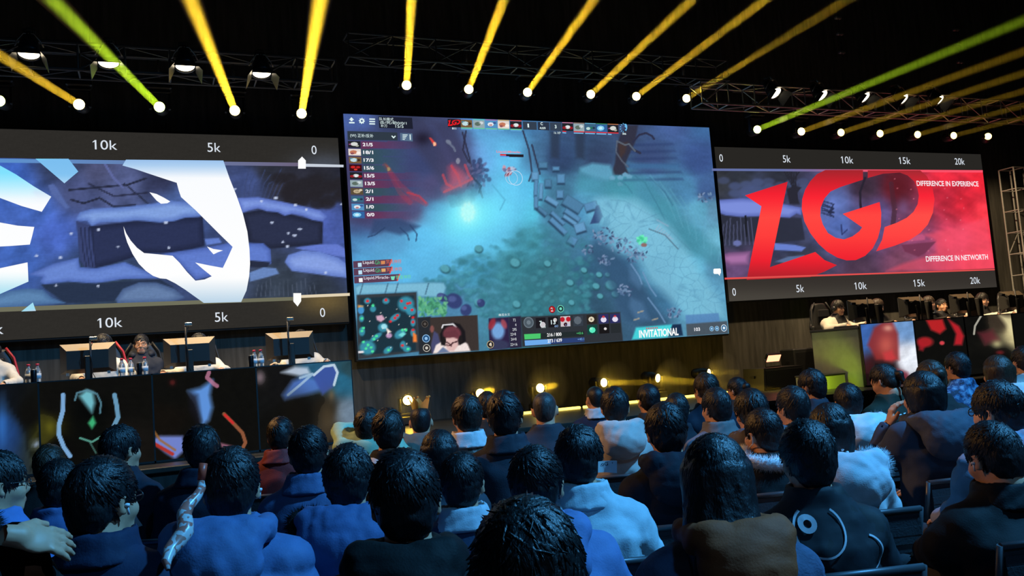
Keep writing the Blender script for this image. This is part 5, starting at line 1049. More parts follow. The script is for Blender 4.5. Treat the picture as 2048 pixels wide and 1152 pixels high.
def hand_mesh(curl=.5, h=.0045):
    """right hand, wrist at origin, fingers along +Y, palm down, thumb on -X side"""
    f = Field(np.arange(-.075, .07, h), np.arange(-.03, .21, h), np.arange(-.075, .035, h))
    f.cap((0, -.02, 0), (0, .01, 0), .026, .028, .01); f.ell((0, .05, -.002), (.042, .052, .017), .012)
    for x, L, a in ((-.030, .074, .06), (-.010, .084, .01), (.011, .078, -.03), (.030, .06, -.1)):
        p = np.array([x, .088, 0]); ang = 0.15
        for seg in range(3):
            ang += curl*(.55, .6, .4)[seg]; l = L*(.45, .3, .25)[seg]; q = p+np.array([-math.sin(a)*l, math.cos(ang)*l, -math.sin(ang)*l])
            f.cap(p, q, .0098-.001*seg, .0092-.0012*seg, .006); p = q
    f.cap((-.03, .02, -.004), (-.052, .055, -.012), .014, .012, .01); f.cap((-.052, .055, -.012), (-.058, .086, -.02), .0115, .0095, .008)
    return f.get()
HANDS = {}
def hand(curl, h=.0075):
    if (curl, h) not in HANDS: HANDS[curl, h] = hand_mesh(curl, h)
    return HANDS[curl, h]

def head_prims(f, c, R, k=1.0):
    T = lambda p: np.asarray(c)+R@(np.asarray(p, float)*k)
    E = lambda p, r, kk=.014, op='u', R2=None: f.ell(T(p), np.asarray(r)*k, kk, op, R if R2 is None else R@R2)
    E((0, -.008, .03), (.076, .095, .088)); E((0, .028, -.035), (.060, .066, .078), .03); f.cap(T((-.022, .062, -.088)), T((.022, .062, -.088)), .021*k, None, .03)
    f.cap(T((-.035, .083, .026)), T((.035, .083, .026)), .012*k, None, .02)
    for s_ in (-1, 1):
        E((s_*.031, .094, .008), (.016, .014, .011), .012, 's'); E((s_*.031, .077, .007), (.0145, .0145, .0125), .004)
        E((s_*.045, .06, -.028), (.022, .024, .02), .03)
        E((s_*.084, -.014, -.006), (.010, .022, .034), .008, 'u', rot3(s_*.5, 0, s_*.15)); E((s_*.094, -.004, -.004), (.007, .012, .018), .006, 's')
    f.cap(T((0, .094, .012)), T((0, .106, -.022)), .0085*k, .0125*k, .012); E((0, .099, -.03), (.017, .011, .009), .008)
    E((0, .090, -.056), (.024, .011, .0065), .008); E((0, .089, -.066), (.021, .0105, .0065), .008)
    f.cap(T((0, -.02, -.03)), T((0, -.035, -.10)), .053*k, .055*k, .03)

def body_mesh(P, fine=.0075):
    hc = P['head']; R = P['R']; k = P.get('hk', 1.0); tz = P['tz']
    f = Field(axis(-.36, max(.36, max(q[0] for sd_ in P['arms'] for q in sd_)+.08), hc[0]-.105, hc[0]+.105, fine, .03), axis(-.22, .62, hc[1]-.125, hc[1]+.13, fine, .03), axis(.03, tz+.0, hc[2]-.125, hc[2]+.13, fine, .028))
    head_prims(f, hc, R, k)
    nk = np.array([0, P['lean']*1.0, tz]); top = np.asarray(hc)+R@np.array([0, -.03, -.09])
    f.cap(top, nk+np.array([0, 0, -.04]), .052, .06, .03)
    ln = P['lean']; hip = .53
    f.loft([hip-.09, hip+.05, .5*(hip+tz), tz-.1, tz-.03, tz+.01], [.15, .14, .13, .145, .1, .06], [.11, .105, .1, .1, .08, .05], [0, 0, ln*.5, ln*.85, ln*.95, ln], None, .05)
    for (sh, el, wr) in P['arms']:
        f.cap(nk*[0, 1, 0]+[sh[0]*.6, 0, sh[2]], sh, .05, .05, .04); f.cap(sh, el, .045, .038, .03); f.cap(el, wr, .037, .025, .02)
    for s_ in (-1, 1):
        kn = (s_*.13, .46, .49); f.cap((s_*.09, .02, hip-.01), kn, .075, .055, .04); f.cap(kn, (s_*.13, .44, .1), .052, .036, .03); f.cap((s_*.13, .42, .06), (s_*.13, .55, .045), .034, .03, .02)
    V, Q = f.get(); Fs = [Q]
    # colours
    L = (V-np.asarray(hc))@R/k; C = np.tile(SKIN*P.get('tone', 1.0), (len(V), 1)); near = np.linalg.norm(L, axis=1) < .2
    x, y, z = np.abs(L[:, 0]), L[:, 1], L[:, 2]
    lip = near & (x < .022) & (y > .085) & (np.abs(z+.061) < .008); C[lip] = lin((168, 96, 88))
    br = near & (y > .07) & (np.abs(z-.031+.25*np.maximum(x-.03, 0)) < .0045) & (x > .012) & (x < .047); C[br] = lin((40, 28, 24))
    ey = near & (y > .076) & (np.hypot(x-.031, (z-.007)*1.7) < .0125); C[ey] = lin((190, 180, 172)); ir = near & (y > .076) & (np.hypot(x-.031, z-.007) < .006); C[ir] = lin((30, 20, 18))
    for s_, (sh, el, wr) in zip((-1, 1), P['arms']):
        hv, hq = hand(P.get('curl', .5), P.get('hh', .0075)); hv = hv.copy()
        if s_ < 0: hv[:, 0] *= -1; hq = hq[:, ::-1]
        d = np.asarray(P['hand_dir'][0 if s_ < 0 else 1], float); d /= np.linalg.norm(d); upv = np.asarray(P.get('hand_up', (0, 0, 1)), float); xx = np.cross(d, upv); xx /= np.linalg.norm(xx); zz = np.cross(xx, d)
        hv = hv[:, :1]*xx+hv[:, 1:2]*d+hv[:, 2:]*zz+np.asarray(wr); n = len(V); V = np.concatenate([V, hv]); Fs.append(hq+n); C = np.concatenate([C, np.tile(SKIN*P.get('tone', 1.0), (len(hv), 1))])
    return mesh_np('body', V, Fs, True, C)

def jacket_mesh(P, style, res, seed):
    tz = P['tz']; ln = P['lean']; hip = .53; b = P.get('bulk', 1.0); hem = P.get('hem', .45); sd = 1 if b < 1.15 else 1.1
    A_ = np.array([q for side in P['arms'] for q in side])
    f = Field(np.arange(min(-.36, A_[:, 0].min()-.1), max(.36, A_[:, 0].max()+.1), res), np.arange(-.27, max(.5, A_[:, 1].max()+.1), res), np.arange(min(hem, A_[:, 2].min())-.08, max(tz, A_[:, 2].max())+.12, res))
    wx = [.18*b, .172*b, .175*b, .18*b, .148*sd, .1, .084]; wy = [.15*b, .145*b, .14*b, .135*b, .105, .09, .084]
    f.loft([hem, hip+.05, .45*hip+.55*tz, tz-.14, tz-.055, tz+.005, tz+P.get('collar', .05)], wx, wy, [0, -.005, ln*.5-.01, ln*.85-.01, ln*.95-.005, ln, ln+.004], None, .03)
    for (sh, el, wr) in P['arms']:
        s0 = np.array([sh[0]*.3, sh[1], sh[2]+.055]); sh = np.asarray(sh, float); el = np.asarray(el, float); wr = np.asarray(wr, float)
        f.cap(s0, sh, .05*b, .06*b, .07); f.cap(sh, el, .062*b, .052*b, .05); f.cap(el, wr-(wr-el)*.02, .056*b, .042*b, .03)
    if style == 'puffer':
        X, Y, Z = np.meshgrid(f.xs, f.ys, f.zs, indexing='ij', sparse=True); w = np.abs(np.sin((Z+.03*np.sin(X*9+seed)+.25*np.maximum(np.abs(X)-.2, 0))*math.pi/.115))
        f.F += (-.022*np.sqrt(w)+.012).astype(np.float32); f.wrinkle(.0035, .07, seed)
    else: f.wrinkle(P.get('wr', .006), .15, seed); f.wrinkle(P.get('wr', .006)*.75, .17, seed+5, (1, 1, 1.3), True)
    # neck opening
    hc = P['head']; f.cap((0, ln+.012, tz-.03), (0, ln+.016, tz+.2), .06, .068, .012, 's')
    for (sh, el, wr) in P['arms']:
        el = np.asarray(el); wr = np.asarray(wr); d = (wr-el)/np.linalg.norm(wr-el); f.cap(wr-d*.015, wr+d*.08, .031, .033, .006, 's')
    V, Q = f.get(); return mesh_np('jacket', V, Q, True)

def hood_mesh(P, res, seed, size=1.0):
    tz = P['tz']; ln = P['lean']; f = Field(np.arange(-.24, .24, res), np.arange(-.42, .2, res), np.arange(tz-.36, tz+.16, res)); s_ = size
    by = .16*(P.get('bulk', 1)-1); f.ell((0, ln-.155-by, tz-.055), (.138*s_, .085*s_, .108*s_), .02, 'u', rot3(0, -.18))
    for a, b in (((-.135, -.08), (-.1, .06)), ((.135, -.08), (.1, .06))): f.cap((a[0]*.85*s_, ln+a[1], tz+.02), (b[0], ln+b[1], tz+.015), .036, .03, .05)
    f.cap((-.1*s_, ln-.13-by*.5, tz+.03), (.1*s_, ln-.13-by*.5, tz+.03), .042, .042, .05)
    f.ell((0, ln-.085, tz+.085), (.105*s_, .06, .085), .03, 's', rot3(0, -.3)); f.cap((0, ln+.012, tz-.05), (0, ln+.02, tz+.2), .07, .085, .012, 's')
    f.wrinkle(.003, .12, seed, (1, 1, 2.2)); f.wrinkle(.004, .15, seed+3, (1, 1, 1.5), True); V, Q = f.get(); return mesh_np('hood', V, Q, True)

def collar_mesh(P, res, h=.07, r=.088):
    tz = P['tz']; ln = P['lean']; f = Field(np.arange(-.16, .16, res), np.arange(-.18, .18, res), np.arange(tz-.08, tz+.14, res))
    f.loft([tz-.03, tz+.02, tz+.02+h*.6], [r+.042, r+.02, r+.01], [r+.032, r+.016, r+.008], [ln-.005, ln, ln+.006], None, .01)
    f.cap((0, ln+.012, tz-.1), (0, ln+.02, tz+.2), r-.012, r-.005, .008, 's'); f.ell((0, ln+.12, tz+.06), (.035, .08, .07), .02, 's'); f.wrinkle(.003, .06, 3); V, Q = f.get(); return mesh_np('collar', V, Q, True)

def spikes(pts, nrm, L, w, rnd, jit=.45):
    """short tapered tufts standing on points"""
    n = len(pts); d = nrm+rnd.normal(size=(n, 3))*jit; d[:, 2] -= .25; d /= np.linalg.norm(d, axis=1)[:, None]; l = L*rnd.uniform(.6, 1.25, (n, 1))
    a = np.cross(d, rnd.normal(size=(n, 3))); a /= np.linalg.norm(a, axis=1)[:, None]; b = np.cross(d, a)
    V = np.stack([pts+a*w, pts-a*w*.5+b*w*.87, pts-a*w*.5-b*w*.87, pts+d*l], 1).reshape(-1, 3); o = np.arange(n)[:, None]*4
    return V, np.concatenate([o+[0, 1, 3], o+[1, 2, 3], o+[2, 0, 3]])
def fur_mesh(curve, rad, n, L, seed, w=.0019):
    r = np.random.RandomState(seed); c = np.asarray(curve, float); t = r.uniform(0, len(c)-1.001, n); i = t.astype(int); f = (t-i)[:, None]
    p = c[i]*(1-f)+c[i+1]*f; tg = c[i+1]-c[i]; tg /= np.linalg.norm(tg, axis=1)[:, None]; u = r.normal(size=(n, 3)); u -= tg*np.sum(u*tg, 1)[:, None]; u /= np.linalg.norm(u, axis=1)[:, None]
    V, T = spikes(p+u*rad*.6, u, L, w, r); mb = MB(); mb.tube([tuple(q) for q in c], rad, 8); tv = np.array(mb.v); quads = np.array([q for q in mb.f if len(q) == 4]); return mesh_np('fur', np.concatenate([V, tv]), [T, quads+len(V)], False)

# ---------------------------------------------------------------- hair
def hair_mesh(P, style, n, seed, res=.009):
    r = np.random.RandomState(seed); k = P.get('hk', 1.0); hv = P.get('hv', 1.0)
    f = Field(np.arange(-.16, .16, res), np.arange(-.29, .16, res), np.arange(-.62 if style in ('long', 'bob') else -.16, .2, res))
    rx, ry, rz = .080+.008*hv, .100+.008*hv, .095+.013*hv
    c0 = np.array([0, -.012, .035])
    if style == 'buzz': rx, ry, rz = .0795, .099, .092
    if style == 'bald': rx, ry, rz = .078, .0975, .08
    f.ell(c0, (rx, ry, rz), .02)
    if style not in ('buzz', 'bald'): f.ell((0, -.065, -.025), (.066, .048, .07), .04)
    else: f.ell((0, -.06, -.02), (.06, .046, .06), .03)
    X, Y, Z = np.meshgrid(f.xs, f.ys, f.zs, indexing='ij', sparse=True)
    if style in ('long', 'bob'):
        lo = -.54 if style == 'long' else -.10
        f.loft([lo, -.1 if style == 'long' else -.06, .05], [.105 if style == 'long' else .078, .105 if style == 'long' else .095, .088], [.05 if style == 'long' else .04, .075 if style == 'long' else .058, .085], [-.2 if style == 'long' else -.045, -.1 if style == 'long' else -.03, -.025], None, .04)
    # cut face, ears and nape: hairline
    side = np.maximum(.052-1.0*(Y+.03), -.07)                      # lower edge rises towards the front
    front = .064
    edge = np.where(Y > .052, front, np.where(Y > -.012, np.interp(Y, [-.012, .03, .052], [-.01, .03, front]), np.interp(Y, [-.07, -.04, -.012], [-.082, -.05, -.012])))
    if style in ('long', 'bob'): edge = np.where(Y > .03, front, np.where(Y > 0, -.06, -1.0))
    if style == 'bald': edge = np.where(Y > -.02, .5, np.where(Z > .06, .5, edge)); f.F = np.maximum(f.F, (Z-.055-.0*X).astype(np.float32)); edge = np.interp(Y, [-.09, -.04, .0, .02], [-.08, -.05, -.01, .05])
    f.F = np.maximum(f.F, ((edge-Z)*.75).astype(np.float32))
    if style in ('short', 'ponytail', 'bun', 'buzz'):
        for s_ in (-1, 1): f.ell((s_*.098, -.008, -.02), (.034, .034, .052), .012, 's')
    if style not in ('buzz', 'bald'): f.wrinkle(.0035*hv, .035, seed, (1, 1, .12) if style in ('long', 'bob') else (1, 1, 1))
    if style == 'bun': f.ell((0, -.13, .045), (.042, .036, .042), .01)
    if style == 'ponytail': f.cap((0, -.11, .035), (0, -.15, .01), .02, .022, .01); f.cap((0, -.15, .01), (.0, -.15, -.15), .022, .008, .02)
    V, Q = f.get(); Vs = [V]; Fs = [Q]
    # locks combed away from the crown
    if n:
        cr = np.array([r.uniform(-.02, .02), -.06, .12]); th = r.uniform(0, 2*math.pi, n); ph = np.arccos(r.uniform(-.55, 1, n)); ax = np.array([0, -.45, .89])
        d = np.stack([np.sin(ph)*np.cos(th), np.sin(ph)*np.sin(th), np.cos(ph)], 1); e = np.array([rx, ry, rz]); p = c0+d*e*.985
        ok = (p[:, 2] > np.where(p[:, 1] > .05, .06, np.where(p[:, 1] > -.045, .03+.35*np.maximum(p[:, 1], 0), -.03))); p = p[ok]; m = len(p)
        L = (.045+.03*r.rand(m))*(1+.5*(hv-1)); W = .0034+.0036*r.rand(m)
        if style in ('long',): L = L*3.4
        if style == 'bob': L = L*1.6
        rows = []; cur = p.copy(); dirv = None; sw = r.normal(size=(m, 3))*.35; tw = r.choice([-1, 1])*.35
        for s_ in range(5):
            nr = (cur-c0)/e**2; nr /= np.linalg.norm(nr, axis=1)[:, None]
            g = cur-cr; g += np.cross(nr, g)*tw+sw*.06*hv; g -= nr*np.sum(g*nr, 1)[:, None]; g /= np.maximum(np.linalg.norm(g, axis=1), 1e-5)[:, None]
            if style in ('long', 'bob'): g = g*.35+np.array([0, -.05, -1.0]); g -= nr*np.sum(g*nr, 1)[:, None]*(cur[:, 2:3] > 0); g /= np.linalg.norm(g, axis=1)[:, None]
            wd = W*(1, 1.15, .95, .6, .06)[s_]; sd = np.cross(g, nr); lift = .001+.0055*hv*(s_/4)**2*r.uniform(.2, 1.6, m)
            base = cur+nr*lift[:, None]; rows.append(np.stack([base-sd*wd[:, None]-nr*.003, base+nr*.0025*(1-(s_/4)), base+sd*wd[:, None]-nr*.003], 1))
            cur = cur+g*(L/4)[:, None]
            if style not in ('long', 'bob') or True:
                kk = np.sqrt((((cur-c0)/e)**2).sum(1)); sh = (cur[:, 2] > -.02) | (style not in ('long', 'bob')); cur = np.where(sh[:, None], c0+(cur-c0)/kk[:, None], cur)
        A = np.stack(rows, 1).reshape(-1, 3); o = sum(len(v) for v in Vs); q = []; b0 = np.arange(m)*15
        for s_ in range(4):
            for t_ in range(2): i0 = b0+s_*3+t_; q.append(np.stack([i0, i0+1, i0+4, i0+3], 1))
        Vs.append(A); Fs.append(np.concatenate(q)+o)
    V = np.concatenate(Vs)*k; V = V@P['R'].T+np.asarray(P['head']); return mesh_np('hair', V, Fs, True)
def hair_mat(tone=0):
    cols = [(.010, .009, .010), (.016, .012, .010), (.035, .02, .012), (.05, .045, .042), (.004, .004, .004)]
    return material(f'hair_{tone}', cols[tone], .44, spec=.42, var=.5, vscale=90, stretch=(1, 1, .35), bump=.35, bscale=160)

# ---------------------------------------------------------------- shared legs and chairs
_f = Field(np.arange(-.3, .3, .02), np.arange(-.18, .62, .02), np.arange(.02, .72, .02))
for s_ in (-1, 1):
    kn = (s_*.13, .46, .49); _f.cap((s_*.095, .0, .53), kn, .098, .078, .05); _f.cap(kn, (s_*.13, .44, .1), .074, .06, .03)
_f.ell((0, .0, .55), (.17, .13, .1), .05); _f.wrinkle(.006, .12, 4)
TROUSERS = mesh_np('trousers', *_f.get(), True)
_f = Field(np.arange(-.07, .07, .01), np.arange(-.09, .2, .01), np.arange(-.02, .14, .01)); _f.cap((0, -.03, .035), (0, .12, .03), .042, .038, .03); _f.cap((0, -.035, .04), (0, -.035, .1), .042, .045, .03); _X, _Y, _Z = np.meshgrid(_f.xs, _f.ys, _f.zs, indexing='ij', sparse=True); _f.F = np.maximum(_f.F, (.012-_Z)).astype(np.float32)
SHOE = mesh_np('shoe', *_f.get(), True); SOLE = MB().prism([(-.04, 0), (.04, 0), (.043, .014), (-.043, .014)], -.07, .155).mesh('sole')

def glasses_mesh(P):
    m = MB(); c = np.asarray(P['head']); R = P['R']; k = P.get('hk', 1.0); T = lambda p: tuple(c+R@(np.asarray(p, float)*k))
    for s_ in (-1, 1):
        m.tube([T((s_*.032+.023*math.cos(a), .103, .006+.017*math.sin(a))) for a in np.linspace(0, 2*math.pi, 17)], .0022, 5, False)
        m.tube([T((s_*.055, .101, .01)), T((s_*.078, .06, .012)), T((s_*.084, -.005, .014)), T((s_*.084, -.02, .0))], .0022, 5)
    m.tube([T((-.009, .104, .01)), T((0, .108, .012)), T((.009, .104, .01))], .0022, 5); return m.mesh('glasses')
def headset_mesh(P):
    m = MB(); c = np.asarray(P['head']); R = P['R']; T = lambda p: tuple(c+R@np.asarray(p, float))
    m.tube([T((.098*math.cos(a), -.01, .02+.118*math.sin(a))) for a in np.linspace(-.1, math.pi+.1, 17)], .011, 8)
    return m.mesh('headband')
def earcup_mesh(P, s_):
    m = MB(); c = np.asarray(P['head']); R = P['R']; M = Matrix.Translation(Vector(c)) @ Matrix([list(map(float, r)) for r in R]).to_4x4() @ Matrix.Translation((s_*.088, -.008, -.002)) @ Matrix.Rotation(s_*math.pi/2, 4, 'Y')
    m.lathe([(0, .03), (.03, .03), (.042, .02), (.045, 0), (.04, -.012), (0, -.012)], 16, M); return m.mesh('ear_cup')
def mask_mesh(P):
    m = MB(); c = np.asarray(P['head']); R = P['R']; T = lambda p: tuple(c+R@np.asarray(p, float))
    for s_ in (-1, 1): m.tube([T((s_*.05, .09, -.03)), T((s_*.07, .05, -.012)), T((s_*.086, .0, .02)), T((s_*.092, -.03, .0)), T((s_*.086, -.02, -.035)), T((s_*.06, .06, -.07))], .0028, 5)
    return m.mesh('mask_strap')
def mat_or(c, name=None, **k):
    if isinstance(c, bpy.types.Material): return c
    return material('cloth_%.3f_%.3f_%.3f_%s' % (*c, k.get('tag', '')), c, k.get('rough', .75), var=.12, vscale=14, bump=.12, bscale=160, spec=.25 if max(c) < .1 else .4, sheen=0.0)

REST = [((-.172, 0, -.035), (-.235, .03, -.29), (-.12, .32, -.41)), ((.172, 0, -.035), (.235, .03, -.29), (.12, .32, -.41))]
PEOPLE = []
def person(label, head_w, body_az, head_az=None, pitch=0.0, roll=0.0, hair='short', tone=0, hv=1.0, jacket=(.02, .02, .03), style='cloth', bulk=1.0, hood=None, hood_size=1.0, collar=None, fur=None, fur_curve='hood', glasses=False, headset=False, mask=False, arms=None, trousers=0, near=False, seat=0.0, group='seated spectators', lean=.0, legs=True, hem=.45, face_tone=1.0, seed=1, wr=.0045, floor=0.0, chair=True, k=1.0, hand_dir=None, curl=.5, hand_up=(0, 0, 1)):
    """head_w: centre of the skull in the hall; azimuths in radians from +Y towards +X; the figure sits on the floor below"""
    head_az = body_az if head_az is None else head_az
    R = rot3(head_az-body_az, pitch, roll); hz = head_w[2]-floor-seat
    tz = hz-.135; ln = lean
    t = thing('person', label, 'person', (0, 0, 0), 0, group)
    # local frame: origin on the floor below the hips, +Y faces body_az
    fwd = np.array([math.sin(body_az), math.cos(body_az)]); off = ln+.03
    t.location = (head_w[0]-fwd[0]*off, head_w[1]-fwd[1]*off, floor+seat); t.rotation_euler = (0, 0, -body_az)
    P = dict(head=np.array([0, off, hz]), R=R, tz=tz, lean=ln, bulk=bulk, hv=hv, hem=hem, tone=face_tone, wr=wr, hk=k, curl=curl, hand_up=hand_up, hh=.0055 if arms is not None else .008)
    if arms is None:
        arms = [tuple(np.array(q)+[0, ln*.9, tz-.075] for q in side) for side in REST]
        for side in arms: side[2][2] = .61; side[1][2] = max(side[1][2], .7)
    P['arms'] = [tuple(np.asarray(q, float) for q in side) for side in arms]
    P['hand_dir'] = hand_dir or [(.35, 1, -.25), (-.35, 1, -.25)]
    body = obj('body', body_mesh(P, .0096 if near else .0135), m_skin, t)
    n = {'buzz': 0, 'bald': 0}.get(hair, 900 if near else 330)
    if hair != 'none': obj('hair', hair_mesh(P, hair, n, seed, .0095 if near else .013), hair_mat(tone), t)
    jm = mat_or(jacket); jo = obj('jacket', jacket_mesh(P, style, .016 if near else .021, seed), jm, t)
    if hood is not None:
        ho = obj('hood', hood_mesh(P, .011 if near else .014, seed, hood_size), mat_or(hood), t)
    if collar is not None: obj('collar', collar_mesh(P, .011), mat_or(collar), t)
    if fur is not None:
        a = np.linspace(-2.5, 2.5, 15)
        if fur_curve == 'hood': cu = [(.158*hood_size*math.sin(x), ln-.11-.085*math.cos(x)*hood_size+.03*abs(math.sin(x)), tz+.03-.085*max(0, math.cos(x))*hood_size) for x in a]
        else: cu = [(.12*math.sin(x), ln-.11*math.cos(x)+.0, tz+.03-.03*math.cos(x)) for x in a]
        obj('fur_trim', fur_mesh(cu, .03, 4200 if near else 2400, .034, seed), mat_or(fur, tag='fur', rough=.9), t)
    if glasses: obj('glasses', glasses_mesh(P), material('glasses_frame', (.02, .018, .02), .3), t)
    if headset:
        obj('headphone_band', headset_mesh(P), material('headset_black', (.015, .015, .015), .4), t)
        for s_ in (-1, 1): obj('ear_cup', earcup_mesh(P, s_), material('headset_black', (.015, .015, .015), .4), t)
    if mask: obj('mask_strap', mask_mesh(P), material('mask_white', (.8, .82, .84), .7), t)
    if legs:
        obj('trousers', TROUSERS, m_trouser[trousers], t)
        for s_ in (-1, 1): so = obj('shoe', SHOE, m_shoe, t, (s_*.13, .42, .014)); obj('sole', SOLE, m_sole, so, (0, 0, -.014))
    t['_az'] = 0.0; del t['_az']
    PEOPLE.append((t, P, jo)); return t, P, jo
def print_on(jo, t, P, V2, F, name, mat, lift=.004):
    """press flat lettering (x,z) onto the back of a jacket"""
    me = jo.data; bv = BVHTree.FromPolygons([v.co[:] for v in me.vertices], [p.vertices[:] for p in me.polygons]); V = []
    for x, z in V2:
        h = bv.ray_cast(Vector((x, -.6, z)), Vector((0, 1, 0))); V.append((x, (h[0].y if h[0] is not None else P['lean']-.14)-lift, z))
    return obj(name, mesh_np(name, np.array(V), np.array(F), False), mat, t)
# ================================================================= chairs
m_fab = material('chair_fabric', (.022, .024, .03), .85, bump=.2, bscale=120); m_tube = material('chair_tube', (.10, .105, .115), .45, metal=.6)
def _chair_parts():
    A = {}
    A['seat'] = MB().box((-.215, -.17, .41), (.215, .22, .44), .012).mesh('seat'); b = MB()
    for i in range(6):
        z0, z1 = .54+i*.035, .54+(i+1)*.035; b.box((-.215+.02*(i == 0), -.235-.012*math.sin(i*.55), z0), (.215-.02*(i == 0), -.22-.012*math.sin(i*.55), z1))
    A['backrest'] = b.mesh('backrest')
    for s_ in (-1, 1):
        A['front_leg%d' % s_] = MB().tube([(s_*.225, -.24, .755), (s_*.225, -.2, .58), (s_*.225, .2, .02)], .0125, 8).mesh('leg'); A['rear_leg%d' % s_] = MB().tube([(s_*.235, .17, .42), (s_*.235, -.26, .0)], .0125, 8).mesh('leg')
    A['stretcher'] = MB().tube([(-.225, .1, .12), (.225, .1, .12)], .009, 8).mesh('stretcher'); A['top_rail'] = MB().tube([(-.225, -.24, .75), (.225, -.24, .75)], .013, 8).mesh('top_rail')
    return A
CH = _chair_parts()
def chair(loc, rz, label, group='folding chairs under the spectators'):
    t = thing('folding_chair', label, 'chair', loc, rz, group)
    for k, me in CH.items(): obj(me.name.split('.')[0], me, m_fab if k in ('seat', 'backrest') else m_tube, t)
    return t
# ================================================================= the spectators
NAVY, BLACK, BLUE, PALE = (.012, .018, .04), (.006, .006, .007), (.10, .20, .46), (.55, .62, .68)
CX = 5.9
def seat_at(cx, ytop, w, label, rel=None, body=None, **k):
    hv = k.get('hv', 1.0); dep = F_PX*(.192+.03*abs(math.sin(math.radians(rel or 0))))/w; h = at_depth(cx, ytop+.72*w, dep); az = math.atan2(h[0], h[1])
    scr = math.atan2(CX-h[0], SY-h[1]); ba = .75*scr if body is None else az+math.radians(body); ha = scr*.9 if rel is None else az+math.radians(rel)
    near = k.pop('near', w > 75); ch = k.pop('chair', True)
    r = person(label, h, ba, ha, near=near, seed=len(PEOPLE)+11, **k)
    if ch: o = r[0]; chair((o.location.x, o.location.y, 0), -ba, 'black folding chair under the '+' '.join(label.split()[:11]).rstrip(',').removesuffix(' and').removesuffix(' with').removesuffix(' a').removesuffix(' the').removesuffix(' in'))
    return r
C = {}
C['crown'] = seat_at(842, 808, 52, 'spectator wearing a gold paper crown and a dull olive jacket', 2, hair='buzz', jacket=(.10, .11, .10), hood=(.12, .13, .12))
C['mint'] = seat_at(738, 814, 58, 'spectator in a pale mint puffer jacket with bent arm by the left desk end', 25, jacket=(.40, .62, .42), style='puffer', tone=1, hv=1.3,
     arms=[((-.18, .0, 1.0), (-.24, .13, 1.10), (-.02, .3, 1.07)), ((.18, .0, .98), (.26, .1, .86), (.06, .3, 1.03))], hand_dir=[(1, .3, .1), (-.4, .6, .7)])
C['letters'] = seat_at(777, 820, 66, 'spectator in a black jacket with white curved letters on the back', 0, hair='short', hv=1.5, jacket=BLACK, tone=1)
C['camo'] = seat_at(934, 789, 66, 'spectator in a brown camouflage jacket with a white collar', -12, hair='short', tone=1, hv=1.2, jacket=camo('camo_brown', [(.02, .02, .018), (.09, .07, .05), (.25, .22, .2), (.4, .4, .42)]), collar=(.7, .7, .72))
C['rim'] = seat_at(975, 783, 46, 'spectator half hidden behind the camouflage jacket, hair edge glowing', -5, tone=1, jacket=(.03, .03, .03))
C['navy_c'] = seat_at(1010, 785, 74, 'spectator with thick black hair in a navy jacket before the stage centre', 0, hv=1.4, jacket=(.03, .035, .05), collar=(.03, .035, .05))
C['grey'] = seat_at(1090, 780, 58, 'spectator with thin grey hair in a broad dark coat', 3, hair='buzz', tone=3, jacket=(.035, .04, .055), bulk=1.2)
C['buzz'] = seat_at(1190, 768, 44, 'spectator with shaved sides and a dark jacket left of the beige hood', -25, hair='buzz', jacket=NAVY, collar=(.5, .5, .5))
C['beige'] = seat_at(1230, 775, 60, 'spectator in a beige jacket with a big hood hanging down the back', -3, hv=1.1, jacket=(.55, .50, .46), hood=(.58, .52, .48), wr=.007)
C['dark9'] = seat_at(1297, 767, 50, 'dark-clothed spectator right of the beige hood, by the yellow strip', -20, jacket=(.02, .02, .02))
C['dark10'] = seat_at(1354, 786, 52, 'dark-clothed spectator with round black hair behind the dark hooded jacket', -8, jacket=(.02, .022, .03))
C['tall'] = seat_at(1412, 743, 54, 'tall spectator rising above the rows in a navy jacket', -28, hair='short', jacket=(.015, .02, .035), tone=1)
C['greyblue'] = seat_at(1432, 773, 63, 'spectator in a grey-blue jacket with a turned-up collar', -32, jacket=(.15, .16, .20), collar=(.16, .15, .15))
C['bun'] = seat_at(1474, 752, 42, 'spectator with a hair bun and glasses near the low black speaker', -50, hair='bun', glasses=True, jacket=(.03, .03, .03))
C['white14'] = seat_at(1503, 777, 72, 'spectator in a pale grey jacket with a dark hood in mid crowd', -18, hv=1.2, jacket=(.52, .50, .54), hood=(.10, .09, .11))
C['fur15'] = seat_at(1526, 813, 80, 'spectator with a mask strap and a fluffy white fur collar', -38, mask=True, jacket=BLACK, fur=(.75, .78, .82), fur_curve='neck', hv=.9)
C['dark16'] = seat_at(1585, 769, 69, 'spectator with smooth black hair looking left beside the fur collar', -38, hv=1.1, jacket=(.03, .03, .035))
C['stripe'] = seat_at(1623, 735, 56, 'spectator in profile with two white stripes on a dark jacket', -52, jacket=(.025, .03, .045), hv=1.2)
C['cyanhood'] = seat_at(1697, 765, 59, 'spectator with a bright cyan-white hood edged in brownish fur', -15, jacket=(.03, .05, .12), hood=(.72, .78, .8), hood_size=1.15, fur=(.35, .30, .30))
C['olive'] = seat_at(1769, 724, 56, 'spectator with tied hair bowing in a dark olive jacket with a dashed line', -58, pitch=-.35, hair='ponytail', tone=1, jacket=(.03, .032, .02))
C['brown20'] = seat_at(1862, 718, 61, 'spectator with light brown gathered hair left of the blue camouflage', -25, hair='bun', tone=2, jacket=(.03, .03, .03))
C['cheek'] = seat_at(1846, 738, 80, 'spectator resting the face on a hand, navy jacket with a large hood', -42, hair='bob', jacket=(.05, .06, .09), hood=(.06, .07, .10), hood_size=1.1,
     arms=[((-.17, 0, .95), (-.27, .24, .72), (-.08, .24, .985)), ((.17, 0, .95), (.235, .03, .72), (.1, .3, .62))], hand_dir=[(.3, -.1, 1), (-.35, 1, -.2)])
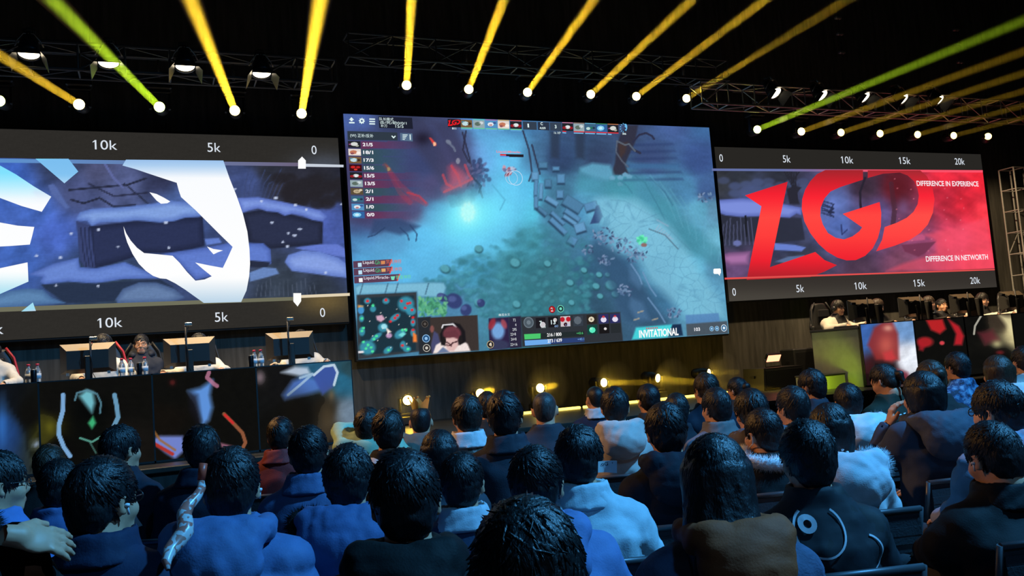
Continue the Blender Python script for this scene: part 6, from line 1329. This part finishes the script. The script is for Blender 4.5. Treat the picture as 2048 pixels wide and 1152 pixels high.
C['bluecamo'] = seat_at(1914, 701, 50, 'spectator in a blue camouflage jacket in front of the right desk', -42, jacket=camo('camo_blue', [(.01, .02, .05), (.03, .08, .18), (.10, .22, .36), (.2, .35, .5)], 22), hv=1.1)
C['red23'] = seat_at(1996, 707, 58, 'spectator with brown hair in a red coat with a fluffy white hood', -32, hair='bob', tone=2, jacket=(.35, .02, .03), hood=(.6, .56, .55), hood_size=1.1, fur=(.7, .62, .56))
C['edge24'] = seat_at(2047, 690, 48, 'spectator in pale clothes cut by the right edge of the picture', -30, jacket=(.55, .5, .48), tone=1)
C['glass25'] = seat_at(1996, 756, 98, 'spectator with glasses in profile wearing a blue-grey puffer with a hood', -58, glasses=True, jacket=(.22, .24, .32), style='puffer', hood=(.22, .26, .36), hv=1.2, bulk=1.15)
C['black26'] = seat_at(1988, 838, 112, 'spectator with a white earphone in a huge black coat at lower right', -38, pitch=-.25, jacket=(.0035, .0035, .004), bulk=1.35, collar=(.004, .005, .007))
C['white27'] = seat_at(1662, 806, 86, 'spectator with a bob and hair clip in a long white coat with a fluffy hood', -5, hair='bob', jacket=(.62, .66, .68), hood=(.6, .64, .68), hood_size=1.05, fur=(.5, .52, .56), hem=.38)
C['patch28'] = seat_at(1615, 838, 116, 'spectator with cropped black hair in a black jacket with white ring patches', -20, hv=1.1, jacket=camo('camo_black', [(.003, .003, .004), (.006, .008, .013), (.011, .014, .022)], 10))
C['long29'] = seat_at(1434, 868, 140, 'spectator with long straight dark hair over an orange hood and denim jacket', -4, hair='long', jacket=material('washed_denim', (.07, .10, .18), .85, var=.5, vscale=10, bump=.3, bscale=120), hood=(.30, .06, .012), hood_size=.88, bulk=1.1)
C['hood30'] = seat_at(1332, 805, 87, 'spectator in a dark jacket with a folded hood and small white logo line', -14, hv=1.2, jacket=(.010, .014, .026), hood=(.011, .015, .026))
C['pale31'] = seat_at(1160, 852, 99, 'spectator in a bright pale blue jacket with a wide collar flap', 6, hv=1.2, jacket=(.50, .60, .64), collar=(.52, .62, .66), bulk=1.15, wr=.008)
C['blue32'] = seat_at(1074, 892, 116, 'spectator in a vivid blue padded jacket behind the large dark head', 8, hv=1.1, jacket=(.13, .20, .40), hood=(.13, .20, .40), bulk=1.25)
C['navy33'] = seat_at(926, 904, 94, 'spectator with shiny cropped hair in a navy jacket with a white collar', 8, jacket=(.03, .05, .10), collar=(.5, .55, .6))
C['bob34'] = seat_at(880, 860, 76, 'spectator with a glossy black bob in the middle rows', 0, hair='bob', jacket=(.05, .06, .08))
C['black35'] = seat_at(812, 903, 146, 'large dark-haired spectator in a black hooded jacket near the camera, centre left', 0, hv=1.1, jacket=(.004, .004, .004), hood=(.005, .005, .005))
C['furhood36'] = seat_at(698, 890, 104, 'spectator in a blue jacket whose hood has a black fur rim', 8, hv=1.2, jacket=(.06, .11, .25), hood=(.065, .12, .27), fur=(.008, .008, .009), hood_size=1.15, bulk=1.1)
C['blue37'] = seat_at(618, 852, 82, 'spectator in a smooth steel-blue jacket left of the fur-rimmed hood', 5, jacket=(.08, .13, .27), collar=(.08, .13, .27), wr=.003)
C['red38'] = seat_at(562, 833, 58, 'spectator in a dark red jacket in front of the left desk', 12, jacket=(.22, .02, .02), collar=(.26, .03, .03))
C['puffer39'] = seat_at(463, 896, 118, 'spectator in a big blue puffer jacket with a wide hood, lower left', 6, hv=1.1, jacket=(.085, .15, .31), style='puffer', hood=(.08, .145, .30), hood_size=1.15, bulk=1.25)
C['dark40'] = seat_at(404, 851, 73, 'spectator in a dark jacket with a thin white collar before the left desk art', 0, hv=1.2, jacket=(.010, .016, .03), collar=(.012, .018, .035))
C['stripe41'] = seat_at(243, 846, 78, 'spectator turned right in a dark jacket with a white shoulder stripe', 52, jacket=(.02, .025, .04), hv=1.2)
C['glass42'] = seat_at(208, 906, 140, 'large spectator with glasses turned right in a navy coat, lower left', 45, glasses=True, hv=1.1, jacket=(.016, .026, .06), bulk=1.15, wr=.003, collar=(.016, .026, .06))
C['pad43'] = seat_at(118, 918, 82, 'spectator in a quilted blue jacket left of the large navy coat', 8, jacket=(.06, .11, .26), style='puffer')
C['prof44'] = seat_at(-4, 893, 112, 'spectator in profile with glasses at the left edge, jacket with white bars', 75, glasses=True, jacket=(.10, .20, .48))
C['brown45'] = seat_at(100, 888, 66, 'spectator with dull brown hair behind the quilted blue jacket', 15, tone=2, jacket=(.03, .03, .03))
C['dark47'] = seat_at(1058, 1006, 232, 'very large dark bushy head in the foreground at the bottom centre', 0, hv=1.3, tone=4, jacket=(.002, .002, .002), bulk=1.2)
h46 = at_depth(-130, 985, 2.35)
# onlooker at the left edge with an outstretched hand
a46 = math.atan2(h46[0], h46[1])
wr = at_depth(30, 1072, 2.15); 
def loc46(p):
    d = np.asarray(p)-h46; c, s_ = math.cos(a46), math.sin(a46); return np.array([d[0]*c-d[1]*s_, d[0]*s_+d[1]*c+.03, p[2]])
w46 = loc46(wr); el = (np.array([.17, 0, h46[2]-.24])+w46)*.5+np.array([.06, -.03, -.12])
C['hand46'] = person('spectator at the lower left edge stretching out a bare hand from a black fur sleeve', h46, a46, a46, near=True, jacket=(.01, .01, .011), bulk=1.1, seed=77,
     arms=[((-.172, 0, h46[2]-.24), (-.235, .03, .72), (-.12, .3, .61)), ((.172, 0, h46[2]-.24), tuple(el), tuple(w46))], hand_dir=[(.35, 1, -.25), (.9, .25, -.28)], curl=.3, hand_up=(.1, -.75, .65), fur=(.01, .01, .011), fur_curve='neck')
chair((C['hand46'][0].location.x, C['hand46'][0].location.y, 0), -a46, 'black folding chair under the spectator with the outstretched hand at lower left')
# ---- details on clothes and heads
m_whitep = material('white_print', (.75, .78, .8), .7); m_greyp = material('reflective_print', (.6, .62, .66), .4)
def arc(cx, cz, r, a0, a1, w, n=14):
    V = []; F = []
    for i in range(n+1):
        a = a0+(a1-a0)*i/n; V += [(cx+r*math.cos(a), cz+r*math.sin(a)), (cx+(r-w)*math.cos(a), cz+(r-w)*math.sin(a))]
    for i in range(n): F += [(2*i, 2*i+1, 2*i+3), (2*i, 2*i+3, 2*i+2)]
    return V, F
def bar(x0, z0, x1, z1, w, n=8):
    d = np.array([x1-x0, z1-z0]); L = np.linalg.norm(d); q = np.array([-d[1], d[0]])/L*w/2; V = []; F = []
    for i in range(n+1): p = np.array([x0, z0])+d*i/n; V += [tuple(p+q), tuple(p-q)]
    for i in range(n): F += [(2*i, 2*i+1, 2*i+3), (2*i, 2*i+3, 2*i+2)]
    return V, F
def stick(key, VF, name, mat, lift=.006): t, P, jo = C[key]; return print_on(jo, t, P, VF[0], VF[1], name, mat, lift)
z_ = C['letters'][1]['tz']
for x in (-.085, .075): stick('letters', arc(x, z_-.06, .075, .4, 5.2, .026), 'printed_letter', m_whitep)
z_ = C['stripe'][1]['tz']; [stick('stripe', bar(-.06, z_-.06-q, .1, z_-.055-q, .012), 'white_stripe', m_whitep) for q in (0, .03)]
z_ = C['hood30'][1]['tz']; stick('hood30', bar(.05, z_-.2, .11, z_-.195, .008), 'logo_line', m_whitep)
z_ = C['olive'][1]['tz']
for i in range(6): stick('olive', bar(-.14+i*.045, z_-.12+.006*i, -.115+i*.045, z_-.117+.006*i, .007, 3), 'dash', m_whitep)
z_ = C['patch28'][1]['tz']
stick('patch28', arc(-.05, z_-.075, .085, 2.2, 7.2, .007, 30), 'ring_patch', m_greyp); stick('patch28', arc(-.085, z_-.05, .03, 0, 6.2832, .017, 20), 'ring_patch', m_greyp); stick('patch28', arc(.11, z_-.16, .06, -1.2, 1.3, .006, 16), 'ring_patch', m_greyp); stick('patch28', arc(-.15, z_-.16, .04, 2.4, 7.0, .007, 18), 'ring_patch', m_greyp)
for a in ((.1, .35, .13, .32), (.13, .32, .12, .285), (.12, .285, .15, .3), (.15, .3, .155, .345)): stick('patch28', bar(a[0], z_-.75+a[1], a[2], z_-.75+a[3], .005, 3), 'scribble', m_greyp)
z_ = C['stripe41'][1]['tz']; stick('stripe41', bar(.12, z_-.1, .165, z_-.26, .018, 10), 'white_stripe', m_whitep)
V, F = [], []
for i in range(7):
    for j in range(7): V.append((.0+.15*i/6, z_-.42+.2*j/6-.02*abs(i-3)/3))
F = [(i*7+j, (i+1)*7+j, (i+1)*7+j+1, i*7+j+1) for i in range(6) for j in range(6)]
stick('stripe41', (V, F), 'pale_panel', material('pale_blue_panel', (.35, .55, .7), .8, bump=.2, bscale=40), .012)
z_ = C['prof44'][1]['tz']
for q in range(3): stick('prof44', bar(.02, z_-.16-q*.035, .12, z_-.15-q*.035, .018), 'white_bar', m_whitep)
gv, gf = glyphs('JUST', .01, .2); z_ = C['black26'][1]['tz']; gv = gv-gv.min(0); gv = gv/gv.max(0)*np.array([.2, .07])+np.array([-.34+.1, z_-.36]); stick('black26', (gv, gf), 'sleeve_lettering', material('dull_print', (.16, .18, .22), .6), .01)
# distressed patch and white ear wire, ear pieces
def headpt(key, p): t, P, jo = C[key]; return tuple(np.asarray(P['head'])+P['R']@np.asarray(p, float))
for key, s_ in (('black26', -1), ('puffer39', 1), ('glass42', 1)):
    m = MB(); e = headpt(key, (s_*.09, -.002, -.006)); m.lathe([(0, .006), (.008, .004), (.009, 0), (.006, -.006), (0, -.006)], 10, Matrix.Translation(e)); m.tube([e, headpt(key, (s_*.088, .006, -.035))], .004, 6)
    m.build('earphone', material('earphone_white', (.8, .82, .84), .4), C[key][0])
m = MB(); [m.lathe([(0, .01), (.008, .006), (.01, 0), (.006, -.006), (0, -.008)], 8, Matrix.Translation(headpt('white27', p))) for p in ((.03, -.1, -.06), (.05, -.09, -.075), (.01, -.105, -.07))]; m.build('hair_clip', material('hair_clip_white', (.8, .85, .9), .3), C['white27'][0])
# paper crown
t, P, jo = C['crown']; hw = np.array(t.matrix_basis @ Vector(P['head'])); cr = t; O_ = np.array(P['head'])+np.array([0, 0, .105])
m = MB(); n = 20; ou = []
for i in range(n):
    a = 2*math.pi*i/n; r_ = .054; zt = .082 if i % 4 == 2 else (.03 if i % 4 == 0 else .054); fl = .056+.36*(zt-.01)
    ou.append(((r_*math.cos(a), r_*1.15*math.sin(a), -.02), (fl*math.cos(a), fl*1.15*math.sin(a), zt)))
V = [v for p in ou for v in p]; V += [(x*.97, y*.97, z) for x, y, z in V]; F = []
for i in range(n):
    j = (i+1) % n; F += [(2*i, 2*j, 2*j+1, 2*i+1), (2*n+2*i, 2*n+2*i+1, 2*n+2*j+1, 2*n+2*j), (2*i+1, 2*j+1, 2*n+2*j+1, 2*n+2*i+1), (2*i, 2*n+2*i, 2*n+2*j, 2*j)]
V = [tuple(np.array(v)+O_) for v in V]; m.add(V, F); gp = material('gold_paper', (.9, .56, .14), .6); nt = gp.node_tree; tl = nt.nodes.new('ShaderNodeBsdfTranslucent'); tl.inputs[0].default_value = (.95, .62, .2, 1); ms = nt.nodes.new('ShaderNodeMixShader'); ms.inputs[0].default_value = .6
nt.links.new(nt.nodes['Principled BSDF'].outputs[0], ms.inputs[1]); nt.links.new(tl.outputs[0], ms.inputs[2]); nt.links.new(ms.outputs[0], nt.nodes['Material Output'].inputs[0])
cr = m.build('paper_crown', gp, cr)
for i in range(2, n, 4):
    p = tuple(np.array(ou[i][1])+O_); m = MB(); m.lathe([(0, .009), (.006, .006), (.009, 0), (.006, -.006), (0, -.009)], 10, Matrix.Translation(p)); m.build('tip_ball', material('gold_paper', (.85, .55, .16)), cr)
# loose things among the seats
pc = at_depth(1215, 934, 3.05); t = thing('paper_card', 'white curled paper card standing up behind the pale blue jacket', 'card', pc); m = MB(); V = []; F = []
for i in range(9): x = -.033+.066*i/8; y = .012*math.sin(i/8*math.pi); V += [(x, y, -.02), (x, y, .018+.004*i/8), (x, y+.0015, .018+.004*i/8), (x, y+.0015, -.02)]
for i in range(8):
    for q in range(4): F.append((4*i+q, 4*i+4+q, 4*i+4+(q+1) % 4, 4*i+(q+1) % 4))
F += [(0, 1, 2, 3), (35, 34, 33, 32)]; m.add(V, F); m.build('card', material('white_card', (.8, .8, .78), .7), t); t.rotation_euler = (0, .1, -.4)
g_ = Print.__new__(Print)
gv, gf = glyphs("oG  '", .01); gv = gv-gv.min(0); gv = gv/gv.max(0)*np.array([.045, .012]); obj('card_lettering', mesh_np('card_lettering', np.array([(-.022+x*.9, .012*math.sin((x*.9+.011)/.066*math.pi)-.0015, .004+z) for x, z in gv]), np.array(gf), False), material('card_ink', (.05, .04, .05), .8), t)
# rolled red and white fan banner leaning by the big puffer
a_ = at_depth(402, 960, 2.75); b_ = at_depth(332, 1140, 2.45); t = thing('fan_banner', 'rolled red and white plastic banner leaning beside the big blue puffer', 'banner', a_); a_, b_ = Vector((0, 0, 0)), Vector(b_-a_)
m = MB(); pts = [a_.lerp(b_, i/10)+Vector((.012*math.sin(i*1.3), .008*math.cos(i*1.7), 0)) for i in range(11)]; m.tube(pts, [.010, .013, .015, .019, .022, .024, .025, .024, .02, .014, .006], 9); m.build('roll', camo('banner_print', [(.55, .52, .52), (.5, .16, .12), (.6, .56, .55), (.45, .2, .16)], 20, .3), t)
m = MB(); m.tube([a_+Vector((0, 0, .0)), a_+Vector((.01, .01, .05))], .013, 8); m.build('tip', material('banner_red', (.6, .08, .04), .4), t)
# visible empty-backed folding chairs on the right
def chair_px(px, py, dep, az, label): p = at_depth(px, py, dep); return chair((p[0], p[1], 0), -az, label, 'folding chairs in view on the right')
# ================================================================= players behind the desks
def two_tone(name, a, b):
    m = material(name, a, .7); nt = m.node_tree; bs = nt.nodes['Principled BSDF']; tc = nt.nodes.new('ShaderNodeTexCoord'); sp = nt.nodes.new('ShaderNodeSeparateXYZ'); nt.links.new(tc.outputs['Object'], sp.inputs[0])
    ab = nt.nodes.new('ShaderNodeMath'); ab.operation = 'ABSOLUTE'; nt.links.new(sp.outputs[0], ab.inputs[0]); lt = nt.nodes.new('ShaderNodeMath'); lt.operation = 'LESS_THAN'; lt.inputs[1].default_value = .105; nt.links.new(ab.outputs[0], lt.inputs[0])
    mx = nt.nodes.new('ShaderNodeMix'); mx.data_type = 'RGBA'; mx.inputs[6].default_value = (*a, 1); mx.inputs[7].default_value = (*b, 1); nt.links.new(lt.outputs[0], mx.inputs[0]); nt.links.new(mx.outputs[2], bs.inputs['Base Color']); return m
TEAM = two_tone('team_jacket_cream', (.68, .62, .52), (.02, .018, .018)); CREAM = (.66, .62, .55)
m_gch = material('gaming_chair_black', (.015, .015, .016), .5); m_gred = material('gaming_chair_red', (.45, .02, .03), .5)
def gaming_chair(x, y, az, label, trim, floor=STAGE, group='gaming chairs'):
    t = thing('gaming_chair', label, 'chair', (x, y, floor), -az, group)
    MB().box((-.24, -.2, .42), (.24, .26, .52), .04).build('seat', m_gch, t)
    f = Field(np.arange(-.32, .32, .022), np.arange(-.42, -.1, .022), np.arange(.46, 1.42, .022))
    f.loft([.5, .7, .95, 1.1, 1.25, 1.36], [.22, .24, .27, .22, .19, .13], [.05]*6, [-.24, -.25, -.27, -.29, -.305, -.315], None, .02)
    for s_ in (-1, 1): f.cap((s_*.25, -.2, .95), (s_*.22, -.2, .62), .04, .03, .04)
    obj('backrest', mesh_np('backrest', *f.get(), True), m_gch, t)
    for s_ in (-1, 1):
        MB().tube([(s_*.2, -.19, .62), (s_*.275, -.17, .9), (s_*.235, -.23, 1.1), (s_*.2, -.25, 1.25), (s_*.12, -.26, 1.37)], .014, 8).build('trim', trim, t)
        MB().tube([(s_*.27, .1, .5), (s_*.29, .1, .64)], .02, 8).build('arm_post', m_gch, t); MB().box((s_*.29-.04, -.05, .64), (s_*.29+.04, .2, .67), .012).build('armrest', m_gch, t)
    MB().box((-.12, -.215, 1.12), (.12, -.19, 1.25), .012).build('head_cushion', m_gch, t); MB().tube([(0, 0, .09), (0, 0, .42)], .03, 10).build('post', m_gch, t)
    for k in range(5): a = k*2*math.pi/5; lg_ = MB().tube([(0, 0, .1), (.3*math.cos(a), .3*math.sin(a), .07)], [.03, .018], 8).build('base_leg', m_gch, t); MB().lathe([(0, .025), (.028, .02), (.03, 0), (.028, -.02), (0, -.025)], 12, Matrix.Translation((.3*math.cos(a), .3*math.sin(a), .03)) @ Matrix.Rotation(math.pi/2, 4, 'Y')).build('caster', m_gch, lg_)
    return t
PI = math.pi
def desk_arms(hz, reach=.5, lft=-.2, rgt=.2, zt=None):
    zt = DSURF+.035-STAGE if zt is None else zt; tz = hz-.135; s = tz-.1
    return [((-.172, 0, s), (-.28, .18, min(s-.1, zt+.03)), (lft, reach, zt)), ((.172, 0, s), (.28, .18, min(s-.1, zt+.03)), (rgt, reach, zt))]
def player(px, py, Y, label, jacket, haz=None, trim=m_gch, headset=True, group='players at the desks', reach=.55, arms=True, lft=-.2, rgt=.2, chl=None, az=PI, **k):
    h = on_y(px, py, Y); hz = h[2]-STAGE
    r = person(label, h, az, az if haz is None else haz, jacket=jacket, headset=headset, floor=STAGE, near=False, seed=len(PEOPLE)+200, group=group, arms=desk_arms(hz, reach, lft, rgt) if arms else None, hand_dir=[(.25, 1, -.12), (-.25, 1, -.12)] if arms else None, curl=.35, **k)
    o = r[0]; gaming_chair(o.location.x-math.sin(az)*.02, o.location.y-math.cos(az)*.02, az, chl or 'black gaming chair behind a player', trim); return r
# left desk
player(-22, 700, 11.15, 'player cut by the left edge in a white jersey at the left desk', CREAM, chl='gaming chair with red edges at the left edge of the picture', trim=m_gred)
player(206, 692, 11.15, 'player mostly hidden behind the leftmost monitor, white jersey and headset', CREAM, chl='gaming chair with red edges behind the leftmost monitor', trim=m_gred, hv=1.1, pitch=-.2)
player(398, 690, 11.15, 'player hidden behind the middle monitor, white sleeve reaching left', CREAM, chl='gaming chair behind the middle monitor of the left desk', trim=m_gch, rgt=.42, pitch=-.2, reach=.62)
player(602, 682, 11.15, 'player hidden behind the right-hand monitor, one hand on the mouse', CREAM, chl='gaming chair behind the right-hand monitor of the left desk', trim=m_gch, rgt=.42, pitch=-.2, reach=.62)
player(283, 690, 11.75, 'man with glasses in a dark hoodie sitting behind the left desk', (.03, .035, .05), haz=PI+.08, headset=False, glasses=True, arms=False, hood=(.03, .035, .05), hair='short', hv=.7, chl='gaming chair of the man with glasses behind the left desk', group='people behind the left desk', face_tone=.9)
# right desk
player(1676, 617, 11.3, 'player with headset in a cream and black jacket, left end of right desk', TEAM, haz=PI-.12, pitch=-.12, bulk=1.15, lean=.1, glasses=True, hv=1.2, tone=1, chl='tall black gaming chair at the left end of the right desk', reach=.5)
player(1755, 614, 11.15, 'player bowing in a dark jacket behind the first monitor of the right desk', (.035, .03, .028), haz=PI-.1, pitch=-.25, headset=False, hv=1.2, tone=2, chl='gaming chair of the bowing player at the right desk')
player(1858, 608, 11.15, 'player with glasses and headset in a black jacket, middle of the right desk', (.02, .018, .018), haz=PI-.1, glasses=True, hv=1.2, tone=2, chl='gaming chair of the middle player at the right desk', collar=(.5, .48, .44))
player(1884, 612, 11.95, 'man in dark clothes sitting behind the middle player of the right desk', (.025, .025, .03), haz=PI+.15, headset=False, arms=False, hv=.8, chl='gaming chair of the man behind the right desk', group='people behind the right desk')
player(1965, 601, 11.15, 'player with headset in a cream jacket at the third monitor of the right desk', TEAM, haz=PI-.2, pitch=-.2, bulk=1.15, lean=.1, hv=1.0, tone=1, chl='gaming chair of the cream-jacketed player at the third monitor')
player(2045, 603, 11.15, 'player cut by the right edge in a pale jersey at the right desk', CREAM, haz=PI-.1, pitch=-.1, headset=False, tone=1, chl='gaming chair at the right edge of the picture')
